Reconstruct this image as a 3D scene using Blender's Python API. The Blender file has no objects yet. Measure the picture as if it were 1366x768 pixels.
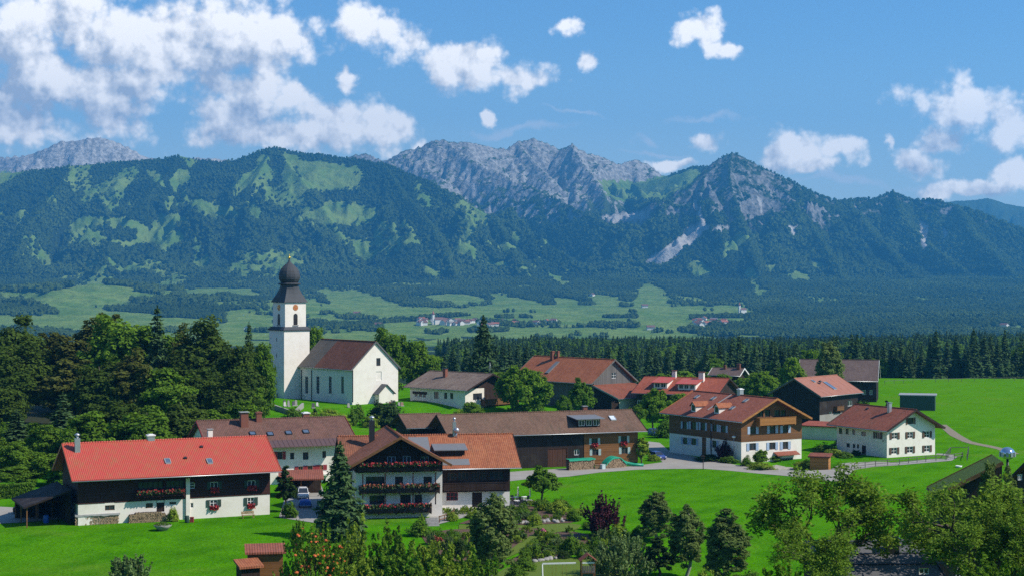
import bpy, math, random
import numpy as np
from mathutils import Vector, Matrix
from mathutils.noise import noise as mnoise
R = math.radians
sc = bpy.context.scene
COL = sc.collection
random.seed(7)
rng = np.random.default_rng(11)

# ------------------------------------------------------------------ camera model (60 mm lens, level, 34 m above the village)
FPX, HOR, CAMZ = 2276.0, 375.0, 34.0
def at(px, py, z=0.0):
    """ground point at height z that the photograph shows at px, py"""
    y = (CAMZ - z) * FPX / (py - HOR)
    return Vector(((px - 683) / FPX * y, y, z))
def pt(px, py, y):
    return Vector(((px - 683) / FPX * y, y, CAMZ + (HOR - py) / FPX * y))
cam_d = bpy.data.cameras.new('camera'); cam = bpy.data.objects.new('camera', cam_d); COL.objects.link(cam)
cam.location = (0, 0, CAMZ); cam.rotation_euler = (R(90), 0, 0)
cam_d.lens = 36 * FPX / 1366; cam_d.sensor_width = 36; cam_d.shift_y = -(384 - HOR) / 1366
cam_d.clip_start = 0.5; cam_d.clip_end = 60000
sc.camera = cam

# ------------------------------------------------------------------ node helper
class NT:
    def __init__(s, tree):
        s.t = tree; s.t.nodes.clear()
    def n(s, typ, ins=None, **props):
        nd = s.t.nodes.new(typ)
        for k, v in props.items(): setattr(nd, k, v)
        for k, v in (ins or {}).items():
            sk = nd.inputs[k]
            if isinstance(v, bpy.types.NodeSocket): s.t.links.new(v, sk)
            elif isinstance(v, bpy.types.Node): s.t.links.new(v.outputs[0], sk)
            else: sk.default_value = v
        return nd
    def math(s, op, a, b=0.0, c=0.0, clamp=False):
        return s.n('ShaderNodeMath', {0: a, 1: b, 2: c}, operation=op, use_clamp=clamp).outputs[0]
    def vm(s, op, a, b=(0, 0, 0), c=(0, 0, 0)):
        nd = s.n('ShaderNodeVectorMath', {0: a, 1: b, 2: c}, operation=op)
        return nd.outputs['Value'] if op in ('LENGTH', 'DOT_PRODUCT', 'DISTANCE') else nd.outputs[0]
    def mix(s, f, a, b, mode='MIX'):
        nd = s.n('ShaderNodeMix', data_type='RGBA', blend_type=mode)
        for k, v in ((0, f), (6, a), (7, b)):
            if isinstance(v, bpy.types.NodeSocket): s.t.links.new(v, nd.inputs[k])
            elif k == 0: nd.inputs[k].default_value = v
            else: nd.inputs[k].default_value = (*v[:3], 1)
        return nd.outputs[2]
    def step(s, x, lo, hi):
        nd = s.n('ShaderNodeMapRange', {0: x, 1: lo, 2: hi, 3: 0.0, 4: 1.0}, interpolation_type='SMOOTHSTEP')
        return nd.outputs[0]
    def noise(s, vec, scale, detail=4.0, rough=0.55, dim='3D', dist=0.0):
        return s.n('ShaderNodeTexNoise', {'Vector': vec, 'Scale': scale, 'Detail': detail, 'Roughness': rough, 'Distortion': dist}, noise_dimensions=dim).outputs[0]
    def attr(s, name, out='Fac'):
        return s.n('ShaderNodeAttribute', attribute_name=name).outputs[out]

def new_mat(name):
    m = bpy.data.materials.new(name); m.use_nodes = True
    return m, NT(m.node_tree)
def finish(nt, color, rough=0.8, bump=None, bump_d=0.05, spec=0.3, metal=0.0, **extra):
    ins = {'Base Color': color if not isinstance(color, tuple) else (*color[:3], 1), 'Roughness': rough, 'Specular IOR Level': spec, 'Metallic': metal}
    ins.update(extra)
    b = nt.n('ShaderNodeBsdfPrincipled', ins)
    if bump is not None:
        bp = nt.n('ShaderNodeBump', {'Height': bump, 'Distance': bump_d, 'Strength': 1.0})
        nt.t.links.new(bp.outputs[0], b.inputs['Normal'])
    nt.n('ShaderNodeOutputMaterial', {'Surface': b.outputs[0]})
    return b

# ------------------------------------------------------------------ object helpers
def tag(o, label=None, cat=None, group=None, kind=None):
    if label: o['label'] = label
    if cat: o['category'] = cat
    if group: o['group'] = group
    if kind: o['kind'] = kind
    return o
def empty(name, loc, rz=0.0):
    o = bpy.data.objects.new(name, None); COL.objects.link(o)
    o.location = loc; o.rotation_euler = (0, 0, rz); o.empty_display_size = 0.3
    return o
def mesh_np(name, V, Fc, mats=(), smooth=False, attrs=None, corner_cols=None):
    """mesh from arrays; Fc an (n,3|4) int array"""
    me = bpy.data.meshes.new(name)
    V = np.asarray(V, np.float32); Fc = np.asarray(Fc, np.int32)
    k = Fc.shape[1]; n = len(Fc)
    me.vertices.add(len(V)); me.vertices.foreach_set('co', V.ravel())
    me.loops.add(n * k); me.loops.foreach_set('vertex_index', Fc.ravel())
    me.polygons.add(n); me.polygons.foreach_set('loop_start', np.arange(0, n * k, k, dtype=np.int32))
    if smooth: me.polygons.foreach_set('use_smooth', np.ones(n, bool))
    for kk, a in (attrs or {}).items():
        at_ = me.attributes.new(kk, 'FLOAT', 'POINT'); at_.data.foreach_set('value', np.asarray(a, np.float32))
    for m in mats: me.materials.append(m)
    me.update(calc_edges=True)
    return me
def link(name, me, parent=None):
    o = bpy.data.objects.new(name, me); COL.objects.link(o)
    if parent is not None: o.parent = parent
    return o

class MB:
    """collects boxes, prisms and tubes and links them as one mesh object"""
    def __init__(s): s.v = []; s.f = []; s.m = []; s.sm = []
    def face(s, pts, m=0, smooth=False):
        b = len(s.v); s.v += [tuple(p) for p in pts]; s.f.append(tuple(range(b, b + len(pts)))); s.m.append(m); s.sm.append(smooth)
    def hexa(s, p, m=0):
        """p: 8 corners, bottom loop ccw then top loop"""
        b = len(s.v); s.v += [tuple(q) for q in p]
        for f in ((3, 2, 1, 0), (4, 5, 6, 7), (0, 1, 5, 4), (1, 2, 6, 5), (2, 3, 7, 6), (3, 0, 4, 7)):
            s.f.append(tuple(b + i for i in f)); s.m.append(m); s.sm.append(False)
    def box(s, c, size, m=0, rz=0.0, top=(1, 1)):
        x, y, z = size[0] / 2, size[1] / 2, size[2] / 2
        cz, sz = math.cos(rz), math.sin(rz)
        P = []
        for zz, k in ((-z, (1, 1)), (z, top)):
            for sx, sy in ((-1, -1), (1, -1), (1, 1), (-1, 1)):
                a, b_ = sx * x * k[0], sy * y * k[1]
                P.append((c[0] + a * cz - b_ * sz, c[1] + a * sz + b_ * cz, c[2] + zz))
        s.hexa(P, m)
    def bar(s, a, b, w, h=None, m=0):
        """rectangular bar from a to b"""
        a = Vector(a); b = Vector(b); d = (b - a).normalized(); h = h or w
        up = Vector((0, 0, 1)) if abs(d.z) < .95 else Vector((1, 0, 0))
        sx = d.cross(up).normalized() * w / 2; sy = sx.cross(d).normalized() * h / 2
        s.hexa([a - sx - sy, a + sx - sy, a + sx + sy, a - sx + sy, b - sx - sy, b + sx - sy, b + sx + sy, b - sx + sy], m)
    def tube(s, pts, rad, n=8, m=0, cap=True, smooth=True):
        pts = [Vector(p) for p in pts]
        if not hasattr(rad, '__len__'): rad = [rad] * len(pts)
        rings = []
        for i, p in enumerate(pts):
            d = (pts[min(i + 1, len(pts) - 1)] - pts[max(i - 1, 0)]).normalized()
            up = Vector((0, 0, 1)) if abs(d.z) < .9 else Vector((1, 0, 0))
            x = d.cross(up).normalized(); y = x.cross(d).normalized()
            b = len(s.v)
            for k in range(n):
                a = 2 * math.pi * k / n
                s.v.append(tuple(p + (x * math.cos(a) + y * math.sin(a)) * rad[i]))
            rings.append(b)
        for r0, r1 in zip(rings, rings[1:]):
            for k in range(n):
                s.f.append((r0 + k, r1 + k, r1 + (k + 1) % n, r0 + (k + 1) % n)[::-1]); s.m.append(m); s.sm.append(smooth)
        if cap:
            s.f.append(tuple(rings[0] + k for k in range(n))[::-1]); s.m.append(m); s.sm.append(False)
            s.f.append(tuple(rings[-1] + k for k in range(n))); s.m.append(m); s.sm.append(False)
    def lathe(s, prof, n=16, m=0, c=(0, 0), smooth=True, ph=0.0):
        """prof list of (r,z)"""
        rings = []
        for r_, z in prof:
            b = len(s.v)
            for k in range(n):
                a = 2 * math.pi * k / n + ph
                s.v.append((c[0] + r_ * math.cos(a), c[1] + r_ * math.sin(a), z))
            rings.append(b)
        for r0, r1 in zip(rings, rings[1:]):
            for k in range(n):
                s.f.append((r0 + k, r0 + (k + 1) % n, r1 + (k + 1) % n, r1 + k)); s.m.append(m); s.sm.append(smooth)
        s.f.append(tuple(rings[0] + k for k in range(n))[::-1]); s.m.append(m); s.sm.append(False)
        s.f.append(tuple(rings[-1] + k for k in range(n))); s.m.append(m); s.sm.append(False)
    def blob(s, c, r, m=0, seed=0, rough=.15, n=8, zs=1.0):
        rings = []
        for i in range(1, n):
            th = math.pi * i / n; row = []
            for k in range(n + 2):
                ph = 2 * math.pi * k / (n + 2)
                d = Vector((math.sin(th) * math.cos(ph), math.sin(th) * math.sin(ph), -math.cos(th)))
                q = 1 + rough * mnoise(d * 2.3 + Vector((seed, seed * 1.7, 0)))
                row.append((c[0] + d.x * r * q, c[1] + d.y * r * q, c[2] + d.z * r * q * zs))
            rings.append(row)
        b = len(s.v); k_ = n + 2
        for row in rings: s.v += row
        s.v += [(c[0], c[1], c[2] - r * zs), (c[0], c[1], c[2] + r * zs)]
        bot, top = len(s.v) - 2, len(s.v) - 1
        for i in range(len(rings) - 1):
            for k in range(k_):
                s.f.append((b + i * k_ + k, b + i * k_ + (k + 1) % k_, b + (i + 1) * k_ + (k + 1) % k_, b + (i + 1) * k_ + k)); s.m.append(m); s.sm.append(True)
        e = b + (len(rings) - 1) * k_
        for k in range(k_):
            s.f.append((bot, b + (k + 1) % k_, b + k)); s.m.append(m); s.sm.append(True)
            s.f.append((top, e + k, e + (k + 1) % k_)); s.m.append(m); s.sm.append(True)
    def build(s, name, mats, parent=None, uv=True):
        if not isinstance(mats, (list, tuple)): mats = [mats]
        me = bpy.data.meshes.new(name); me.from_pydata(s.v, [], s.f)
        for m in mats: me.materials.append(m)
        me.polygons.foreach_set('material_index', s.m); me.polygons.foreach_set('use_smooth', s.sm)
        if uv:
            ul = me.uv_layers.new(name='UVMap').data
            for p in me.polygons:
                nrm = p.normal
                u = Vector((0, 0, 1)).cross(nrm)
                u = u.normalized() if u.length > 1e-3 else Vector((1, 0, 0))
                w = nrm.cross(u)
                for li in p.loop_indices:
                    co = me.vertices[me.loops[li].vertex_index].co
                    ul[li].uv = (co.dot(u), co.dot(w))
        me.update()
        return link(name, me, parent)
def box_obj(name, c, size, mat, parent=None, rz=0.0):
    b = MB(); b.box(c, size, 0, rz); return b.build(name, mat, parent)

# ------------------------------------------------------------------ numpy noise
def _hash(ix, iy, seed):
    h = (ix.astype(np.int64) * 374761393 + iy.astype(np.int64) * 668265263 + seed * 974634777) & 0xFFFFFFFF
    h = ((h ^ (h >> 13)) * 1274126177) & 0xFFFFFFFF
    return ((h ^ (h >> 16)) & 0xFFFF).astype(np.float32) / 65536.0 * 6.2831853
def pnoise(x, y, seed=0):
    ix = np.floor(x); iy = np.floor(y); fx = (x - ix).astype(np.float32); fy = (y - iy).astype(np.float32)
    u = fx * fx * fx * (fx * (fx * 6 - 15) + 10); v = fy * fy * fy * (fy * (fy * 6 - 15) + 10)
    def g(dx, dy):
        a = _hash(ix + dx, iy + dy, seed); return np.cos(a) * (fx - dx) + np.sin(a) * (fy - dy)
    a = g(0, 0) * (1 - u) + g(1, 0) * u; b = g(0, 1) * (1 - u) + g(1, 1) * u
    return (a * (1 - v) + b * v) * 1.5
def fbm(x, y, o=5, seed=0, gain=.5):
    s = 0; a = 1.0
    for i in range(o): s = s + a * pnoise(x * 2 ** i, y * 2 ** i, seed + i); a *= gain
    return s
def ridged(x, y, o=5, seed=0, gain=.55):
    s = 0; a = 1.0; w = 1.0
    for i in range(o):
        n = (1 - np.abs(pnoise(x * 2 ** i, y * 2 ** i, seed + i))) ** 2
        s = s + a * n * w; w = np.clip(n * 1.3, 0, 1); a *= gain
    return s
def sstep(x, a, b):
    t = np.clip((x - a) / (b - a), 0, 1); return t * t * (3 - 2 * t)
# ------------------------------------------------------------------ ground height of the village plateau
def gh(x, y):
    x = np.asarray(x, float); y = np.asarray(y, float)
    z = 0.16 * np.clip(190 - y, 0, None) * sstep(190 - y, 0, 30)
    z = z - 0.9 * sstep(232 - y, 0, 22) * sstep(y, 170, 190)
    def bump(cx, cy, rx, ry, h):
        d = np.hypot((x - cx) / rx, (y - cy) / ry); return h * (1 - sstep(d, .55, 1.25))
    z = z + bump(-42, 446, 42, 38, 3.0) + bump(16, 455, 38, 40, 1.5) + bump(-12, 440, 26, 28, .8) * 0.6
    z = z + bump(-105, 390, 62, 70, 3.2)
    z = z + bump(53, 316.5, 7.5, 7.5, -1.45)
    z = z - 1.1 * sstep(x + 0.25 * (y - 500), 110, 190) * sstep(y, 380, 520)
    edge = 560 + 50 * sstep(x, 60, 130)
    fall = np.clip(y - edge, 0, None)
    z = z - 24 * sstep(fall, 0, 190) - fall * 0.012
    z = z + fbm(x / 60, y / 60, 3, 5) * 1.2 * sstep(y, 600, 700)
    return z
def gz(x, y): return float(gh(x, y))
def on(px, py):
    """ground point shown at px, py, on the real ground height"""
    p = at(px, py, 0)
    for _ in range(8): p = at(px, py, gz(p.x, p.y))
    return p

# ------------------------------------------------------------------ mountains: traced crest lines (px, py, distance)
CREST = [
 # left forested mountain
 dict(p=[(-260,262,7300),(-120,240,7400),(0,231,7400),(60,226,7400),(100,221,7400),(160,215,7450),(200,213,7450),(240,208,7400),(262,213,7400),(290,217,7400),(312,214,7400),(340,203,7400),(365,197,7400),(395,203,7400),(430,207,7350),(470,212,7300),(510,218,7250),(560,236,7150),(610,262,7000),(660,292,6850),(720,325,6650),(770,352,6450),(820,380,6200),(850,398,6000)], s0=.34, L=420, s1=.40, rock=0.0),
 dict(p=[(365,197,7400),(350,222,7080),(330,255,6750),(318,300,6350),(300,345,5950)], s0=.3, L=200, s1=.60, rock=0),
 dict(p=[(365,197,7400),(392,225,7000),(420,262,6650),(455,310,6250),(470,350,5900)], s0=.3, L=200, s1=.60, rock=0),
 dict(p=[(240,208,7400),(215,240,7000),(190,275,6600),(150,320,6100),(140,350,5700)], s0=.3, L=200, s1=.60, rock=0),
 dict(p=[(100,221,7400),(75,255,6950),(40,300,6400),(20,345,5850)], s0=.3, L=200, s1=.60, rock=0),
 dict(p=[(510,218,7250),(540,262,6800),(580,310,6300),(600,350,5900),(610,375,5600)], s0=.3, L=200, s1=.60, rock=0),
 dict(p=[(660,292,6850),(680,330,6350),(700,365,5900),(715,388,5500)], s0=.3, L=200, s1=.60, rock=0),
 # pale rock mountain behind it on the left
 dict(p=[(-150,225,10200),(0,208,10200),(40,206,10000),(62,196,10000),(80,188,10000),(100,187,10000),(130,183,10000),(150,187,10000),(165,192,10000),(185,203,10000),(205,211,10000),(235,216,10000),(262,211,10000),(285,210,10000),(310,213,10000),(330,222,10000)], s0=.55, L=300, s1=.4, rock=1.0),
 # rocky range in the middle
 dict(p=[(440,222,9200),(470,208,9200),(490,205,9200),(515,213,9100),(532,204,9000),(560,195,9000),(578,188,8950),(592,184,8900),(606,189,8900),(625,190,8900),(655,196,9000),(676,197,9050),(690,190,9100),(712,186,9100),(735,194,9100),(748,199,9100),(763,191,9000),(778,202,9050),(800,209,9100),(828,218,9150),(847,212,9200),(862,217,9250),(885,234,9300)], s0=.6, L=300, s1=.34, rock=1.0),
 dict(p=[(592,184,8900),(622,208,8650),(660,228,8400),(700,248,8150),(745,268,7900),(785,287,7650),(812,305,7400)], s0=.5, L=200, s1=.6, rock=1.0),
 dict(p=[(763,191,9000),(778,218,8750),(796,242,8500),(808,262,8300)], s0=.6, L=160, s1=.4, rock=1.0),
 dict(p=[(532,204,9000),(560,222,8700),(590,238,8400)], s0=.5, L=160, s1=.4, rock=1.0),
 dict(p=[(690,190,9100),(712,215,8850),(735,238,8600)], s0=.5, L=160, s1=.45, rock=1.0),
 # green saddle
 dict(p=[(840,246,9000),(868,240,8900),(895,233,8800),(925,223,8700),(942,221,8700),(975,240,8700)], s0=.3, L=300, s1=.32, rock=0.0),
 # pyramid peak on the right
 dict(p=[(846,372,6600),(850,335,6950),(866,310,7150),(885,286,7300),(905,263,7450),(922,248,7500),(941,230,7550),(958,212,7600),(975,204,7600),(990,208,7600),(1010,218,7600),(1030,228,7600),(1060,243,7600),(1090,258,7600),(1110,266,7600),(1130,270,7650),(1146,266,7700),(1165,265,7750),(1180,258,7800),(1190,254,7800),(1206,262,7800),(1220,268,7800),(1252,267,7700),(1276,273,7650),(1310,285,7550),(1340,298,7450),(1366,309,7350),(1480,350,7000)], s0=.5, L=420, s1=.38, rock=.5),
 dict(p=[(975,204,7600),(972,240,7300),(985,285,6900),(1000,325,6400),(1012,365,5900),(1025,400,5300)], s0=.42, L=180, s1=.60, rock=.5),
 dict(p=[(941,230,7550),(932,275,7150),(925,320,6700),(932,360,6200),(950,395,5600)], s0=.42, L=180, s1=.60, rock=.5),
 dict(p=[(1060,243,7600),(1072,285,7150),(1095,325,6600),(1120,365,6000),(1140,400,5400)], s0=.36, L=180, s1=.60, rock=.3),
 dict(p=[(1130,270,7650),(1160,310,7100),(1200,350,6500),(1240,385,5900),(1270,412,5300)], s0=.36, L=180, s1=.60, rock=.3),
 dict(p=[(1190,254,7800),(1205,295,7400),(1240,330,6900),(1290,365,6300),(1330,395,5700)], s0=.4, L=180, s1=.60, rock=.4),
 dict(p=[(1276,273,7650),(1300,315,7000),(1345,360,6300),(1390,395,5600)], s0=.36, L=180, s1=.60, rock=.2),
 # far right
 dict(p=[(1200,282,12000),(1240,273,12000),(1272,268,12000),(1300,266,12000),(1318,264,12000),(1340,272,12000),(1366,275,12000),(1480,290,12000)], s0=.4, L=300, s1=.3, rock=.3),
 # foothills
 dict(p=[(-120,396,5200),(0,388,5150),(60,385,5100),(129,376,5000),(175,386,5050),(246,396,5100)], s0=.12, L=120, s1=.1, rock=0),
 dict(p=[(1360,425,4300),(1200,424,4400),(1080,428,4500),(1025,420,4550),(992,417,4600),(965,424,4600),(940,436,4600)], s0=.25, L=80, s1=.16, rock=0),
]
TN = 980; T0, T1 = -0.46, 0.46
tcol = np.linspace(T0, T1, TN)
yrow = np.concatenate([np.linspace(700, 1700, 50)[:-1], np.linspace(1700, 3600, 50)[:-1], np.linspace(3600, 5600, 120)[:-1], np.linspace(5600, 9400, 420)[:-1], np.linspace(9400, 12600, 70)])
YN = len(yrow)
YY, TT = np.meshgrid(yrow, tcol, indexing='ij')
XX = TT * YY
base = np.interp(YY, [700, 1300, 1550, 2400, 3400, 4300, 5000, 5700, 6300, 7500, 13000], [-22, -27, -32, -72, -78, -64, -47, -17, 26, 60, 60])
g0 = gh(XX[:60], YY[:60])
base[:60] = g0 + (base[:60] - g0) * sstep(YY[:60], 710, 1000)
wx = XX + 60 * fbm(XX / 700, YY / 700, 3, 3); wy = YY + 60 * fbm(XX / 700, YY / 700, 3, 9)
H = np.full(XX.shape, -1e9); RK = np.zeros(XX.shape); DC = np.full(XX.shape, 1e9)
for c in CREST:
    near = c['p'][0][2] < 5400
    sq = lambda y: y if near or y > 7500 else 7500 - (7500 - y) * .6       # foot of the slopes at about 6.3 km
    P = np.array([(pt(a, b, sq(y)).x, sq(y), pt(a, b, sq(y)).z) for a, b, y in c['p']])
    for a, b in zip(P, P[1:]):
        dx, dy = b[0] - a[0], b[1] - a[1]; LL = dx * dx + dy * dy
        lo = min(a[1], b[1]) - 3600; hi = max(a[1], b[1]) + 2500
        r0, r1 = np.searchsorted(yrow, (lo, hi))
        sl = slice(max(r0, 98), r1)
        X_, Y_ = XX[sl], YY[sl]
        t = np.clip(((X_ - a[0]) * dx + (Y_ - a[1]) * dy) / LL, 0, 1)
        d0 = np.hypot(X_ - a[0] - t * dx, Y_ - a[1] - t * dy)
        # warp the slopes but not the crest itself
        tw = np.clip(((wx[sl] - a[0]) * dx + (wy[sl] - a[1]) * dy) / LL, 0, 1)
        dw = np.hypot(wx[sl] - a[0] - tw * dx, wy[sl] - a[1] - tw * dy)
        k = sstep(d0, 0, 350); d = d0 * (1 - k) + dw * k; tt = t * (1 - k) + tw * k
        h = a[2] + tt * (b[2] - a[2]) - c['s0'] * c['L'] * (1 - np.exp(-d / c['L'])) - c['s1'] * d
        hs = H[sl]; up = h > hs
        H[sl] = np.where(up, h, hs); RK[sl] = np.where(up, c['rock'], RK[sl]); DC[sl] = np.where(up, d, DC[sl])
n1 = ridged(XX / 420, YY / 520, 5, 21); n2 = ridged(XX / 170, YY / 230, 4, 41)
am = sstep(DC, 10, 420) * sstep(H - base, 0, 160)
Hm = H + am * ((n1 - 1.15) * 108 + (n2 - 1.1) * 28)
rk = RK * sstep(H, 120, 330)
Hm += rk * ((ridged(XX / 110, YY / 130, 4, 61) - 1.1) * 20 * sstep(DC, 0, 60) + (ridged(XX / 45, YY / 45, 3, 77) - 1.1) * 9)
kk = 18.0   # smooth join of slope and valley
mx = np.maximum(Hm, base); df = np.abs(Hm - base)
ZZ = mx + np.where(df < kk * 2, (kk * 2 - df) ** 2 / (8 * kk), 0) * sstep(YY, 1700, 3600)
ZZ += fbm(XX / 260, YY / 260, 4, 15) * 7 * sstep(YY, 2500, 4000)
PX = 683 + FPX * TT; PY = HOR + FPX * (CAMZ - ZZ) / YY

# ---- land cover of the mountains: pastures, screes and rock bands
def inpoly(px, py, poly):
    r = np.zeros(px.shape, bool); n = len(poly)
    for i in range(n):
        x0, y0 = poly[i]; x1, y1 = poly[(i + 1) % n]
        if y0 == y1: continue
        r ^= ((y0 > py) != (y1 > py)) & (px < (x1 - x0) * (py - y0) / (y1 - y0) + x0)
    return r
MEADOW = [  # strength, outline
 (1,[(0,393),(60,390),(129,375),(175,385),(246,397),(246,404),(167,402),(205,410),(190,430),(83,424),(67,410),(0,402)]),
 (1,[(94,302),(108,289),(167,291),(200,306),(212,285),(233,285),(250,297),(233,299),(246,322),(229,335),(200,331),(167,331),(96,316)]),
 (1,[(244,266),(267,268),(287,272),(317,281),(325,291),(292,292),(271,289)]),(1,[(329,266),(352,285),(346,293),(331,291)]),
 (.8,[(308,252),(350,206),(362,210),(342,243),(317,260)]),(.75,[(396,214),(460,218),(475,240),(455,255),(400,256)]),
 (.8,[(380,205),(398,212),(392,240),(384,250),(376,228)]),(.8,[(396,292),(437,270),(475,270),(505,285),(500,300),(430,302)]),
 (.8,[(233,227),(252,225),(258,239),(233,260),(226,248)]),(.9,[(354,247),(365,268),(350,268)]),(.9,[(150,240),(165,232),(170,250),(158,256)]),
 (.9,[(192,225),(212,232),(222,255),(205,245)]),(.9,[(0,230),(20,228),(16,242),(0,246)]),(.7,[(256,350),(262,343),(278,350),(278,357),(256,358)]),
 (.55,[(296,352),(335,345),(365,332),(415,338),(400,355),(330,372),(305,368)]),(.8,[(400,318),(415,322),(410,338)]),
 (1,[(248,390),(275,385),(330,385),(335,392),(300,395),(262,396)]),(1,[(337,407),(365,408),(365,414),(340,413)]),(1,[(440,389),(478,393),(523,410),(507,416),(440,408)]),
 (1,[(659,395),(690,400),(719,410),(690,418),(665,406)]),(1,[(652,347),(682,354),(680,362),(654,360)]),(1,[(648,320),(665,327),(698,329),(694,337),(665,333)]),
 (1,[(677,306),(698,318),(695,324),(680,315)]),(1,[(727,322),(757,339),(752,343),(730,330)]),(1,[(725,364),(773,379),(750,380),(735,373)]),(1,[(709,337),(729,345),(722,351)]),
 (1,[(690,352),(710,358),(708,365),(692,360)]),(1,[(838,354),(871,363),(868,368),(842,361)]),(1,[(857,377),(882,385),(900,410),(920,428),(890,432),(848,428),(844,402)]),(1,[(802,400),(819,402),(817,410)]),
 (1,[(993,353),(1010,359),(1013,384),(1030,390),(1006,396)]),(1,[(1017,355),(1044,350),(1030,364)]),(1,[(1048,366),(1070,361),(1086,375),(1061,376)]),
 (.9,[(1061,338),(1088,353),(1115,359),(1088,362)]),(.7,[(917,355),(937,346),(957,364),(928,372)]),(1,[(948,408),(977,404),(1010,417),(995,423),(955,421)]),
 (.8,[(960,330),(985,310),(1005,315),(990,332),(965,345)]),(1,[(800,238),(850,242),(893,233),(930,224),(936,232),(915,252),(895,264),(830,268),(808,262)]),
 (.6,[(1168,340),(1186,345),(1180,352)]),(.6,[(1218,392),(1240,400),(1230,405)]),(1,[(1290,438),(1366,432),(1366,440),(1290,444)]),(.6,[(520,300),(540,318),(534,326),(522,314)]),(.6,[(560,352),(590,362),(580,372),(560,362)]),
 (.6,[(470,318),(492,330),(500,352),(476,345)]),(.5,[(590,300),(602,318),(596,322)]),(.55,[(60,256),(78,262),(74,275),(60,270)]),
]
HOLE = [[(115,306),(146,300),(183,312),(179,322),(121,318)]]
SCREE = [[(855,354),(936,293),(950,304),(892,352)],[(948,306),(985,292),(975,302),(955,312)],[(926,268),(936,282),(938,300),(930,292)],[(1223,293),(1240,300),(1236,336),(1230,330)],[(1256,304),(1264,308),(1259,346)],
         [(800,290),(850,283),(868,282),(862,292),(820,302)],[(612,226),(622,222),(640,262),(632,262)],[(1010,262),(1018,265),(1016,285)],[(1050,300),(1064,303),(1058,318)]]
nx = fbm(XX / 90, YY / 90, 4, 101); ny = fbm(XX / 90, YY / 90, 4, 131)
QX = PX + nx * 6; QY = PY + ny * 3.2
MD = np.zeros(XX.shape)
for s, poly in MEADOW: MD = np.maximum(MD, min(1, s + .22) * inpoly(QX, QY, poly))
for poly in HOLE: MD[inpoly(QX, QY, poly)] = 0
hi = H > 100
thin = sstep(fbm(XX / 230, YY / 300, 4, 151), .06, .42) * .72 * sstep(PY, 428, 412) * (YY > 4600)
MD = np.maximum(MD, thin * (RK < .3))
# the valley floor is pasture with hedges and copses
floor = (ZZ - base < 14) & (PY > 404 + 8 * ny) & (YY > 2600) & (YY < 6700)
cop = np.maximum(sstep(fbm(XX / 260, YY / 420, 4, 171), .20, .27), sstep(PX + 60 * fbm(XX / 300, YY / 300, 3, 201), 965, 1015))
MD = np.where(floor, np.maximum(MD, 1 - cop), MD)
vale = inpoly(QX, QY, [(236,416),(330,412),(430,404),(520,412),(600,414),(660,404),(720,412),(800,404),(838,396),(858,366),(886,386),(915,418),(940,446),(236,446)]) & (YY > 2600)
cop2 = sstep(fbm(XX / 190, YY / 300, 5, 271, .6), .02, .08)
MD = np.where(vale, np.maximum(MD, 1 - cop2), MD)
for poly in ([(130,410),(250,408),(300,414),(300,428),(200,420)], [(640,428),(760,434),(850,432),(850,437),(640,434)]):
    MD[inpoly(QX, QY, poly)] *= .12
for poly in ([(420,386),(478,388),(530,404),(560,412),(505,416),(440,406)], [(560,398),(600,390),(640,394),(655,404),(610,408)], [(655,392),(700,398),(730,408),(700,418),(660,408)], [(742,396),(776,402),(770,412),(740,408)], [(780,392),(830,396),(828,412),(796,412)], [(236,386),(290,382),(340,386),(345,396),(290,399),(250,398)], [(350,398),(420,400),(430,408),(360,410)]):
    MD[inpoly(QX, QY, poly)] = 1
SCR = np.zeros(XX.shape)
for poly in SCREE: SCR[inpoly(PX + nx * 3, PY + ny * 2, poly)] = 1
gy, gx = np.gradient(ZZ, yrow, axis=0), np.gradient(ZZ, axis=1) / np.gradient(XX, axis=1)
slope = np.hypot(gx, gy)
ROCK = RK * sstep(H + 110 * fbm(XX / 190, YY / 190, 4, 191), np.where(RK > .9, 250, 170), np.where(RK > .9, 600, 420)) * np.clip(sstep(slope, .5, 1.1) + .12, 0, 1)
ROCK[(RK > .9) & (YY > 9300)] = np.maximum(ROCK, .8)[(RK > .9) & (YY > 9300)]
crag = np.where((YY < 9300) & (RK > .1), sstep(slope, 1.15, 1.5) * sstep(H, 200, 330), 0)
ROCK = np.maximum(ROCK, crag * .7)
ROCK = np.where(MD > .5, ROCK * .3, ROCK)

idx = np.arange(YN * TN).reshape(YN, TN)
Fq = np.stack([idx[:-1, :-1], idx[:-1, 1:], idx[1:, 1:], idx[1:, :-1]], -1).reshape(-1, 4)
m, nt = new_mat('mountain_land')
pos = nt.n('ShaderNodeNewGeometry').outputs['Position']
nA = nt.noise(pos, .012, 6, .6); nB = nt.noise(pos, .05, 5, .6)
forest = nt.mix(nB, (.014, .028, .012), (.032, .055, .020))
mead = nt.mix(nt.step(nA, .35, .65), (.11, .20, .032), (.19, .27, .058))
mead = nt.mix(nt.math('MULTIPLY', nt.step(nB, .5, .75), .5), mead, (.05, .085, .02))
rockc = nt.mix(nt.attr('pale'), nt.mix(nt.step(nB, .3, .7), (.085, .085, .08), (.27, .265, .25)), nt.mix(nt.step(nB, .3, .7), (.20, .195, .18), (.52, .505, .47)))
turf = nt.mix(nB, (.035, .058, .018), (.085, .12, .036))
rk_m = nt.step(nt.math('ADD', nt.attr('rock'), nt.math('MULTIPLY', nt.math('SUBTRACT', nB, .5), 1.0)), .32, .62)
hi_m = nt.attr('high')
c = nt.mix(hi_m, forest, turf)
c = nt.mix(nt.step(nt.math('ADD', nt.attr('meadow'), nt.math('MULTIPLY', nt.math('SUBTRACT', nB, .5), .5)), .3, .5), c, mead)
c = nt.mix(rk_m, c, rockc)
c = nt.mix(nt.attr('scree'), c, nt.mix(nB, (.34, .33, .30), (.5, .48, .45)))
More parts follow.
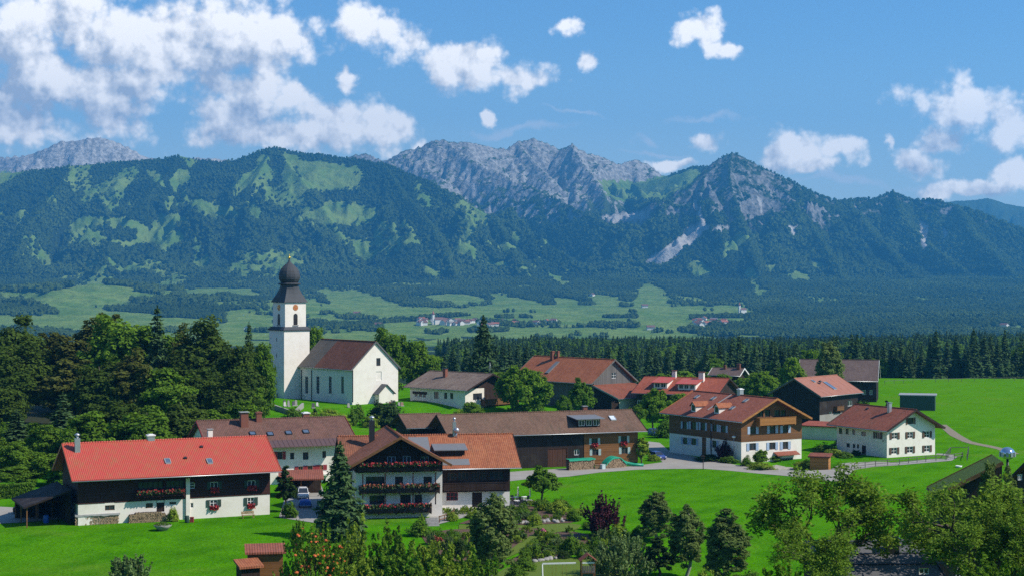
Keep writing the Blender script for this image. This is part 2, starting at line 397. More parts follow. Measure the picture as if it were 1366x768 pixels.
finish(nt, c, .95, nt.noise(pos, .03, 8, .65), 14.0, .05)
HIGH = sstep(H + 50 * nx, np.where(RK > .9, 230, 330), np.where(RK > .9, 400, 500)) * (RK > .2) * np.where(YY < 8200, .35, .9)
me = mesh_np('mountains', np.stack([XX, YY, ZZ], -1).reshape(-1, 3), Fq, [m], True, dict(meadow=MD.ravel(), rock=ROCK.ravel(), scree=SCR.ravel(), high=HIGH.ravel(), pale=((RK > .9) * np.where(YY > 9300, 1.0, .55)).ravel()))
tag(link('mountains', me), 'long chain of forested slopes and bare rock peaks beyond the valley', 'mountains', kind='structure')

# ------------------------------------------------------------------ leaves and needles
def leaf_mat(name, dark, light, trans=.35):
    m, nt = new_mat(name)
    rnd = nt.n('ShaderNodeObjectInfo').outputs['Random']
    t = nt.attr('tint')
    k = nt.math('ADD', nt.math('MULTIPLY', t, .75), nt.math('MULTIPLY', rnd, .25))
    if not trans:
        ia = nt.n('ShaderNodeAttribute', attribute_name='tone', attribute_type='INSTANCER').outputs['Fac']
        k = nt.math('ADD', nt.math('MULTIPLY', k, .25), nt.math('MULTIPLY', ia, .85), clamp=True)
    c = nt.mix(k, dark, light)
    d = nt.n('ShaderNodeBsdfDiffuse', {'Color': c})
    if trans:
        tr = nt.n('ShaderNodeBsdfTranslucent', {'Color': nt.mix(.6, c, nt.mix(1, c, (1.2, 1.1, .35), 'MULTIPLY'))})
        d = nt.n('ShaderNodeMixShader', {0: trans, 1: d.outputs[0], 2: tr.outputs[0]})
    nt.n('ShaderNodeOutputMaterial', {'Surface': d.outputs[0]})
    return m
M_FAR = leaf_mat('far_needles', (.018, .046, .014), (.086, .145, .036), 0)
M_FARB = leaf_mat('far_leaves', (.028, .052, .012), (.085, .130, .028), 0)

def far_conifer(seed):
    r = random.Random(seed); b = MB(); n = 7
    for k in range(3):
        z0 = .06 + k * .27; z1 = z0 + .46 if k < 2 else 1.0; rr = .165 - .042 * k
        ring = [(math.cos(2 * math.pi * i / n + k) * rr * r.uniform(.75, 1.2), math.sin(2 * math.pi * i / n + k) * rr * r.uniform(.75, 1.2), z0 + r.uniform(-.03, .03)) for i in range(n)]
        for i in range(n): b.face([ring[i], ring[(i + 1) % n], (0, 0, z1)])
    me = bpy.data.meshes.new('far_conifer'); me.from_pydata(b.v, [], b.f)
    a = me.attributes.new('tint', 'FLOAT', 'POINT'); a.data.foreach_set('value', [r.random() for _ in b.v])
    me.materials.append(M_FAR); return bpy.data.objects.new('far_conifer', me)
def far_broadleaf(seed):
    b = MB(); b.blob((0, 0, .52), .42, 0, seed, .9, 7, 1.1)
    me = bpy.data.meshes.new('far_broadleaf'); me.from_pydata(b.v, [], b.f)
    r = random.Random(seed); a = me.attributes.new('tint', 'FLOAT', 'POINT'); a.data.foreach_set('value', [r.random() for _ in b.v])
    me.materials.append(M_FARB); return bpy.data.objects.new('far_broadleaf', me)

def instancer(name, protos):
    g = bpy.data.node_groups.new(name, 'GeometryNodeTree')
    g.interface.new_socket('Geometry', in_out='INPUT', socket_type='NodeSocketGeometry'); g.interface.new_socket('Geometry', in_out='OUTPUT', socket_type='NodeSocketGeometry')
    N = g.nodes; Lk = g.links
    gi, go = N.new('NodeGroupInput'), N.new('NodeGroupOutput')
    join = N.new('GeometryNodeGeometryToInstance')
    for ob in protos:
        oi = N.new('GeometryNodeObjectInfo'); oi.inputs['Object'].default_value = ob; oi.inputs['As Instance'].default_value = True
        Lk.new(oi.outputs['Geometry'], join.inputs[0])
    ip = N.new('GeometryNodeInstanceOnPoints'); Lk.new(gi.outputs[0], ip.inputs['Points']); Lk.new(join.outputs[0], ip.inputs['Instance'])
    ip.inputs['Pick Instance'].default_value = True
    def na(nm, ty):
        q = N.new('GeometryNodeInputNamedAttribute'); q.data_type = ty; q.inputs['Name'].default_value = nm; return q.outputs['Attribute']
    Lk.new(na('pick', 'INT'), ip.inputs['Instance Index']); Lk.new(na('size', 'FLOAT'), ip.inputs['Scale'])
    cx = N.new('ShaderNodeCombineXYZ'); Lk.new(na('turn', 'FLOAT'), cx.inputs[2]); Lk.new(cx.outputs[0], ip.inputs['Rotation'])
    Lk.new(ip.outputs[0], go.inputs[0])
    return g
# ---- where the far trees stand
def bil(A, fi, fj):
    i = np.floor(fi).astype(int).clip(0, YN - 2); j = np.floor(fj).astype(int).clip(0, TN - 2); a = fi - i; b = fj - j
    return A[i, j] * (1 - a) * (1 - b) + A[i + 1, j] * a * (1 - b) + A[i, j + 1] * (1 - a) * b + A[i + 1, j + 1] * a * b
def far_points(n, y0, y1, t0=-.34, t1=.34):
    y = np.sqrt(rng.random(n) * (y1 * y1 - y0 * y0) + y0 * y0); t = rng.random(n) * (t1 - t0) + t0
    fi = np.interp(y, yrow, np.arange(YN)); fj = (t - T0) / (T1 - T0) * (TN - 1)
    return y, t, fi, fj
occ = np.maximum.accumulate((ZZ - CAMZ) / YY, axis=0)
def far_forest(name, n, y0, y1, protos, size, label, bald=.38, broad=.12):
    y, t, fi, fj = far_points(n, y0, y1)
    z = bil(ZZ, fi, fj); md = bil(MD, fi, fj); rk_ = bil(ROCK, fi, fj); sc_ = bil(SCR, fi, fj); hg = bil(HIGH, fi, fj); hh = bil(H, fi, fj)
    vis = (z + 26 - CAMZ) / y > bil(occ, fi - 1.5, fj) - .0006
    u = rng.random(n)
    keep = vis & (rng.random(n) > md * 1.35 - .1) & (rk_ < .25 + .2 * u) & (sc_ < .3) & (hg < .25 + .5 * u ** 3) & (y < 9300)
    x = (t * y)[keep]; y = y[keep]; z = z[keep]; hh = hh[keep]
    s = rng.uniform(.55, 1.1, len(x)) * size * np.interp(hh, [0, 250, 520], [1, .9, .5]) * np.where(bil(ZZ - base, fi, fj)[keep] < 25, .55, 1)
    me = bpy.data.meshes.new(name); me.vertices.add(len(x))
    me.vertices.foreach_set('co', np.stack([x, y, z - .3], -1).astype(np.float32).ravel())
    tone = np.clip(.42 + .55 * fbm(x / 330, y / 420, 4, 301) + .25 * fbm(x / 60, y / 80, 2, 331), 0, 1); broad = np.clip(.05 + .9 * (tone - .4), .02, .6)
    for an, v, ty in (('size', s, 'FLOAT'), ('tone', tone, 'FLOAT'), ('turn', rng.random(len(x)) * 6.28, 'FLOAT'), ('pick', (rng.random(len(x)) < broad) * 2 + rng.integers(0, 2, len(x)), 'INT')):
        a = me.attributes.new(an, ty, 'POINT'); a.data.foreach_set('value', v.astype(np.float32 if ty == 'FLOAT' else np.int32))
    o = link(name, me)
    md_ = o.modifiers.new('trees', 'NODES'); md_.node_group = instancer(name, protos)
    tag(o, label, 'forest', kind='stuff'); print(name, len(x))
    return o
PROT = [far_conifer(1), far_conifer(2), far_broadleaf(3), far_broadleaf(5)]
far_forest('mountain_forest', 420000, 3400, 9300, PROT, 19, 'dense dark forest covering the mountain slopes beyond the valley')
# ------------------------------------------------------------------ surface materials (all sized in metres through the UV map)
def uvn(nt): return nt.n('ShaderNodeUVMap').outputs[0]
def mat_plaster(name, col, dirt=.25):
    m, nt = new_mat(name); p = nt.n('ShaderNodeTexCoord').outputs['Object']
    a = nt.noise(p, .55, 5, .6); b = nt.noise(p, 14, 3)
    c = nt.mix(nt.math('MULTIPLY', nt.step(a, .42, .75), dirt), col, tuple(x * f for x, f in zip(col, (.62, .58, .5))))
    finish(nt, c, .9, b, .012, .15); return m
def mat_wood(name, col, vert=True, w=.2, weather=.4):
    m, nt = new_mat(name); uv = uvn(nt)
    s = nt.n('ShaderNodeSeparateXYZ', {0: uv}); ax = s.outputs[0 if vert else 1]; al = s.outputs[1 if vert else 0]
    k = nt.math('DIVIDE', ax, w); fr = nt.math('FRACT', k); fl = nt.math('FLOOR', k)
    rnd = nt.n('ShaderNodeTexWhiteNoise', {'W': fl}, noise_dimensions='1D').outputs[0]
    g = nt.noise(nt.n('ShaderNodeCombineXYZ', {0: nt.math('MULTIPLY', ax, 9.0), 1: nt.math('MULTIPLY', al, .8), 2: fl}).outputs[0], 1.6, 4, .6)
    t = nt.math('ADD', nt.math('MULTIPLY', rnd, .5), nt.math('MULTIPLY', g, .6))
    c = nt.mix(t, tuple(x * .6 for x in col), tuple(min(1, x * 1.5) for x in col))
    c = nt.mix(nt.math('MULTIPLY', nt.step(nt.noise(uv, .35, 4), .5, .8), weather), c, (.14, .12, .10))
    groove = nt.math('MULTIPLY', nt.step(fr, 0.0, .08), nt.math('SUBTRACT', 1.0, nt.step(fr, .92, 1.0)))
    finish(nt, c, .75, groove, .02, .25); return m
def mat_tiles(name, c1, c2, moss=.2, mcol=(.06, .055, .03), tw=.3, th=.36, rough=.8):
    m, nt = new_mat(name); uv = uvn(nt); s = nt.n('ShaderNodeSeparateXYZ', {0: uv})
    ku = nt.math('DIVIDE', s.outputs[0], tw); kv = nt.math('DIVIDE', s.outputs[1], th)
    fu = nt.math('FRACT', ku); fv = nt.math('FRACT', kv)
    cell = nt.n('ShaderNodeCombineXYZ', {0: nt.math('FLOOR', ku), 1: nt.math('FLOOR', kv), 2: 0.0}).outputs[0]
    rnd = nt.n('ShaderNodeTexWhiteNoise', {'Vector': cell}, noise_dimensions='2D').outputs[0]
    big = nt.noise(uv, .22, 5, .6)
    t = nt.math('ADD', nt.math('SUBTRACT', nt.math('MULTIPLY', rnd, .85), .15), nt.math('MULTIPLY', nt.step(big, .3, .7), .65))
    c = nt.mix(t, c1, c2)
    streak = nt.noise(nt.vm('MULTIPLY', uv, (1.3, .16, 1)), 1.0, 5, .6)
    c = nt.mix(nt.math('MULTIPLY', nt.step(streak, .48, .72), moss), c, mcol)
    c = nt.mix(nt.math('MULTIPLY', nt.step(nt.noise(uv, 1.7, 4, .7), .58, .68), moss), c, (.22, .19, .13))
    h = nt.math('ADD', nt.math('MULTIPLY', nt.math('SUBTRACT', 1.0, fv), .8), nt.math('MULTIPLY', nt.math('SINE', nt.math('MULTIPLY', fu, 6.283)), .35))
    finish(nt, c, rough, h, .045, .2); return m
def mat_paint(name, col, rough=.55, metal=0.0, spec=.4, var=.18, scale=3.0):
    m, nt = new_mat(name); p = nt.n('ShaderNodeTexCoord').outputs['Object']
    a = nt.noise(p, scale, 4, .6)
    c = nt.mix(a, tuple(x * (1 - var) for x in col), tuple(min(1, x * (1 + var)) for x in col))
    finish(nt, c, rough, None, 0, spec, metal); return m
def mat_glass(name='window_glass', col=(.018, .022, .028)):
    m, nt = new_mat(name); p = nt.n('ShaderNodeTexCoord').outputs['Object']
    a = nt.noise(p, .8, 2)
    finish(nt, nt.mix(a, col, tuple(x * 2.6 for x in col)), .08, nt.noise(p, .7, 1), .01, .5); return m
def mat_rusty(name, col, rust, amt=.5):
    m, nt = new_mat(name); uv = uvn(nt)
    st = nt.noise(nt.vm('MULTIPLY', uv, (2.0, .18, 1)), 1.4, 5, .65); b = nt.noise(uv, .5, 5, .65)
    k = nt.math('MULTIPLY', nt.step(nt.math('ADD', st, nt.math('MULTIPLY', b, .6)), .72, 1.0), amt)
    finish(nt, nt.mix(k, nt.mix(b, tuple(x * .85 for x in col), tuple(x * 1.1 for x in col)), rust), .5, None, 0, .35); return m
def mat_shingle(name, col, col2):
    m, nt = new_mat(name); uv = uvn(nt)
    a = nt.noise(uv, 1.2, 6, .7); s = nt.noise(nt.vm('MULTIPLY', uv, (3, .3, 1)), 1.0, 4)
    finish(nt, nt.mix(nt.math('ADD', nt.math('MULTIPLY', a, .6), nt.math('MULTIPLY', s, .4)), col, col2), .7, a, .03, .3); return m
W_WHITE = mat_plaster('white_plaster', (.80, .74, .66), .35); W_CHURCH = mat_plaster('church_plaster', (.82, .75, .665), .25)
W_CREAM = mat_plaster('cream_plaster', (.62, .60, .45)); W_CONC = mat_plaster('grey_concrete', (.30, .28, .26), .5)
D_DARK = mat_wood('dark_timber', (.030, .016, .011)); D_RED = mat_wood('red_brown_timber', (.050, .017, .015), False, .22, .12)
D_BROWN = mat_wood('brown_timber', (.17, .078, .030), False, .2, .15); D_OCHRE = mat_wood('ochre_timber', (.20, .085, .028), False, .2, .2)
D_GREY = mat_wood('grey_timber', (.125, .115, .105), True, .28, .5); D_GOLD = mat_wood('golden_timber', (.36, .16, .045), False, .16, .05)
D_DOOR = mat_wood('door_timber', (.085, .035, .020), True, .16, .2); D_BLACK = mat_wood('tarred_timber', (.022, .014, .011), True, .24, .3); D_BARE = mat_wood('bare_timber', (.30, .19, .09), False, .14, .3)
R_RED = mat_rusty('red_roof_sheet', (.49, .072, .050), (.34, .13, .055), .85)
R_ROW = mat_tiles('brown_red_tiles', (.115, .058, .044), (.175, .088, .064), .35); R_CHAL = mat_tiles('old_red_tiles', (.16, .062, .036), (.26, .10, .055), .4)
R_ORANGE = mat_tiles('orange_tiles', (.27, .082, .040), (.36, .13, .060), .3); R_BARN = mat_tiles('mossy_brown_tiles', (.125, .070, .046), (.18, .105, .07), .45)
R_BIG = mat_tiles('red_clay_tiles', (.22, .068, .040), (.30, .10, .062), .25); R_WHITE = mat_tiles('weathered_red_tiles', (.17, .052, .032), (.26, .085, .050), .55, (.10, .06, .035))
R_RB = mat_rusty('rusted_orange_roof', (.36, .15, .09), (.24, .085, .045), .8); R_HW = mat_tiles('grey_brown_tiles', (.13, .09, .07), (.22, .16, .125), .5, (.28, .24, .18))
R_BB = mat_tiles('barn_orange_tiles', (.27, .085, .040), (.36, .125, .060), .5, (.14, .055, .03)); R_BACK = mat_tiles('slate_brown_tiles', (.105, .07, .062), (.15, .105, .09), .3)
R_CH = mat_tiles('church_red_tiles', (.12, .045, .028), (.19, .075, .045), .5, (.07, .05, .03)); R_CHG = mat_tiles('church_grey_tiles', (.095, .085, .07), (.14, .12, .10), .5, (.13, .11, .08))
R_RC = mat_tiles('bright_red_tiles', (.24, .055, .032), (.33, .09, .05), .3)
R_SHEET = mat_paint('grey_roof_sheet', (.22, .22, .22), .5, .3); R_ONION = mat_shingle('dark_copper_shingles', (.028, .031, .036), (.072, .077, .085)); R_COPPER = mat_paint('brown_copper_sheet', (.17, .10, .085), .45, .4)
R_DARKSH = mat_shingle('dark_grey_roofing', (.085, .085, .088), (.14, .14, .145))
P_WHITE = mat_paint('white_paint', (.78, .77, .74), .5, var=.08); P_LBLUE = mat_paint('light_blue_paint', (.36, .46, .60), .6); P_BROWN = mat_paint('shutter_brown', (.11, .06, .035), .65)
P_GREEN = mat_paint('dark_green_paint', (.03, .06, .045), .6); P_RED = mat_paint('shutter_red', (.30, .03, .035), .6); P_GREY = mat_paint('mid_grey_paint', (.30, .30, .29), .6)
P_BLACK = mat_paint('black_metal', (.022, .022, .024), .45); P_STEEL = mat_paint('galvanised_steel', (.48, .49, .50), .38, .7); P_GOLD = mat_paint('gold_leaf', (.85, .55, .12), .3, .9)
P_TEAL = mat_paint('pale_teal_paint', (.42, .52, .50), .6); BRICK = mat_paint('chimney_brick', (.22, .08, .05), .9, var=.4, scale=9); P_BLUE = mat_paint('blue_plastic', (.02, .10, .42), .4); P_BGREEN = mat_paint('green_tarpaulin', (.02, .30, .17), .4, var=.35, scale=1.5)
GLASS = mat_glass(); GLASS_B = mat_glass('skylight_glass', (.05, .07, .10)); SOLAR = mat_glass('solar_glass', (.06, .085, .13)); STONE = mat_paint('rough_stone', (.30, .285, .26), .9, var=.5, scale=4)
FLOWER_R = mat_paint('red_geraniums', (.42, .035, .04), .7, var=.5, scale=12); FLOWER_O = mat_paint('orange_red_blossom', (.36, .09, .05), .7, var=.5, scale=9); FLOWER_P = mat_paint('pink_blossom', (.62, .16, .24), .7, var=.4, scale=9)
PLANT = mat_paint('box_foliage', (.05, .085, .02), .8, var=.5, scale=9)

# ------------------------------------------------------------------ ground sheet, roads, beds
m, nt = new_mat('meadow_grass'); p = nt.n('ShaderNodeNewGeometry').outputs['Position']
a = nt.noise(p, .018, 5, .6); b = nt.noise(p, .16, 5, .6); d = nt.noise(p, 2.1, 6, .7)
ps = nt.n('ShaderNodeSeparateXYZ', {0: p})
g1 = nt.mix(nt.step(b, .35, .68), (.046, .180, .003), (.080, .272, .003))
yel = nt.math('MULTIPLY', nt.step(nt.math('ADD', ps.outputs[0], nt.math('MULTIPLY', nt.math('SUBTRACT', a, .5), 150.0)), 55.0, 140.0), .55)
g1 = nt.mix(yel, g1, (.100, .262, .004))
g1 = nt.mix(nt.math('MULTIPLY', nt.step(a, .5, .75), .35), g1, (.095, .235, .008))
rot_ = nt.n('ShaderNodeVectorRotate', {'Vector': p, 'Angle': .5}, rotation_type='Z_AXIS').outputs[0]
sw_ = nt.noise(nt.vm('MULTIPLY', rot_, (.30, .018, 1)), 1.0, 3, .5)
g1 = nt.mix(nt.math('MULTIPLY', nt.step(sw_, .42, .60), .55), g1, (.088, .265, .006))
g1 = nt.mix(nt.math('MULTIPLY', nt.step(nt.noise(p, .055, 6, .65), .52, .72), .65), g1, (.135, .245, .022))
g1 = nt.mix(nt.math('MULTIPLY', nt.step(d, .42, .70), .6), g1, (.022, .095, .002))
fl = nt.n('ShaderNodeTexVoronoi', {'Vector': p, 'Scale': 1.1}).outputs['Distance']
g1 = nt.mix(nt.math('MULTIPLY', nt.math('MULTIPLY', nt.math('SUBTRACT', 1.0, nt.step(fl, .05, .10)), nt.step(b, .42, .58)), .6), g1, (.34, .36, .20))
finish(nt, g1, .95, nt.math('ADD', d, nt.math('MULTIPLY', b, 1.5)), .22, 0.0); M_GRASS = m
gx_ = np.arange(-330, 331, 1.5); gy_ = np.arange(-40, 701.6, 1.5)
GX, GY = np.meshgrid(gx_, gy_); GZ = gh(GX, GY)
ii = np.arange(GX.size).reshape(GX.shape)
me = mesh_np('ground', np.stack([GX, GY, GZ], -1).reshape(-1, 3), np.stack([ii[:-1, :-1], ii[:-1, 1:], ii[1:, 1:], ii[1:, :-1]], -1).reshape(-1, 4), [M_GRASS], True)
tag(link('ground', me), 'bright green meadow that carries the whole village', 'meadow', kind='structure')
import bmesh
def sheet(name, pts, mat, label, lift=.03, kind='structure', px=True, res=2.5):
    bm = bmesh.new(); P = [on(*q) if px else Vector(q) for q in pts]
    f = bm.faces.new([bm.verts.new((q.x, q.y, 0)) for q in P])
    bmesh.ops.triangulate(bm, faces=[f])
    for _ in range(6):
        es = [e for e in bm.edges if e.calc_length() > res]
        if not es: break
        bmesh.ops.subdivide_edges(bm, edges=es, cuts=1); bmesh.ops.triangulate(bm, faces=[q for q in bm.faces if len(q.verts) > 3])
    for v in bm.verts: v.co.z = gz(v.co.x, v.co.y) + lift
    bmesh.ops.recalc_face_normals(bm, faces=bm.faces)
    if sum(q.normal.z for q in bm.faces) < 0: bmesh.ops.reverse_faces(bm, faces=bm.faces)
    me = bpy.data.meshes.new(name); bm.to_mesh(me); bm.free(); me.materials.append(mat)
    return tag(link(name, me), label, name.replace('_', ' '), kind=kind)
def mat_ground(name, c1, c2, sc_=.5, bump=.03):
    m, nt = new_mat(name); p = nt.n('ShaderNodeNewGeometry').outputs['Position']
    a = nt.noise(p, sc_, 6, .65); b = nt.noise(p, 6, 4, .7)
    finish(nt, nt.mix(nt.math('ADD', nt.math('MULTIPLY', a, .65), nt.math('MULTIPLY', b, .35)), c1, c2), .9, b, bump, .15); return m
M_ROAD = mat_ground('pale_gravel_road', (.17, .155, .135), (.44, .41, .36), .22); M_SOIL = mat_ground('garden_soil', (.07, .045, .03), (.17, .105, .075), .9, .1)
M_LAWN = mat_ground('mown_lawn', (.075, .13, .014), (.14, .19, .026), .4, .1); M_PAVE = mat_ground('stone_paving', (.25, .24, .22), (.36, .345, .32), 1.4); M_TRACK = mat_ground('dirt_track', (.17, .145, .10), (.30, .255, .18))
sheet('road', [(560,640),(640,632),(700,627.5),(760,624),(810,623),(850,620.5),(884,616),(872,604),(862,596),(862,588),(880,590),(892,600),(915,606),(940,612),(985,620),(1036,625),(1062,625.5),(1082,628),(1094,622),(1112,618.5),(1134,616.5),(1160,615.5),(1183,615.5),(1200,617),(1198,620),(1166,622),(1140,626),(1131,634),(1131,642),(1104,641),(1079,637),(1040,633.5),(1010,631),(975,627.5),(940,624.8),(900,624.8),(850,626),(800,629.6),(760,635),(700,639),(640,646),(560,654)], M_ROAD, 'pale gravel road winding between the houses')
sheet('farm_yard', [(-60,672),(10,676),(46,678),(95,682),(98,690),(36,696),(0,698),(-60,702)], M_ROAD, 'pale yard beside the red roofed farmhouse', .05)
sheet('garden_path', [(1196,617),(1240,612.5),(1262,612),(1268,609),(1258,606.5),(1248,606),(1250,604.5),(1266,605),(1277,609),(1270,614),(1246,616),(1200,620)], M_PAVE, 'narrow path curving round the corner of the white house', .05)
def track(name, pts, w, mat, label):
    P = [on(*q) for q in pts]; L, Rr = [], []
    for i, q in enumerate(P):
        d = (P[min(i + 1, len(P) - 1)] - P[max(i - 1, 0)]); d.z = 0; d.normalize(); n_ = Vector((-d.y, d.x, 0)) * w / 2 * random.uniform(.85, 1.15)
        L.append(q + n_); Rr.append(q - n_)
    return sheet(name, [tuple(q) for q in L + Rr[::-1]], mat, label, .04, px=False)
track('dirt_track', [(1256,566),(1264,572),(1275,580.5),(1290,588.3),(1302,591.5),(1318,594.5),(1336,598.5),(1352,605)], 2.4, M_TRACK, 'narrow dirt track crossing the right hand meadow')
sheet('terrace', [(596,676),(640,672),(674,668),(700,664),(716,668),(704,675),(690,678),(640,684),(604,694),(580,700),(566,694)], M_PAVE, 'stone paved terrace beside the flowered chalet', .05)
sheet('garden_bed', [(676,676),(700,674),(735,676),(760,685),(776,692),(762,697),(720,699),(680,700),(640,700),(612,698),(640,688)], M_SOIL, 'planted soil bed below the terrace', .05)
sheet('garden_bed', [(560,712),(600,706),(660,704),(724,702),(726,712),(702,724),(676,738),(640,752),(600,748),(572,730)], M_SOIL, 'brown flower bed on the slope below the chalet', .05)
sheet('lawn_path', [(612,700),(680,701),(760,698),(776,700),(770,706),(742,710),(716,722),(694,736),(676,744),(668,742),(690,726),(712,712),(724,705),(690,704),(612,706)], M_LAWN, 'mown grass path curving through the garden', .07)
sheet('garden_bed', [(730,712),(760,708),(800,716),(812,730),(800,742),(770,738),(740,744),(712,748),(690,754),(680,748),(704,732),(722,720)], M_SOIL, 'rockery bed between the lawn and the grass path', .05)
sheet('lawn', [(676,757),(712,750),(752,744),(800,742),(826,750),(850,770),(856,800),(640,800),(640,776)], M_LAWN, 'small mown lawn with a swing at the bottom of the garden', .06)
sheet('farm_drive', [(372,690),(380,664),(388,648),(428,645),(436,668),(440,700)], M_PAVE, 'shaded paved drive under the carport of the row house', .05)

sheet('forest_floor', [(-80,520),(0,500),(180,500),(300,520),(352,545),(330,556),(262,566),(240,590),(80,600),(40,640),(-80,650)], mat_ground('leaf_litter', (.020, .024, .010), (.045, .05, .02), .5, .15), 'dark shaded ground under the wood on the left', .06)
# ------------------------------------------------------------------ houses
class House:
    def __init__(s, name, label, cat, x, y, rot, L, W, ze, zr, og, oe, zg=0.0, vr=0.0, group=None, deep=1.2):
        s.x, s.y, s.rot, s.L, s.W, s.zg = x, y, R(rot), L, W, zg
        s.ze, s.zr, s.og, s.oe, s.vr, s.deep = ze - zg, zr - zg, og, oe, vr, deep
        s.kf = (s.zr - s.ze) / (vr + W / 2 + oe)                                       # front pitch
        s.kb = (s.zr - s.ze) / (W / 2 + oe - vr) if vr < W / 2 - .01 else 0.0           # back pitch
        s.root = tag(empty(name, (x, y, zg), s.rot), label, cat, group)
        s.M = Matrix.Translation((x, y, zg)) @ Matrix.Rotation(s.rot, 4, 'Z'); s.MI = s.M.inverted()
        s.op = {'F': [], 'B': [], 'L': [], 'R': []}; s.T = .24
    def face(s, f):
        """origin, along, out of a wall in local axes, half length"""
        return {'F': (Vector((0, -s.W / 2, 0)), Vector((1, 0, 0)), Vector((0, -1, 0)), s.L / 2), 'B': (Vector((0, s.W / 2, 0)), Vector((-1, 0, 0)), Vector((0, 1, 0)), s.L / 2),
                'R': (Vector((s.L / 2, 0, 0)), Vector((0, 1, 0)), Vector((1, 0, 0)), s.W / 2), 'L': (Vector((-s.L / 2, 0, 0)), Vector((0, -1, 0)), Vector((-1, 0, 0)), s.W / 2)}[f]
    def P(s, f, a, z, o=0.0):
        O, A, N, _ = s.face(f); q = O + A * a + N * o; return Vector((q.x, q.y, z))
    def ray(s):
        o = s.MI @ Vector((0, 0, CAMZ)); return o
    def px2face(s, f, px, py, out=0.0):
        O, A, N, _ = s.face(f); o = s.MI @ Vector((0, 0, CAMZ)); d = (s.MI @ pt(px, py, 100)) - o
        t = ((O + N * out) - o).dot(N) / d.dot(N); q = o + d * t
        return (q - O).dot(A), q.z
    def px2roof(s, px, py, back=False):
        o = s.MI @ Vector((0, 0, CAMZ)); d = (s.MI @ pt(px, py, 100)) - o
        N = Vector((0, -s.kf, 1)) if not back else Vector((0, s.kb, 1)); P0 = Vector((0, s.vr, s.zr))
        t = (P0 - o).dot(N) / d.dot(N); return o + d * t
    def under(s, v):
        """underside of the roof above local v"""
        return (s.zr - (s.vr - v) * s.kf if v <= s.vr else s.zr - (v - s.vr) * s.kb) - s.T
    def opening(s, f, a, z, w, h): s.op[f].append((a, z, w, h))
    def wall(s, name, z0, z1, mat, out=0.0, faces='FBLR', cut=True):
        b = MB()
        for f in faces:
            hl = s.face(f)[3] + (out if f in 'FB' else out)
            ops = [(a - w / 2, a + w / 2, z - h / 2, z + h / 2) for a, z, w, h in s.op[f]] if cut else []
            if f in 'FB':
                top = min(z1, s.under((-1 if f == 'F' else 1) * (s.W / 2 + out)))
                prof = lambda a: top
            else:
                sg = 1 if f == 'R' else -1
                prof = lambda a: min(z1, s.under(sg * a))
            cuts = {-hl, hl}
            for o in ops:
                if o[2] < z1 and o[3] > z0: cuts |= {max(-hl, o[0]), min(hl, o[1])}
            if f in 'LR': cuts.add(s.vr * (1 if f == 'R' else -1))
            if f in 'LR':
                for zq in [z1] + [q for o in ops for q in o[2:]]:
                    for k, sd_ in ((s.kf, -1), (s.kb, 1)):
                        if k > 0 and zq < 90:
                            v = s.vr + sd_ * (s.zr - s.T - zq) / k
                            if abs(v) < hl: cuts.add(v * (1 if f == 'R' else -1))
            xs = sorted(c for c in cuts if -hl - 1e-6 <= c <= hl + 1e-6)
            zc = sorted({z0} | {q for o in ops for q in o[2:] if z0 < q < z1})
            for a0, a1 in zip(xs, xs[1:]):
                if a1 - a0 < 1e-4: continue
                t0, t1 = prof(a0), prof(a1); am_ = (a0 + a1) / 2
                for i, q in enumerate(zc):
                    q1 = zc[i + 1] if i + 1 < len(zc) else 1e9
                    zm = min(q1, max(t0, t1))
                    if any(o[0] < am_ < o[1] and o[2] - 1e-4 <= q and q1 <= o[3] + 1e-4 for o in ops): continue
                    u0, u1 = min(q1, t0), min(q1, t1)
                    if u0 <= q and u1 <= q: continue
                    P = [s.P(f, a0, q, out), s.P(f, a1, q, out), s.P(f, a1, max(q, u1), out), s.P(f, a0, max(q, u0), out)]
                    if P[3].z - q < 1e-4: P.pop(3)
                    elif P[2].z - q < 1e-4: P.pop(2)
                    b.face(P)
            D = .16 + out
            for o in ops:
                lo, hi_ = max(o[2], z0), min(o[3], z1)
                if hi_ <= lo: continue
                for a in o[:2]:
                    q = [s.P(f, a, lo, out), s.P(f, a, hi_, out), s.P(f, a, hi_, out - D), s.P(f, a, lo, out - D)]
                    b.face(q if a == o[1] else q[::-1])
                if o[2] >= z0: b.face([s.P(f, o[0], lo, out), s.P(f, o[1], lo, out), s.P(f, o[1], lo, out - D), s.P(f, o[0], lo, out - D)])
                if o[3] <= z1: b.face([s.P(f, o[0], hi_, out - D), s.P(f, o[1], hi_, out - D), s.P(f, o[1], hi_, out), s.P(f, o[0], hi_, out)])
        return b.build(name, mat, s.root)
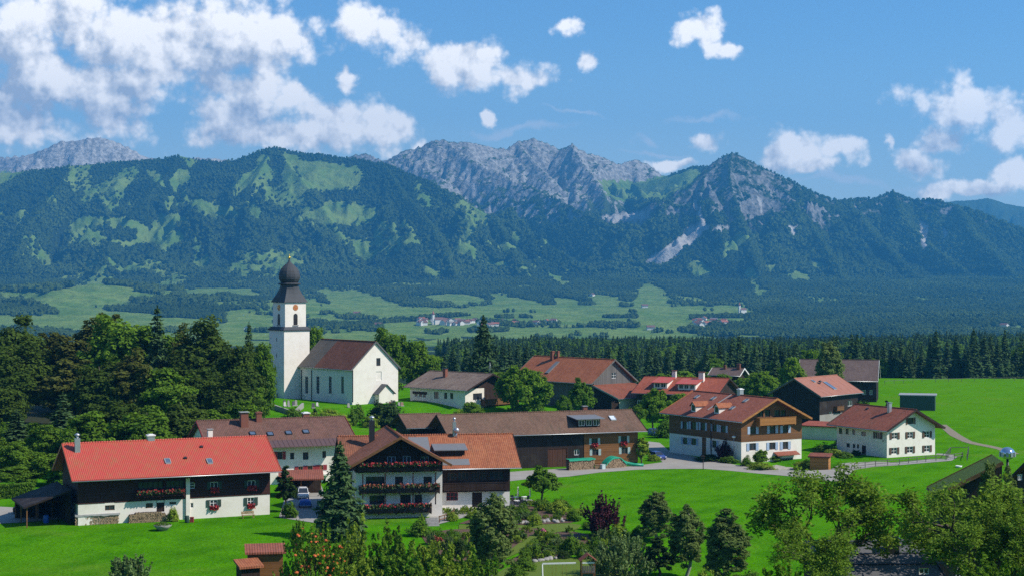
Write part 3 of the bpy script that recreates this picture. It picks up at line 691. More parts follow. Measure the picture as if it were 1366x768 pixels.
    def roof(s, mat, verge=None, wave=0.0, ridge=True, gutter=True, name='roof', mat2=None, u_split=None):
        b = MB(); Lh = s.L / 2 + s.og; vf, vb = -s.W / 2 - s.oe, s.W / 2 + (s.oe if s.kb else .05)
        def slab(v0, v1, u0, u1, mi):
            z0 = s.zr - abs(s.vr - v0) * (s.kf if v0 < s.vr else s.kb)
            if wave:
                n = int((u1 - u0) / wave * 2); us = [u0 + (u1 - u0) * i / n for i in range(n + 1)]
                rows = 7
                for i in range(n):
                    for r_ in range(rows):
                        va, vb_ = s.vr + (v0 - s.vr) * r_ / rows, s.vr + (v0 - s.vr) * (r_ + 1) / rows
                        za, zb = s.zr + (z0 - s.zr) * r_ / rows, s.zr + (z0 - s.zr) * (r_ + 1) / rows
                        ha, hb_ = (.06 if i % 2 else 0), (.06 if (i + 1) % 2 else 0)
                        q = [(us[i], va, za + ha), (us[i + 1], va, za + hb_), (us[i + 1], vb_, zb + hb_), (us[i], vb_, zb + ha)]
                        b.face(q if v0 > s.vr else q[::-1], mi, True)
            t = s.T * (.8 if wave else 1); up = -.012 if wave else 0
            p = [(u0, v0, z0 - t), (u1, v0, z0 - t), (u1, s.vr, s.zr - t), (u0, s.vr, s.zr - t), (u0, v0, z0 + up), (u1, v0, z0 + up), (u1, s.vr, s.zr + up), (u0, s.vr, s.zr + up)]
            if v0 > s.vr: p = [p[i] for i in (1, 0, 3, 2, 5, 4, 7, 6)]
            b.hexa(p, mi)
        for v0 in ([vf] + ([vb] if s.kb else [])):
            if u_split is None: slab(v0, None, -Lh, Lh, 0)
            else: slab(v0, None, -Lh, u_split, 1); slab(v0, None, u_split, Lh, 0)
        rf = b.build(name, [mat] + ([mat2] if mat2 else []), s.root)
        if ridge:
            r = MB(); n = max(6, int(2 * Lh / .38))
            for i in range(n):
                u = -Lh + 2 * Lh * (i + .5) / n
                r.tube([(u - Lh / n * 1.04, s.vr, s.zr + .0), (u + Lh / n * 1.04, s.vr, s.zr + .03)], [.13, .155], 6)
            r.build('ridge_cap', mat, rf)
        if verge:
            for u in (-Lh - .025, Lh + .025):
                for v0, k in ((vf, s.kf),) + (((vb, s.kb),) if s.kb else ()):
                    r = MB(); z0 = s.zr - abs(s.vr - v0) * k
                    r.bar((u, v0, z0 - s.T / 2 + .03), (u, s.vr, s.zr - s.T / 2 + .03), .05, s.T + .12)
                    r.build('verge_board', verge, rf)
        if gutter:
            r = MB(); z0 = s.zr - (s.vr - vf) * s.kf
            r.tube([(-Lh, vf - .06, z0 - s.T * .6), (Lh, vf - .06, z0 - s.T * .6)], .075, 6); r.build('gutter', P_STEEL if gutter is True else gutter, rf)
        s.rf = rf; return rf
    def window(s, f, box, frame=P_WHITE, bars=(1, 0), shutter=None, sw=.42, flowers=None, glass=GLASS, name='window', fw=.09, cut=True, h=None, sill=None, arch=False):
        """box: x0,y0,x1,y1 in the photograph; the window lies in the plane of wall f"""
        cx, cyy = (box[0] + box[2]) / 2, (box[1] + box[3]) / 2
        a, z = s.px2face(f, cx, cyy); a0, _ = s.px2face(f, box[0], cyy); a1, _ = s.px2face(f, box[2], cyy)
        w_ = abs(a1 - a0); _, z1 = s.px2face(f, cx, box[1]); _, z0 = s.px2face(f, cx, box[3]); hh = h or abs(z1 - z0)
        return s.window_at(f, a, z, w_, hh, frame, bars, shutter, sw, flowers, glass, name, fw, cut)
    def window_at(s, f, a, z, w_, hh, frame=P_WHITE, bars=(1, 0), shutter=None, sw=.42, flowers=None, glass=GLASS, name='window', fw=.09, cut=True, out=0.0):
        if cut: s.opening(f, a, z, w_, hh); d = -.13 + out
        else: d = .03 + out
        b = MB(); q = lambda aa, zz, oo: s.P(f, aa, zz, oo)
        g0, g1 = a - w_ / 2, a + w_ / 2
        b.face([q(g0, z - hh / 2, d), q(g1, z - hh / 2, d), q(g1, z + hh / 2, d), q(g0, z + hh / 2, d)])
        if not cut:
            b = MB(); b.hexa([q(g0, z - hh / 2, 0), q(g1, z - hh / 2, 0), q(g1, z - hh / 2, d), q(g0, z - hh / 2, d), q(g0, z + hh / 2, 0), q(g1, z + hh / 2, 0), q(g1, z + hh / 2, d), q(g0, z + hh / 2, d)])
        win = b.build(name, glass, s.root)
        def slat(fr, x0, x1, y0, y1, o0, o1): fr.hexa([q(x0, y0, o0), q(x1, y0, o0), q(x1, y0, o1), q(x0, y0, o1), q(x0, y1, o0), q(x1, y1, o0), q(x1, y1, o1), q(x0, y1, o1)])
        fr = MB(); t, bt = z + hh / 2, z - hh / 2; o0, o1 = d - .03, d + .045
        slat(fr, g0, g0 + fw, bt, t, o0, o1); slat(fr, g1 - fw, g1, bt, t, o0, o1)
        slat(fr, g0 + fw, g1 - fw, t - fw, t, o0, o1 - .003); slat(fr, g0 + fw, g1 - fw, bt, bt + fw, o0, o1 - .003)
        for i in range(bars[0]):
            x = g0 + w_ * (i + 1) / (bars[0] + 1); slat(fr, x - fw * .42, x + fw * .42, bt + fw, t - fw, o0, o1 - .006)
        for i in range(bars[1]):
            y = bt + hh * (i + 1) / (bars[1] + 1); slat(fr, g0 + fw, g1 - fw, y - .03, y + .03, o0, o1 - .009)
        fr.build('frame', frame, win)
        if shutter:
            for sg in (-1, 1):
                sh = MB(); x = a + sg * (w_ / 2 + sw / 2 + .03); n = 7
                slat(sh, x - sw / 2, x - sw / 2 + .07, bt - .04, t + .04, .05 + out, .10 + out); slat(sh, x + sw / 2 - .07, x + sw / 2, bt - .04, t + .04, .05 + out, .10 + out)
                for k in range(n):
                    y0 = bt - .04 + (hh + .08) * k / n; slat(sh, x - sw / 2 + .07, x + sw / 2 - .07, y0 + .008, y0 + (hh + .08) / n - .012, .055 + out, .09 + out)
                sh.build('shutter', shutter, win)
        if flowers:
            fb = MB(); slat(fb, g0 - .05, g1 + .05, bt - .24, bt - .04, .06 + out, .28 + out); fb.build('flower_box', D_DARK, win)
            flower_mesh(lambda k, r1, r2, r3: q(g0 - .05 + (w_ + .1) * k, bt - .02 + r1 * .32 - .12, .17 + out + r2 * .24), flowers, win, int(60 + 60 * w_))
        return win
    def door(s, f, box, mat=D_DOOR, z0=None, name='door', panes=0):
        cx = (box[0] + box[2]) / 2; a, _ = s.px2face(f, cx, box[3]); a0, _ = s.px2face(f, box[0], box[3]); a1, _ = s.px2face(f, box[2], box[3])
        _, zt = s.px2face(f, cx, box[1]); zb = z0 if z0 is not None else max(.02, s.px2face(f, cx, box[3])[1])
        w_, hh = abs(a1 - a0), zt - zb; s.opening(f, a, zb + hh / 2, w_, hh); q = s.P; d = -.10
        b = MB(); p = lambda x, z, o: s.P(f, x, z, o)
        n = max(2, int(w_ / .9))
        for i in range(n):
            x0, x1 = a - w_ / 2 + w_ * i / n + .02, a - w_ / 2 + w_ * (i + 1) / n - .02
            b.hexa([p(x0, zb, d - .06), p(x1, zb, d - .06), p(x1, zb, d), p(x0, zb, d), p(x0, zt - .06, d - .06), p(x1, zt - .06, d - .06), p(x1, zt - .06, d), p(x0, zt - .06, d)])
        dr = b.build(name, mat, s.root)
        fr = MB()
        for x in (a - w_ / 2 + .01, a + w_ / 2 - .01): fr.bar(p(x, zb, -.05), p(x, zt, -.05), .1)
        fr.bar(p(a - w_ / 2, zt - .03, -.05), p(a + w_ / 2, zt - .03, -.05), .1); fr.build('frame', mat, dr)
        if panes:
            g = MB(); fl_ = MB()
            for i in range(panes[0]):
                for j in range(panes[1]):
                    x0 = a - w_ / 2 + w_ * (i + .12) / panes[0]; x1 = a - w_ / 2 + w_ * (i + .88) / panes[0]; y0 = zb + hh * (j + .12) / panes[1]; y1 = zb + hh * (j + .88) / panes[1]
                    g.hexa([p(x0, y0, d), p(x1, y0, d), p(x1, y0, d + .02), p(x0, y0, d + .02), p(x0, y1, d), p(x1, y1, d), p(x1, y1, d + .02), p(x0, y1, d + .02)])
            g.build('glazing', GLASS, dr)
        h_ = MB(); h_.bar(p(a + w_ * .12, zb + 1.0, d + .03), p(a + w_ * .12, zb + 1.2, d + .03), .04); h_.build('handle', P_BLACK, dr)
        return dr
    def chimney(s, px, py_top, py_base, w=.8, mat=BRICK, cap=P_GREY, back=False, d=None, kind='slab'):
        if back is None: q = Vector(s.px2roof(px, py_base)); 
        q = s.px2roof(px, py_base, bool(back)); o = s.MI @ Vector((0, 0, CAMZ))
        # height from the picture at the same distance
        wq = s.M @ q; top = CAMZ + (HOR - py_top) / FPX * wq.y - s.zg; h = max(.5, top - q.z)
        b = MB(); b.box((q.x, q.y, q.z + h / 2 - .5), (w, d or w, h + 1.0 - .1)); c = b.build('chimney', mat, s.rf)
        k = MB()
        if kind == 'slab':
            for sx in (-1, 1):
                for sy in (-1, 1): k.box((q.x + sx * w * .4, q.y + sy * (d or w) * .4, q.z + h), (.1, .1, .2))
            k.box((q.x, q.y, q.z + h + .13), (w * 1.3, (d or w) * 1.3, .09))
        elif kind == 'band':
            k.box((q.x, q.y, q.z + h - .1), (w * 1.22, (d or w) * 1.22, .16)); k.box((q.x, q.y, q.z + h + .02), (w * .7, (d or w) * .7, .14))
        elif kind == 'cowl':
            k.tube([(q.x, q.y, q.z + h - .05), (q.x, q.y, q.z + h + .35)], w * .25, 8); k.lathe([(.02, q.z + h + .3), (w * .55, q.z + h + .38), (w * .5, q.z + h + .5), (.05, q.z + h + .72)], 10, 0, (q.x, q.y))
        k.build('cap', cap, s.rf) if kind == 'none' else k.build('chimney_cap', cap, s.rf)
        return c
    def slope_box(s, px, py, w, l, h, mat, name, frame=None, back=False):
        """a flat box lying on the roof: skylight, solar panel"""
        q = s.px2roof(px, py, back); k = s.kf; n = Vector((0, -k, 1)).normalized(); t = Vector((0, 1, k)).normalized()
        U = Vector((1, 0, 0))
        def cor(a, b_, z): return q + U * a + t * b_ + n * z
        b = MB(); b.hexa([cor(-w / 2, -l / 2, 0), cor(w / 2, -l / 2, 0), cor(w / 2, l / 2, 0), cor(-w / 2, l / 2, 0), cor(-w / 2, -l / 2, h), cor(w / 2, -l / 2, h), cor(w / 2, l / 2, h), cor(-w / 2, l / 2, h)])
        o = b.build(name, mat, s.rf)
        if frame:
            r = MB(); e = .07
            for (a0, b0, a1, b1) in ((-w / 2, -l / 2, w / 2, -l / 2), (-w / 2, l / 2, w / 2, l / 2), (-w / 2, -l / 2 + e, -w / 2, l / 2 - e), (w / 2, -l / 2 + e, w / 2, l / 2 - e)):
                r.bar(cor(a0, b0, h * .6), cor(a1, b1, h * .6), .1, h * 1.2 + .06)
            r.build(name + '_frame', frame, s.rf)
        return o
    def balcony(s, f, x0, x1, y_rail, y_floor, depth, mat, flowers=None, name='balcony', rail=1.0, solid=True, lip=None):
        xm = (x0 + x1) / 2
        a0, _ = s.px2face(f, x0, y_floor, depth); a1, _ = s.px2face(f, x1, y_floor, depth); _, zf = s.px2face(f, xm, y_floor, depth); _, zr = s.px2face(f, xm, y_rail, depth)
        if a0 > a1: a0, a1 = a1, a0
        p = lambda a, z, o: s.P(f, a, z, o)
        def hx(b, x0_, x1_, z0_, z1_, o0, o1): b.hexa([p(x0_, z0_, o0), p(x1_, z0_, o0), p(x1_, z0_, o1), p(x0_, z0_, o1), p(x0_, z1_, o0), p(x1_, z1_, o0), p(x1_, z1_, o1), p(x0_, z1_, o1)])
        b = MB(); hx(b, a0, a1, zf, zf + .16, .02, depth - .06)
        n = max(2, int((a1 - a0) / 2.4))
        for i in range(n + 1):
            x = a0 + .06 + (a1 - a0 - .12) * i / n; b.bar(p(x, zf - .12, .02), p(x, zf - .12, depth - .1), .12, .2)
        bal = b.build(name, mat, s.root)
        r = MB(); hx(r, a0 - .05, a1 + .05, zr - .09, zr, depth - .07, depth + .07)
        k = int((a1 - a0) / .17)
        for i in range(k):
            xa = a0 + (a1 - a0) * i / k; hx(r, xa + .01, a0 + (a1 - a0) * (i + 1) / k - .012, zf + .03, zr - .09, depth - .03, depth + .02)
        for x in (a0, a1):
            hx(r, x - .05, x + .05, zr - .09, zr - .003, .02, depth - .07)
            kk_ = int(depth / .2)
            for i in range(kk_):
                hx(r, x - .02, x + .02, zf + .03, zr - .09, .02 + (depth - .1) * i / kk_ + .01, .02 + (depth - .1) * (i + 1) / kk_ - .012)
        r.build('railing', mat, bal)
        if flowers:
            fbx = MB(); hx(fbx, a0 + .1, a1 - .1, zr - .2, zr + .02, depth + .08, depth + .30); fbx.build('flower_box', D_DARK, bal)
            for mt, nn, lo in ((PLANT, 40, -.10), (flowers, 24, 0)):
                flower_mesh(lambda t_, r1, r2, r3: p(a0 + .1 + (a1 - a0 - .2) * t_, zr + .06 + lo + r1 * .26, depth + .19 + r2 * .22), mt, bal, int((a1 - a0) * nn), gap=True)
        return bal
    def done(s): return s.root

def flower_mesh(fn, mat, parent, n, size=.11, gap=False):
    b = MB(); r = random.Random(n)
    for i in range(n):
        t = r.random()
        if gap and mnoise(Vector((t * 9, n * .37, 0))) > .42: continue
        c = fn(t, r.uniform(-1, 1), r.uniform(-1, 1), 0); d = Vector((r.uniform(-1, 1), r.uniform(-1, 1), r.uniform(-.3, 1))).normalized()
        x = d.orthogonal().normalized() * size * r.uniform(.6, 1.3); y = d.cross(x)
        b.face([c - x - y, c + x - y, c + x + y, c - x + y])
    return b.build('flowers' if mat is not PLANT else 'leaves', mat, parent)
def gable_dormer(H, px, py, w, h, depth, wall, roof_mat):
    """small dormer with a gabled roof on the front slope; px,py = middle of its sill"""
    q = H.px2roof(px, py); b = MB(); z0, z1 = q.z - .1, q.z + h; y0 = q.y; y1 = q.y + depth
    b.hexa([(q.x - w / 2, y0, z0), (q.x + w / 2, y0, z0), (q.x + w / 2, y1, z0), (q.x - w / 2, y1, z0), (q.x - w / 2, y0, z1), (q.x + w / 2, y0, z1), (q.x + w / 2, y1, z1), (q.x - w / 2, y1, z1)])
    ap = z1 + w * .45
    b.face([(q.x - w / 2, y0 - .002, z1), (q.x + w / 2, y0 - .002, z1), (q.x, y0 - .002, ap)])
    d = b.build('dormer', wall, H.root)
    r = MB(); o = .22
    for sg in (-1, 1):
        e = (q.x + sg * (w / 2 + o), z1 - o * .9)
        r.hexa([(e[0], y0 - .3, e[1] - .1), (q.x, y0 - .3, ap - .1), (q.x, y1 + .8, ap - .1), (e[0], y1 + .8, e[1] - .1), (e[0], y0 - .3, e[1]), (q.x, y0 - .3, ap), (q.x, y1 + .8, ap), (e[0], y1 + .8, e[1])][::1] if sg < 0 else
               [(q.x, y0 - .3, ap - .1), (e[0], y0 - .3, e[1] - .1), (e[0], y1 + .8, e[1] - .1), (q.x, y1 + .8, ap - .1), (q.x, y0 - .3, ap), (e[0], y0 - .3, e[1]), (e[0], y1 + .8, e[1]), (q.x, y1 + .8, ap)])
    r.build('dormer_roof', roof_mat, d)
    g = MB(); g.box((q.x, y0 - .01, z0 + h * .55 + .1), (w * .62, .06, h * .8)); g.build('dormer_window', GLASS, d)
    return d
def shed_dormer(H, x0, x1, ytop, ysill, roof_mat, wall, wins, depth=3.2, over=.35, tilt=.10, hgt=1.3):
    """flat roofed dormer; front edge between x0 and x1 at ysill in the photograph"""
    a = H.px2roof(x0, ysill); b_ = H.px2roof(x1, ysill); y0 = (a.y + b_.y) / 2; z0 = (a.z + b_.z) / 2; u0, u1 = a.x, b_.x; h = hgt
    b = MB(); b.hexa([(u0, y0, z0 - .2), (u1, y0, z0 - .2), (u1, y0 + depth, z0 - .2), (u0, y0 + depth, z0 - .2), (u0, y0, z0 + h), (u1, y0, z0 + h), (u1, y0 + depth, z0 + h + depth * tilt), (u0, y0 + depth, z0 + h + depth * tilt)])
    d = b.build('dormer', wall, H.root)
    r = MB(); t = .12; v0, v1 = y0 - over * 1.6, y0 + depth + .6
    za, zb = z0 + h - over * 1.6 * tilt + .005, z0 + h + (depth + .6) * tilt + .005
    r.hexa([(u0 - over, v0, za), (u1 + over, v0, za), (u1 + over, v1, zb), (u0 - over, v1, zb), (u0 - over, v0, za + t), (u1 + over, v0, za + t), (u1 + over, v1, zb + t), (u0 - over, v1, zb + t)])
    r.build('dormer_roof', roof_mat, d)
    n = len(wins)
    for fa, fb in wins:
        xa, xb = u0 + (u1 - u0) * fa, u0 + (u1 - u0) * fb
        g = MB(); g.box(((xa + xb) / 2, y0 - .02, z0 + h * .52), (xb - xa, .05, h * .66)); g.build('dormer_window', GLASS, d)
        g = MB()
        for x in (xa, (xa + xb) / 2, xb): g.box((x, y0 - .05, z0 + h * .52), (.07, .05, h * .7))
        for z in (z0 + h * .2, z0 + h * .84): g.box(((xa + xb) / 2, y0 - .048, z), (xb - xa, .05, .07))
        g.build('window_frame', P_WHITE, d)
    return d
def pilaster(H, f, px, y0, y1, w, mat, name, out=.1):
    a, z1 = H.px2face(f, px, y0); _, z0 = H.px2face(f, px, y1); b = MB(); q = H.P
    b.hexa([q(f, a - w / 2, z0, .003), q(f, a + w / 2, z0, .003), q(f, a + w / 2, z0, out), q(f, a - w / 2, z0, out), q(f, a - w / 2, z1, .003), q(f, a + w / 2, z1, .003), q(f, a + w / 2, z1, out), q(f, a - w / 2, z1, out)])
    return b.build(name, mat, H.root)
# ================================================================== the houses, front to back
# ---- red roofed farmhouse
h = House('farmhouse', 'long farmhouse with corrugated bright red roof, white below and dark timber above', 'farmhouse', -50.4, 248.9, 24.7, 27.6, 11.8, 6.49, 10.94, 1.19, 2.0, 0.0)
_, zs = h.px2face('F', 240, 665)
for bx in ((140, 669, 153, 680), (194.5, 667, 204, 677), (226, 665, 235, 672)): h.window('F', bx, P_BROWN, (1, 1))
h.door('F', (209, 666, 219, 682), D_DARK)
h.window('F', (254, 670, 258, 677), P_WHITE, (0, 0))
for bx in ((280, 666, 290, 675), (330, 663, 339, 673)): h.window('F', bx, P_WHITE, (1, 1), P_GREEN, .5, FLOWER_R)
h.window('F', (253, 643, 260, 651), P_WHITE, (0, 1), out=.03) if False else h.window('F', (253, 643, 260, 651), P_WHITE, (0, 1))
for bx in ((280.5, 642, 291, 651.5), (330, 640, 341, 649)): h.window('F', bx, P_WHITE, (1, 0), P_GREEN, .45, FLOWER_R)
h.window('F', (184, 641.5, 218, 653), D_DARK, (4, 0)); h.window('F', (221.5, 640, 246, 652), D_DARK, (3, 0))
h.wall('lower_wall', -h.deep, zs, W_WHITE); h.wall('upper_wall', zs, 99, D_RED, .05)
h.roof(R_RED, R_RED, wave=.27)
h.balcony('F', 181, 247, 655, 662, .9, D_RED, FLOWER_R, rail=.9)
pilaster(h, 'F', 250, 637, 694, .55, W_WHITE, 'white_pillar', .35)
pilaster(h, 'F', 318, 688.5, 695, 12.2, W_CONC, 'plinth', .04)
h.chimney(103, 583.5, 601, .75, P_STEEL, P_STEEL, kind='cowl'); h.chimney(201, 579, 588, 1.0, P_STEEL, P_WHITE, back=True, kind='band'); h.chimney(280, 573, 586, .7, W_WHITE, P_GREY, back=True)
for px, py in ((223.5, 615), (279.5, 615)): h.slope_box(px, py, .75, 1.15, .14, GLASS_B, 'skylight', P_GREY)
for px, py in ((247, 611), (268.5, 596)): h.slope_box(px, py, .45, .4, .22, P_BLACK, 'roof_vent')
# ---- row house behind it
h = House('row_house', 'long white house with brown tiled roof, copper canopy and red shutters behind the red roof', 'house', -41.3, 293.1, 22.0, 24.3, 14.2, 6.74, 10.47, .85, 1.2, 0.0)
for bx in ((404, 602.5, 411.5, 612.5), (430, 601, 435, 610)): h.window('F', bx, P_BROWN, (1, 0))
h.window('F', (370, 602, 376.5, 612), P_BROWN, (1, 0), P_RED, .55)
h.window('F', (387, 603, 392.5, 612), P_BROWN, (0, 0)); h.window('F', (412, 602.5, 418, 611), P_BROWN, (1, 0), P_RED, .5) if False else None
h.window('F', (434, 601, 441, 609), P_BROWN, (1, 0), P_RED, .5) if False else None
for bx in ((398, 621.5, 404, 628), (410.5, 620.5, 417, 627.5), (427, 619.5, 431, 626)): h.window('F', bx, D_GOLD, (1, 0), P_RED, .62)
h.wall('wall', -h.deep, 99, W_WHITE); h.roof(R_ROW, P_RED)
a0, z0 = h.px2face('F', 360, 592, 1.2); a1, z1 = h.px2face('F', 450, 586, .2)
b = MB(); q = h.P; b.hexa([q('F', a0, 6.35, 2.3), q('F', a1, 6.35, 2.3), q('F', a1, 7.3, .05), q('F', a0, 7.3, .05), q('F', a0, 6.45, 2.3), q('F', a1, 6.45, 2.3), q('F', a1, 7.4, .05), q('F', a0, 7.4, .05)])
for i in range(16):
    x = a0 + (a1 - a0) * i / 15; b.bar(q('F', x, 6.47, 2.3), q('F', x, 7.42, .05), .06)
b.build('copper_canopy', R_COPPER, h.root)
b = MB(); a0, z0 = h.px2face('F', 372, 634, .8); a1, _ = h.px2face('F', 440, 632, .8)
b.hexa([q('F', a0, z0 - .25, .03), q('F', a1, z0 - .25, .03), q('F', a1, z0 - .25, .9), q('F', a0, z0 - .25, .9), q('F', a0, z0, .03), q('F', a1, z0, .03), q('F', a1, z0, .9), q('F', a0, z0, .9)]); b.build('ledge', W_WHITE, h.root)
h.chimney(325.5, 550, 567, 1.25, BRICK, P_GREY); h.chimney(345, 549, 556.5, .9, BRICK, BRICK, back=True, kind='band'); h.chimney(408, 549.5, 559, 1.1, BRICK, P_WHITE, back=True, kind='band')
for px, py in ((337, 578), (360.5, 578.5), (385, 577), (408, 575.5)): h.slope_box(px, py, 1.0, 1.1, .14, GLASS_B, 'skylight', P_BLACK)
# ---- flowered chalet
h = House('chalet', 'gabled chalet with three timber balconies full of red geraniums behind the tall spruce', 'chalet', -17.6, 253.1, -79.4, 14.8, 12.5, 7.66, 11.78, 2.06, 1.1, 0.0)
for bx in ((516.5, 608, 528, 618), (537.5, 607.5, 548, 618), (561, 608, 572, 618)): h.window('R', bx, P_LBLUE, (1, 0))
for bx in ((488, 635, 513, 648), (527, 635, 537.5, 646), (565, 635, 576, 646)): h.window('R', bx, P_BROWN, (1, 0))
for bx in ((493, 660, 513, 672), (534, 659, 548, 672), (553, 659, 563, 672)): h.window('R', bx, P_BROWN, (1, 0))
_, zs = h.px2face('R', 530, 629)
h.wall('lower_wall', -h.deep, zs, W_WHITE); h.wall('gable_cladding', zs, 99, D_DARK, .05)
rf = h.roof(R_CHAL, D_BROWN)
h.balcony('R', 478.5, 589, 618.5, 628, 1.7, D_DARK, FLOWER_R); h.balcony('R', 480, 587, 647.5, 657, 1.7, D_DARK, FLOWER_O); h.balcony('R', 482, 576, 674, 684, 1.6, D_DARK, FLOWER_R)
for px in (484, 514, 551, 581):
    b = MB(); a, _ = h.px2face('R', px, 640, 1.6); b.bar(h.P('R', a, 2.0, 1.6), h.P('R', a, 6.6, 1.6), .16); b.build('balcony_post', D_DARK, h.root)
h.chimney(496, 560, 588, .8, P_BLACK, P_STEEL, kind='cowl')
# ---- its wing
h = House('chalet_wing', 'orange tiled wing with a glazed timber upper floor on the right of the chalet', 'house wing', -13.1, 259.1, 9.8, 23.6, 13.2, 6.43, 10.71, 1.6, 1.3, 0.0)
for bx in ((597, 630, 610, 640), (611, 629, 626, 640), (629, 628.5, 640, 640), (641, 628, 650, 640), (653, 628, 672, 639)): h.window('F', bx, P_BROWN, (2, 0))
h.window('F', (595.5, 656, 611, 667), P_RED, (2, 1)); h.door('F', (630, 656, 643, 676), D_DARK)
_, zs = h.px2face('F', 640, 655)
h.wall('lower_wall', -h.deep, zs, W_WHITE); h.wall('upper_wall', zs, 99, D_DARK, .05)
h.roof(R_ORANGE, D_DARK, mat2=R_CHAL, u_split=-1.5)
h.balcony('F', 592, 676, 643, 654, .9, D_DARK)
shed_dormer(h, 582, 620, 590, 607, R_SHEET, D_DARK, [], 3.4, .4, .18, .9)
h.slope_box(602, 616, 5.4, 1.6, .05, R_SHEET, 'metal_flashing'); h.slope_box(560, 596, 3.0, 5.4, .05, R_SHEET, 'metal_valley')
h.chimney(606, 562, 580, .5, P_STEEL, P_STEEL, kind='cowl')
b = MB(); q = h.px2roof(609, 583); b.tube([(q.x, q.y, q.z - .2), (q.x, q.y, q.z + .9)], .08, 8); b.blob((q.x, q.y, q.z + 1.1), .42, 0, 1, 0); b.build('round_cowl', P_STEEL, h.root)
# ---- long barn
h = House('long_barn', 'long low farm building, mossy brown roof with flat dormer, dark timber and ochre end', 'farm building', 4.5, 318.1, 19.6, 35.9, 12.0, 6.24, 9.66, 1.47, 1.18, 0.0)
for bx in ((789, 584, 797, 592), (828, 581, 836, 589.5)): h.window('F', bx, P_BROWN, (1, 0), P_TEAL, .45, FLOWER_R)
for bx in ((790, 598.5, 798, 606.5), (829, 596, 837, 604.5)): h.window('F', bx, P_BROWN, (1, 0), P_TEAL, .5)
h.window('F', (766, 599, 773, 606.5), P_WHITE, (1, 0))
h.door('F', (731, 597, 757, 626), D_DOOR, 0.02)
a_, _ = h.px2face('F', 779, 600)
h.wall('wall', -h.deep, 99, D_BLACK)
b = MB(); hl = h.L / 2 + .06; top = h.under(-h.W / 2)
full = h.op['F']; xs = sorted({a_, hl} | {c for o in full for c in (o[0] - o[2] / 2, o[0] + o[2] / 2) if a_ < c < hl})
for x0, x1 in zip(xs, xs[1:]):
    zz = sorted({.35, top} | {c for o in full if o[0] - o[2] / 2 < (x0 + x1) / 2 < o[0] + o[2] / 2 for c in (o[1] - o[3] / 2, o[1] + o[3] / 2)})
    for k in range(0, len(zz) - 1, 2): b.hexa([h.P('F', x0, zz[k], .01), h.P('F', x1, zz[k], .01), h.P('F', x1, zz[k], .07), h.P('F', x0, zz[k], .07), h.P('F', x0, zz[k + 1], .01), h.P('F', x1, zz[k + 1], .01), h.P('F', x1, zz[k + 1], .07), h.P('F', x0, zz[k + 1], .07)])
b.build('ochre_cladding', D_OCHRE, h.root)
h.roof(R_BARN, D_DARK)
shed_dormer(h, 770, 801, 548, 569, R_SHEET, D_DARK, [(.06, .3), (.38, .62), (.7, .94)], 5.2, .6, .07, 1.55)
h.slope_box(817, 557.5, 1.1, 1.5, .14, mat_glass('bright_rooflight', (.35, .38, .42)), 'skylight', P_GREY)
h.chimney(780, 542, 551, .8, BRICK, P_GREY, back=True)
h = House('low_barn_wing', 'low brown tiled wing at the dark left end of the long farm building', 'farm building', -17.5, 321.5, 19.6, 6.4, 9.4, 7.0, 9.1, .9, .9, 0.0)
h.wall('wall', -h.deep, 99, D_BLACK); h.roof(R_BARN, D_DARK)
# ---- big brown and white house
h = House('timber_house', 'large house, brown timber over white plaster, golden balcony and two small roof dormers', 'house', 43.5, 333.9, -59.4, 22.9, 14.6, 7.83, 11.89, 1.74, 1.19, 0.0, deep=2.6)
for bx in ((911, 562, 916.5, 571), (922, 562, 929, 572), (935, 563, 941, 573), (950.5, 565.5, 956.5, 574.5), (962, 567, 968.5, 576)): h.window('F', bx, P_BROWN, (1, 0), P_LBLUE, .55)
for bx in ((911, 583, 917, 592), (922, 584, 929, 593), (950, 587, 956, 596.5)): h.window('F', bx, P_BROWN, (1, 0), P_LBLUE, .55)
h.door('F', (936.6, 583, 941.8, 601), D_BROWN, .05)
for bx in ((1010, 546.5, 1018, 555.5), (1020, 546, 1027, 555.5), (1033, 546, 1040, 555), (1041, 546, 1048, 555)): h.window('R', bx, D_DARK, (1, 0))
for bx in ((1000.5, 568.5, 1008, 578), (1026.5, 567, 1034, 577), (1044, 567, 1051, 576.5), (999.5, 590.5, 1008, 600), (1026, 589.5, 1034, 599), (1044, 588.5, 1051, 598.5)): h.window('R', bx, P_BROWN, (1, 0), P_LBLUE, .6)
_, zs = h.px2face('R', 1030, 586.5)
h.door('R', (1040, 610, 1058, 626), P_GREY, -1.4, 'garage_door', (5, 4))
h.wall('lower_wall', -h.deep, zs, W_WHITE); h.wall('upper_wall', zs, 99, D_BROWN, .06)
h.roof(R_BIG, D_GOLD)
h.balcony('R', 1014, 1062, 556, 566, 1.4, D_GOLD, FLOWER_O if False else None)
b = MB(); a0, _ = h.px2face('R', 1034, 605, .5); a1, _ = h.px2face('R', 1064, 605, .5); q = h.P
b.hexa([q('R', a0, .95, 1.3), q('R', a1, .95, 1.3), q('R', a1, 1.5, .02), q('R', a0, 1.5, .02), q('R', a0, 1.07, 1.3), q('R', a1, 1.07, 1.3), q('R', a1, 1.62, .02), q('R', a0, 1.62, .02)]); b.build('garage_canopy', R_BIG, h.root)
for px, py in ((925, 548.5), (956, 551)): gable_dormer(h, px, py, 1.5, 1.35, 2.6, P_LBLUE if False else W_WHITE, R_ORANGE)
h.chimney(987.5, 518, 527, .9, P_STEEL, P_WHITE, back=True, kind='band')
for px, py in ((952, 531), (995, 534), (977, 544), (930, 529)): h.slope_box(px, py, .8, 1.1, .13, GLASS_B, 'skylight', P_GREY)
h.slope_box(960, 536, .25, 6.5, .1, P_GREY, 'snow_guard')
pilaster(h, 'F', 949, 559, 604, .16, D_DARK, 'downpipe', .16)
hb_ = h
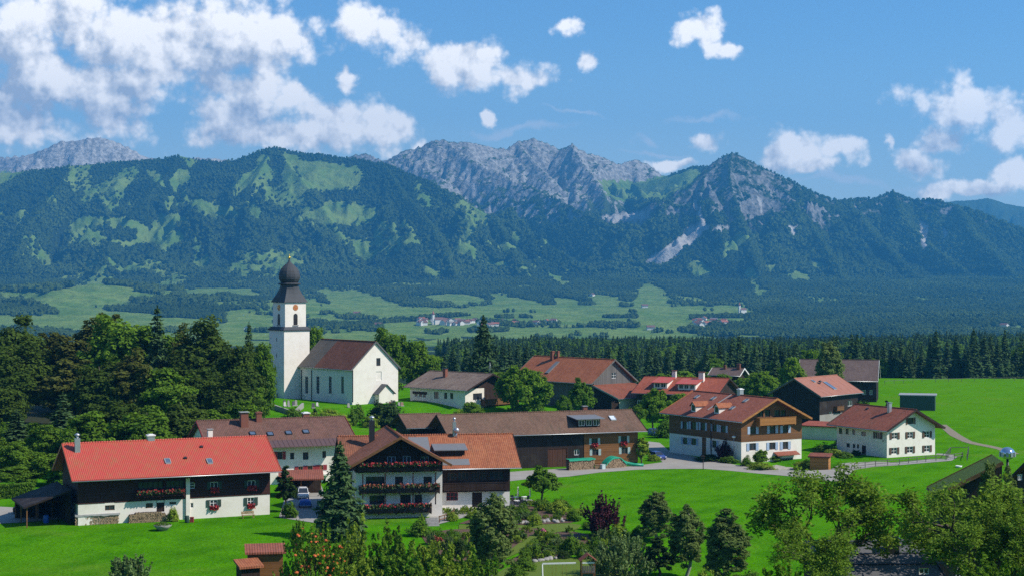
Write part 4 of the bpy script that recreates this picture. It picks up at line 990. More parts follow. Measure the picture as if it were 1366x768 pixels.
# ---- white house on the right
h = House('white_house', 'white plastered house with weathered red roof and brown shutters beside the right meadow', 'house', 74.1, 338.6, -60.5, 14.7, 12.4, 5.36, 9.14, 1.52, 1.28, 0.0)
for bx in ((1119, 570.5, 1123.5, 578), (1128, 571, 1132, 578.5), (1137, 572, 1141, 579), (1149, 575, 1155, 580.5), (1129, 590.5, 1133.5, 596), (1137.5, 591.5, 1141, 597), (1143, 592, 1146, 597.5)): h.window('F', bx, P_BROWN, (0, 0))
h.window('F', (1168, 576, 1174.5, 584.5), P_BROWN, (1, 0), P_BROWN, .55); h.door('F', (1150, 593.5, 1155, 607), D_DARK, .03)
h.window('R', (1210.5, 556.5, 1219, 565), P_BROWN, (1, 0), P_BROWN, .35)
for bx in ((1189.5, 576.5, 1197, 585), (1210.5, 575.5, 1217.5, 584), (1233, 574.5, 1240, 583), (1189, 596.5, 1196.5, 605), (1210, 595, 1217.5, 603.5), (1233, 593.5, 1240, 602)): h.window('R', bx, P_WHITE, (1, 1), P_BROWN, .5)
h.wall('wall', -h.deep, 99, W_WHITE); h.roof(R_WHITE, D_DARK)
h.chimney(1186.5, 537.5, 549, .65, P_STEEL, P_STEEL); h.slope_box(1157, 545, .5, .5, .2, P_BLACK, 'roof_vent')
b = MB(); b.tube([h.P('F', h.L / 2 - .5, 3.4, .1), h.P('F', h.L / 2 - .5, 3.4, .5)], .04, 6); b.blob(h.P('F', h.L / 2 - .5, 3.25, .55), .14, 0, 2, 0); b.build('wall_lamp', P_BLACK, h.root)
# ---- dark barn with the rusted roof
h = House('timber_barn', 'dark timber barn with rusty orange roof carrying a solar panel', 'barn', 73.4, 412.2, 49.3, 18.0, 12.7, 7.06, 11.02, 1.08, .93, 0.0)
h.window('F', (1106, 549, 1110, 556), P_WHITE, (0, 0)); h.window('F', (1131, 534, 1137, 541), P_WHITE, (1, 0))
h.wall('plinth', -h.deep, 2.6, W_CONC, .04, 'F'); h.wall('wall', -h.deep, 99, D_BLACK); h.roof(R_RB, D_GREY)
h.balcony('F', 1117, 1126, 541, 547, .9, D_BROWN)
h.slope_box(1107, 514, 1.5, 3.4, .12, SOLAR, 'solar_panel', P_GREY); h.slope_box(1085, 508, .9, 1.0, .1, GLASS_B, 'skylight', P_GREY)
b = MB(); q = h.px2roof(1094, 511.6); b.tube([(q.x, q.y, q.z), (q.x, q.y, q.z + .5)], .1, 8); b.lathe([(.05, q.z + .4), (.5, q.z + .5), (.5, q.z + .62), (.05, q.z + .9)], 12, 0, (q.x, q.y)); b.build('roof_ventilator', P_BLACK, h.root)
# ---- the house behind it
h = House('brown_house', 'brown timber house with dark tiled roof and white verge at the meadow edge', 'house', 94.2, 490.9, -14.3, 21.4, 15.1, 6.0, 11.49, .5, 1.29, 0.06)
for bx in ((1150, 520, 1155, 526), (1160, 520, 1164, 526)): h.window('F', bx, P_WHITE, (1, 0))
h.wall('wall', -h.deep, 99, D_BLACK); h.roof(R_BACK, P_WHITE)
# ---- barn with the grey gable in the middle
h = House('old_barn', 'big old barn with sunlit orange tiled roof and weathered grey plank gable', 'barn', 16.1, 446.4, -46.9, 28.5, 14.1, 8.28, 14.06, .77, 1.46, 1.54)
h.window('R', (816, 496.5, 822, 504), P_WHITE, (1, 1))
h.wall('wall', -h.deep, 99, D_GREY); h.roof(R_BB, D_GREY)
h.chimney(737, 468, 479, .9, BRICK, BRICK, kind='band'); h.chimney(744.5, 468, 475.5, .6, BRICK, BRICK, back=True, kind='band')
h.slope_box(737, 490, 1.2, 5.0, .25, R_SHEET, 'roof_ramp')
h = House('barn_annex', 'lean-to with red brown roof and pale garage wall below the grey barn gable', 'barn annex', 28.7, 432.9, 43.1, 14.0, 8.5, 4.9, 7.9, .7, .6, 1.2, vr=4.25)
h.door('F', (816, 535, 826, 546), D_DARK, .05, 'garage_door')
h.wall('wall', -h.deep, 99, D_BLACK, 0, 'LRB'); h.wall('front_wall', -h.deep, 99, W_CREAM, .02, 'F'); h.roof(R_WHITE, P_GREY, ridge=False)
# ---- red roofed complex
h = House('red_house', 'red tiled house with two flat dormers and two white chimneys between trees', 'house', 43.8, 427.9, -23.0, 20.3, 18.7, 6.42, 9.96, 1.0, 1.1, 0.0)
h.window('F', (850, 533, 856, 540), P_WHITE, (1, 0))
h.wall('wall', -h.deep, 99, D_DARK); h.roof(R_RC, D_DARK)
shed_dormer(h, 872, 890, 503, 517.5, R_RED, W_WHITE, [(.1, .45), (.55, .9)], 5.0, .5, .16, 1.5); shed_dormer(h, 904, 928, 505, 519.5, R_RED, W_WHITE, [(.08, .3), (.38, .6), (.7, .92)], 5.0, .5, .16, 1.5)
h.chimney(899.5, 494.5, 503.5, .95, W_WHITE, BRICK); h.chimney(936, 496.5, 508, 1.25, W_WHITE, BRICK)
h = House('grey_roofed_house', 'small house with grey roof and brick chimneys almost hidden in far trees', 'house', 64.4, 507.5, -25.8, 8.0, 6.4, 6.3, 8.31, 1.0, 1.1, -2.0, deep=5)
h.wall('wall', -h.deep, 99, D_DARK); h.roof(R_BACK, P_WHITE); h.chimney(985.5, 485, 492, .9, BRICK, BRICK, kind='band'); h.chimney(967, 487, 491.5, .7, BRICK, BRICK, kind='band')
# ---- white house with balcony behind the long barn
h = House('balcony_house', 'white house with grey brown roof and gable balcony standing right of the church', 'house', -13.1, 436.8, -42.1, 19.5, 17.2, 7.06, 10.78, 1.56, .86, .52)
for bx in ((579, 522, 585, 531), (592.5, 523, 596.5, 531.5), (600.5, 523.5, 604.5, 531.5), (579, 541, 585, 551), (592.5, 542, 596.5, 551), (601, 543, 605, 551)): h.window('F', bx, P_BROWN, (1, 0))
h.door('F', (563, 540, 568.5, 553), D_DARK, .05)
for bx in ((553, 522, 557, 529), (558.5, 522, 563, 529.5), (564, 522, 568, 530)): h.window('F', bx, P_WHITE, (0, 0))
h.window('R', (631, 524, 643, 532.5), D_DARK, (1, 0)); h.window('R', (657, 540.5, 668, 549.5), D_DARK, (1, 0)); h.window('R', (657, 523, 666, 531), D_DARK, (1, 0))
a0, z0 = h.px2face('R', 648, 531); _, z1 = h.px2face('R', 640, 517)
h.wall('wall', -h.deep, z1, W_WHITE); h.wall('gable_cladding', z1, 99, D_DARK, .05, 'LR'); h.wall('eave_wall', z1, 99, W_WHITE, 0, 'FB')
a, z = h.px2face('F', 560, 528); b = MB(); q = h.P
for (a0, a1, z0_, z1_) in ((a - 2.6, a + 2.6, z - 2.2, z - 1.1), (a - 2.6, a + 2.6, z + .55, z + 1.2)): b.hexa([q('F', a0, z0_, .01), q('F', a1, z0_, .01), q('F', a1, z0_, .07), q('F', a0, z0_, .07), q('F', a0, z1_, .01), q('F', a1, z1_, .01), q('F', a1, z1_, .07), q('F', a0, z1_, .07)])
b.build('timber_cladding', D_DARK, h.root)
b = MB(); a0, z0 = h.px2face('R', 646, 538.5); b.hexa([q('R', a0, z0, .02), q('R', h.W / 2, z0, .02), q('R', h.W / 2, z0, .08), q('R', a0, z0, .08), q('R', a0, z1, .02), q('R', h.W / 2, z1, .02), q('R', h.W / 2, z1, .08), q('R', a0, z1, .08)]); b.build('balcony_recess', D_DARK, h.root)
h.roof(R_HW, D_DARK); h.balcony('R', 647, 692, 530.5, 539, 1.5, D_BROWN)
h.chimney(594, 491.5, 502, .9, BRICK, P_BLACK)
b = MB(); q = h.px2roof(653.6, 499); b.tube([(q.x, q.y, q.z - .2), (q.x, q.y, q.z + 3.0)], .05, 6)
for k in range(4): b.bar((q.x - .7 + .1 * k, q.y, q.z + 1.4 + .4 * k), (q.x + .7 - .1 * k, q.y, q.z + 1.4 + .4 * k), .04)
b.build('roof_aerial', P_STEEL, h.root)
# ---- houses glimpsed behind the left wood
h = House('hidden_house', 'red roofed house glimpsed between the dark wood and the church tower', 'house', -72.5, 452, 30, 12, 10, 8.2, 12.2, .8, .9, 3.0)
h.window('F', (334, 506, 338, 512), P_WHITE, (1, 0)); h.wall('wall', -h.deep, 99, D_DARK); h.roof(R_RC, D_DARK)
# ---- carports and sheds
def shed(name, label, cat, x, y, rot, L, W, z_lo, z_hi, wall, roofm, zg=0.0, open_front=False, og=.35, oe=.4, vmat=None):
    h = House(name, label, cat, x, y, rot, L, W, z_lo, z_hi, og, oe, zg, vr=W / 2)
    if open_front:
        for sx in (-1, 0, 1):
            b = MB(); b.bar((sx * (L / 2 - .12), -W / 2 + .1, -.6), (sx * (L / 2 - .12), -W / 2 + .1, h.under(-W / 2 + .1)), .16); b.build('post', vmat or D_BROWN, h.root)
        h.wall('wall', -1.0, 99, wall, 0, 'BL')
    else: h.wall('wall', -1.0, 99, wall)
    h.roof(roofm, vmat, ridge=False, gutter=False); return h
# farmhouse lean-to and its little roof
q = at(60, 690)
h = shed('carport', 'dark open lean-to carport on the left end of the red roofed farmhouse', 'carport', -66.5, 241.5, 24.7 - 90, 10.5, 6.0, 2.9, 5.0, D_BLACK, D_BLACK, open_front=True)
q = on(62, 691); h = shed('wood_shelter', 'small brown roofed shelter on posts beside the blue barrel', 'shelter', q.x + .2, q.y + 1.6, 24.7, 4.2, 2.4, 2.5, 3.3, D_BROWN, R_WHITE, open_front=True)
q = on(406, 664); h = shed('carport', 'paved drive carport with brown flat roof between spruce and row house', 'carport', q.x - 1.0, q.y + 3.6, 8, 6.4, 5.5, 3.0, 3.8, D_DARK, R_BIG, open_front=True)
q = on(1097, 588); h = shed('garage', 'low garage with dull red roof between the timber house and the white house', 'garage', q.x + 2.0, q.y + 6, -30, 9.5, 6.0, 3.0, 3.5, W_CREAM, R_RC)
q = on(1092, 622); h = shed('garden_shed', 'little orange timber shed standing in the bushes by the yard', 'shed', q.x + .6, q.y + 1.6, -20, 3.4, 2.4, 1.9, 2.3, D_GOLD, R_WHITE)
q = on(1228, 547); h = shed('field_shed', 'dark green field shed with flat pale roof alone on the right meadow', 'shed', q.x, q.y + 3, -16, 9.0, 6.0, 4.1, 4.2, P_GREEN, P_GREY, zg=gz(q.x, q.y))
# ================================================================== church
CX, CY, CR, CZ = -42.4, 441.8, -52.0, 2.94
h = House('church', 'white village church with onion domed clock tower and red brown nave roof', 'church', CX, CY, CR, 25.5, 13.8, 11.84, 18.80, .35, .55, CZ)
for px0, px1 in ((407, 411), (422, 426), (438.5, 442.3), (455, 458.6)):
    h.window('F', (px0, 501.5, px1, 524.5), P_GREY, (1, 5))
h.window('R', (502, 477, 507.5, 487.5), P_BROWN, (0, 1)); h.window('R', (501.5, 495, 509, 506.5), P_WHITE, (0, 0), glass=W_CHURCH, name='niche')
h.wall('nave_wall', -h.deep, 99, W_CHURCH)
h.roof(R_CH, R_DARKSH, mat2=R_CHG, u_split=-4.8)
for px in (402.5, 416, 471): pilaster(h, 'F', px, 493, 536, .16, P_BLACK, 'downpipe', .18)
# porch at the gable
a, z = h.px2face('R', 509, 530); q = h.P; b = MB(); pw, ph, pd = 2.2, 2.9, 2.2
b.hexa([q('R', a - pw, -1, .02), q('R', a + pw, -1, .02), q('R', a + pw, -1, pd), q('R', a - pw, -1, pd), q('R', a - pw, ph, .02), q('R', a + pw, ph, .02), q('R', a + pw, ph, pd), q('R', a - pw, ph, pd)])
b.face([q('R', a - pw, ph, pd), q('R', a + pw, ph, pd), q('R', a, ph + 2.0, pd)]); po = b.build('porch', W_CHURCH, h.root)
b = MB()
for sg in (-1, 1):
    e = q('R', a + sg * (pw + .5), ph - .35, pd + .4); e2 = q('R', a + sg * (pw + .5), ph - .35, .03); t = q('R', a, ph + 2.1, pd + .4); t2 = q('R', a, ph + 2.1, .03); U = Vector((0, 0, .14))
    b.hexa([e, t, t2, e2, e + U, t + U, t2 + U, e2 + U])
b.build('porch_roof', R_DARKSH, po)
# tower, placed by its three visible edges
s2 = 3.85
TL = Vector((-h.L / 2 - s2 - .02, -11.6 + s2, 0))                                       # the tower stands at the far end, proud of the nave wall
tc = h.M @ TL
def zt(py): return CAMZ + (HOR - py) / FPX * tc.y - CZ
trot = 0.0
def sq(bm, half, z0, z1, m=0): bm.box((TL.x, TL.y, (z0 + z1) / 2), (half * 2, half * 2, z1 - z0), m, trot)
b = MB(); sq(b, s2, -1.2, zt(440)); tw = b.build('tower_shaft', W_CHURCH, h.root)
s3 = s2 * .82
b = MB(); sq(b, s3, zt(437), zt(403)); up = b.build('belfry', W_CHURCH, h.root)
b = MB(); sq(b, s2 + .3, zt(440), zt(438.6)); b.box((TL.x, TL.y, (zt(438.6) + zt(435)) / 2), ((s2 + .25) * 2, (s2 + .25) * 2, zt(435) - zt(438.6)), 0, trot, (.84, .84)); b.build('cornice_roof', R_ONION, h.root)
b = MB(); c8 = (TL.x, TL.y); r2 = math.sqrt(2)
# flared skirt, neck and onion: square at the foot, turning eight sided
def ring(half, z, k):
    """k=0 square, k=1 octagon-round"""
    P = []
    for i in range(32):
        t = 2 * math.pi * i / 32; cq = 1 / max(abs(math.cos(t)), abs(math.sin(t))); rr = half * (cq * (1 - k) + k * (1.04 if i % 4 else 1.08)); a = t + trot
        P.append((TL.x + rr * math.cos(a), TL.y + rr * math.sin(a), z))
    return P
def loft(rings, name, mat, parent):
    b = MB()
    for r_ in rings: b.v += r_
    n = 32
    for i in range(len(rings) - 1):
        for k in range(n): b.f.append((i * n + k, i * n + (k + 1) % n, (i + 1) * n + (k + 1) % n, (i + 1) * n + k)); b.m.append(0); b.sm.append(False)
    b.f.append(tuple((len(rings) - 1) * n + k for k in range(n))); b.m.append(0); b.sm.append(False)
    b.f.append(tuple(range(n))[::-1]); b.m.append(0); b.sm.append(False)
    return b.build(name, mat, parent)
mpp = tc.y / FPX
prof = [(s3 + .38, 402.8, 0), (s3 + .32, 401.8, 0), (s3 - .12, 397, .1), (s3 - .55, 391.5, .3), (s3 - .86, 386, .6), (s3 - 1.0, 381.5, .85), (s3 - 1.0, 379.5, .9)]
loft([ring(a_, zt(y_), k_) for a_, y_, k_ in prof], 'tower_roof', R_ONION, h.root)
loft([ring(a_, zt(y_), k_) for a_, y_, k_ in [(s3 - .8, 380, .9), (s3 - .42, 379.2, .9), (s3 - .42, 378.2, .9), (s3 - 1.1, 376.8, 1)]], 'tower_collar', R_ONION, h.root)
on_ = [(10.5, 377.6), (13.2, 375.8), (15.0, 372.5), (15.6, 369.5), (15.2, 365.8), (13.8, 361.5), (11.2, 357.5), (7.5, 354), (4.2, 351.6), (2.0, 349.5), (1.0, 347), (.5, 344.5)]
loft([ring(a_ * mpp * .88, zt(y_), 1) for a_, y_ in on_], 'onion_dome', R_ONION, h.root)
b = MB(); b.blob((TL.x, TL.y, zt(343.6)), .38, 0, 0, 0); b.tube([(TL.x, TL.y, zt(344.5)), (TL.x, TL.y, zt(339))], .05, 6); b.bar((TL.x - .35, TL.y, zt(340.4)), (TL.x + .35, TL.y, zt(340.4)), .07); b.build('gilded_finial', P_GOLD, h.root)
# faces of the tower: belfry arches, clocks, slits
cosr, sinr = math.cos(trot), math.sin(trot)
def tf(k, a, z, o, half):
    """k 0..3 face, a along, o out"""
    t = trot + k * math.pi / 2; N = Vector((math.cos(t), math.sin(t), 0)); A = Vector((-N.y, N.x, 0))
    return Vector((TL.x, TL.y, 0)) + N * (half + o) + A * a + Vector((0, 0, z))
def poly_plate(k, pts, half, o0, o1, mat, name, parent):
    b = MB(); P0 = [tf(k, a, z, o0, half) for a, z in pts]; P1 = [tf(k, a, z, o1, half) for a, z in pts]
    b.face(P1)
    for i in range(len(pts)): j = (i + 1) % len(pts); b.face([P0[i], P0[j], P1[j], P1[i]])
    return b.build(name, mat, parent)
for k in range(4):
    za, zb, wv_ = zt(432.5), zt(417.5), .62
    arch = [(-wv_, za), (wv_, za)] + [(wv_ * math.cos(R(i * 18)), zb - wv_ + wv_ * math.sin(R(i * 18))) for i in range(11)]
    aw = poly_plate(k, arch, s3, -.05, .03, P_BLACK, 'belfry_opening', up)
    poly_plate(k, [(-wv_ - .25, za - .28), (wv_ + .25, za - .28), (wv_ + .25, za - .02), (-wv_ - .25, za - .02)], s3, 0, .16, W_CONC, 'belfry_sill', up)
    for j in range(7): poly_plate(k, [(-wv_ * .92, za + .12 + j * .3), (wv_ * .92, za + .12 + j * .3), (wv_ * .92, za + .22 + j * .3), (-wv_ * .92, za + .22 + j * .3)], s3, .03, .09, D_DARK, 'louvre', up) if j < 6 else None
    zc = zt(409.6); cr = .78
    cf = poly_plate(k, [(cr * math.cos(R(i * 15)), zc + cr * math.sin(R(i * 15))) for i in range(24)], s3, -.02, .06, mat_paint('clock_face', (.46, .13, .045), .5) if k == 0 else bpy.data.materials['clock_face'], 'clock', up)
    for i in range(12):
        t = R(i * 30); c0 = (.62 * math.cos(t), zc + .62 * math.sin(t)); dx, dz = math.cos(t) * .1, math.sin(t) * .1; ex, ez = -math.sin(t) * .04, math.cos(t) * .04
        poly_plate(k, [(c0[0] - dx - ex, c0[1] - dz - ez), (c0[0] + dx - ex, c0[1] + dz - ez), (c0[0] + dx + ex, c0[1] + dz + ez), (c0[0] - dx + ex, c0[1] - dz + ez)], s3, .06, .08, P_GOLD, 'hour_mark', up)
    for ln, t in ((.42, R(150)), (.6, R(28))):
        dx, dz = math.cos(t) * ln, math.sin(t) * ln; ex, ez = -math.sin(t) * .045, math.cos(t) * .045
        poly_plate(k, [(-ex, zc - ez), (dx - ex, zc + dz - ez), (dx + ex, zc + dz + ez), (ex, zc + ez)], s3, .081, .11, P_GOLD, 'clock_hand', up)
    for py in (452, 473, 509): poly_plate(k, [(-.16, zt(py + 2.6)), (.16, zt(py + 2.6)), (.16, zt(py - 2.6)), (-.16, zt(py - 2.6))], s2, -.02, .02, P_BLACK, 'slit_window', tw) if k == 3 else None
    if k == 3: poly_plate(k, [(-.1, zt(529)), (.75, zt(529)), (.75, zt(523)), (-.1, zt(523))], s2, -.02, .03, P_GREY, 'low_window', tw)
    poly_plate(k, [(-s2 - .05, -1.2), (s2 + .05, -1.2), (s2 + .05, .45), (-s2 - .05, .45)], s2, -.05, .05, W_CONC, 'tower_plinth', tw) if False else None
# ------------------------------------------------------------------ vegetation
BARK = mat_paint('bark', (.085, .065, .048), .95, var=.5, scale=6); BARK_P = mat_paint('pale_bark', (.30, .28, .25), .9, var=.5, scale=5)
L_DARK = leaf_mat('beech_leaves', (0.036, 0.070, 0.013), (0.101, 0.154, 0.025)); L_MID = leaf_mat('maple_leaves', (0.062, 0.132, 0.014), (0.173, 0.296, 0.028))
L_LIGHT = leaf_mat('linden_leaves', (0.077, 0.161, 0.014), (0.202, 0.340, 0.034)); L_OLIVE = leaf_mat('olive_brown_leaves', (0.056, 0.073, 0.016), (0.146, 0.162, 0.037))
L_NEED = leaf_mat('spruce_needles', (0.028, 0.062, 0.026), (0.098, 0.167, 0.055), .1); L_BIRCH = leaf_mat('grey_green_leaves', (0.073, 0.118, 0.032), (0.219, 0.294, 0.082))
L_PURP = leaf_mat('purple_leaves', (0.035, 0.013, 0.019), (0.128, 0.045, 0.058), .2); L_WALN = leaf_mat('ash_leaves', (0.068, 0.136, 0.015), (0.239, 0.365, 0.045)); L_SHRUB = leaf_mat('shrub_leaves', (0.053, 0.121, 0.014), (0.166, 0.292, 0.033))
L_SILV = leaf_mat('silver_green_leaves', (0.081, 0.140, 0.050), (0.245, 0.342, 0.123)); L_YEL = leaf_mat('yellow_green_leaves', (0.120, 0.203, 0.018), (0.329, 0.428, 0.053)); L_DRK2 = leaf_mat('yew_leaves', (0.016, 0.037, 0.011), (0.051, 0.088, 0.021), .15)
BERRY = mat_paint('rowan_berries', (.62, .13, .03), .6, var=.4, scale=8)

def leaf_quads(C, N, size, tint, aspect=.6, seed=0):
    """one diamond leaf per row of C, facing N"""
    g = np.random.default_rng(seed); n = len(C)
    N = N / np.maximum(np.linalg.norm(N, axis=1, keepdims=True), 1e-6)
    A = g.normal(size=(n, 3)); A -= N * (A * N).sum(1, keepdims=True); A /= np.maximum(np.linalg.norm(A, axis=1, keepdims=True), 1e-6)
    Bv = np.cross(N, A); s = (size * g.uniform(.6, 1.3, n))[:, None] if np.isscalar(size) else (size * g.uniform(.7, 1.25, n))[:, None]
    V = np.stack([C - A * s, C + Bv * s * aspect, C + A * s, C - Bv * s * aspect], 1).reshape(-1, 3)
    F = np.arange(4 * n).reshape(n, 4)
    return V, F, np.repeat(tint, 4)
def sph(n, g):
    d = g.normal(size=(n, 3)); return d / np.linalg.norm(d, axis=1, keepdims=True)
class Tree:
    """a kind of plant at real size: height H, width W, meshes for trunk and crown"""
    def __init__(s, name, H, W, crown, trunk=None, extra=None): s.name, s.H, s.W, s.crown, s.trunk, s.extra = name, H, W, crown, trunk, extra
def crown_mesh(C, N, size, tint, mat, aspect=.6, seed=0):
    V, F, T = leaf_quads(C, N, size, np.clip(tint, 0, 1), aspect, seed)
    return mesh_np('crown', V, F, [mat], False, dict(tint=T))
def skel_mesh(b, mat):
    me = bpy.data.meshes.new('trunk'); me.from_pydata(b.v, [], b.f); me.materials.append(mat); me.polygons.foreach_set('use_smooth', b.sm); me.update(); return me
def broadleaf(name, seed, mat, H=20, W=14, base=.16, clumps=110, per=85, leaf=.42, lob=.42, bark=BARK, shape=1.0, flat=1.0, low=.62, cl=.105):
    g = np.random.default_rng(seed); r = random.Random(seed)
    cz = H * (base + 1) / 2; rz = H * (1 - base) / 2; rx = W / 2
    d = sph(clumps, g); d[:, 2] = np.where(d[:, 2] < -.5, d[:, 2] * low, d[:, 2])
    if low >= 1: d[:, :2] *= np.where(d[:, 2] < 0, np.minimum(.9 / np.maximum(np.hypot(d[:, 0], d[:, 1]), .01), 2.2), 1)[:, None]
    k = np.array([1 - lob * .5 + lob * mnoise(Vector(q * 1.9) + Vector((seed, 0, 0))) for q in d])
    rad = k * g.uniform(.62, 1.0, clumps) ** .8
    taper = 1 - .28 * shape * np.clip(d[:, 2], 0, 1)
    P = np.stack([d[:, 0] * rx * rad * taper, d[:, 1] * rx * rad * taper, cz + d[:, 2] * rz * rad], 1)
    rc = g.uniform(.75, 1.35, clumps) * W * cl
    o = sph(clumps * per, g) * (g.random(clumps * per) ** .45)[:, None]
    ci = np.repeat(np.arange(clumps), per); o[:, 2] *= .72
    C = P[ci] + o * rc[ci][:, None]
    out = C - np.array([0, 0, cz - rz * .2]); out /= np.linalg.norm(out, axis=1, keepdims=True)
    N = out * .5 + o * .6 + sph(len(C), g) * .75 + np.array([0, 0, .35])
    tint = g.uniform(.05, .6, clumps)[ci] + g.uniform(-.12, .4, len(C))
    cm = crown_mesh(C, N, leaf, tint, mat, .62, seed)
    b = MB(); tr = H * .022; pts = [(0, 0, -1.0), (0, 0, H * base * .5), (r.uniform(-.3, .3), r.uniform(-.3, .3), H * (base + .12)), (r.uniform(-.8, .8), r.uniform(-.8, .8), H * .6), (0, 0, H * .86)]
    b.tube(pts, [tr * 1.35, tr * 1.05, tr * .9, tr * .5, tr * .12], 8)
    for i in r.sample(range(clumps), min(clumps, 26)):
        q = Vector(P[i]); z0 = max(H * base * .8, min(q.z - (abs(q.x) + abs(q.y)) * .55, H * .7)); a = Vector((0, 0, z0)); mid = (a + q) / 2 + Vector((0, 0, H * .02))
        b.tube([a, mid, q], [tr * .42, tr * .24, tr * .06], 5, cap=False)
    return Tree(name, H, W, cm, skel_mesh(b, bark))
def conifer(name, seed, mat, H=22, W=8, layers=26, br=9, sprays=16, droop=.25, power=.85, bark=BARK, size=.55):
    g = np.random.default_rng(seed); r = random.Random(seed); Cs, Ns, Ts, Ss = [], [], [], []
    b = MB(); b.tube([(0, 0, -1), (0, 0, H * .5), (0, 0, H * .985)], [H * .016, H * .010, .03], 7)
    for i in range(layers):
        f = (i + r.uniform(-.3, .3)) / layers; z = H * (.04 + .95 * f); rl = W / 2 * (1 - f) ** power * r.uniform(.78, 1.12) + .12
        nb = max(4, int(br * (1 - f * .5)))
        for k in range(nb):
            a = 2 * math.pi * (k + r.uniform(-.4, .4)) / nb + i * 1.7; L = rl * r.uniform(.6, 1.15); up = .22 * f - droop * (1 - f)
            m = max(4, int(sprays * L / (W / 2)) + 2); t = g.random(m) ** .7; lw = .12 + .16 * L * (1 - t * .5)
            x = L * t; side = g.normal(size=m) * lw; zz = z + x * up - .10 * x * t + np.abs(side) * -.25 - g.random(m) * .35
            Cs.append(np.stack([math.cos(a) * x - math.sin(a) * side, math.sin(a) * x + math.cos(a) * side, zz], 1))
            Ns.append(np.stack([math.cos(a) * .35 + g.normal(size=m) * .4, math.sin(a) * .35 + g.normal(size=m) * .4, .75 + g.normal(size=m) * .35], 1))
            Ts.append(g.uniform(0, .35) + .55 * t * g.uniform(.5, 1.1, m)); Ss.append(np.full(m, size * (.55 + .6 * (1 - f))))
            if k % 3 == 0 and f < .8: b.tube([(0, 0, z), (math.cos(a) * L * .9, math.sin(a) * L * .9, z + L * .9 * up)], [.05, .015], 4, cap=False)
    C = np.concatenate(Cs); g2 = g.random(len(C)); top = np.stack([g.normal(size=40) * .06, g.normal(size=40) * .06, H * (.93 + .07 * g.random(40))], 1)
    C = np.concatenate([C, top]); N = np.concatenate(Ns + [sph(40, g)]); T = np.concatenate(Ts + [np.full(40, .5)]); S = np.concatenate(Ss + [np.full(40, .22)])
    return Tree(name, H, W, crown_mesh(C, N, S, T, mat, .42, seed), skel_mesh(b, bark))
def shrub(name, seed, mat, H=3, W=4, n=2600, leaf=.16, spiky=0.0, lob=.4, stem=True, berries=None, fill=.5, shell=.6):
    """bush from a dome of twigs with leaves; spiky = upright shoots"""
    g = np.random.default_rng(seed); r = random.Random(seed); m = max(30, n // 26)
    d = sph(m, g); d[:, 2] = np.abs(d[:, 2]) * 1.05 - .05
    k = np.array([1 - lob * .5 + lob * mnoise(Vector(q * 2.2) + Vector((seed, 3, 0))) for q in d]) * g.uniform(shell, 1.0, m)
    P = np.stack([d[:, 0] * W / 2 * k, d[:, 1] * W / 2 * k, H * (.10 + .86 * d[:, 2] * k)], 1); P[:, 2] = np.maximum(P[:, 2], .1 * H)
    ci = np.repeat(np.arange(m), n // m); o = sph(len(ci), g) * (g.random(len(ci)) ** .5)[:, None]
    if spiky:
        t = g.random(len(ci)); ln = H * spiky * g.uniform(.5, 1.3, m)[ci]; lean = np.stack([P[:, 0] * .35, P[:, 1] * .35, np.full(m, H * .5)], 1); lean /= np.linalg.norm(lean, axis=1, keepdims=True)
        C = P[ci] + lean[ci] * (t * ln)[:, None] * .9 + o * leaf * 1.3 * (1.3 - t)[:, None]
        C[:, 2] *= H / max(H, C[:, 2].max())
        N = o * .8 + sph(len(ci), g) * .5
    else:
        C = P[ci] + o * (W * .13) * np.array([1, 1, .8]); N = o * .7 + d[ci] * .5 + sph(len(ci), g) * .6 + np.array([0, 0, .3])
    C[:, 2] = np.maximum(C[:, 2], .04)
    tint = g.uniform(.05, .55, m)[ci] + g.uniform(-.1, .4, len(ci))
    cm = crown_mesh(C, N, leaf, tint, mat, .55, seed); tk = None
    if stem:
        b = MB()
        for i in r.sample(range(m), min(m, 14)):
            q = Vector(P[i]); b.tube([(q.x * .12, q.y * .12, -.25), (q.x * .5, q.y * .5, q.z * .55), q], [H * .012 + .015, H * .008 + .01, .008], 5, cap=False)
        tk = skel_mesh(b, BARK)
    ex = None
    if berries:
        bb = MB(); rr = random.Random(seed + 5)
        for i in rr.sample(range(m), int(m * .75)):
            q = Vector(P[i]) * 1.06; c = q + Vector((rr.uniform(-.2, .2), rr.uniform(-.2, .2), rr.uniform(-.05, .25))); bb.blob(c, rr.uniform(.09, .2), 0, i, .6, 5, .6)
        ex = bpy.data.meshes.new('berries'); ex.from_pydata(bb.v, [], bb.f); ex.materials.append(berries)
    return Tree(name, H, W, cm, tk, ex)
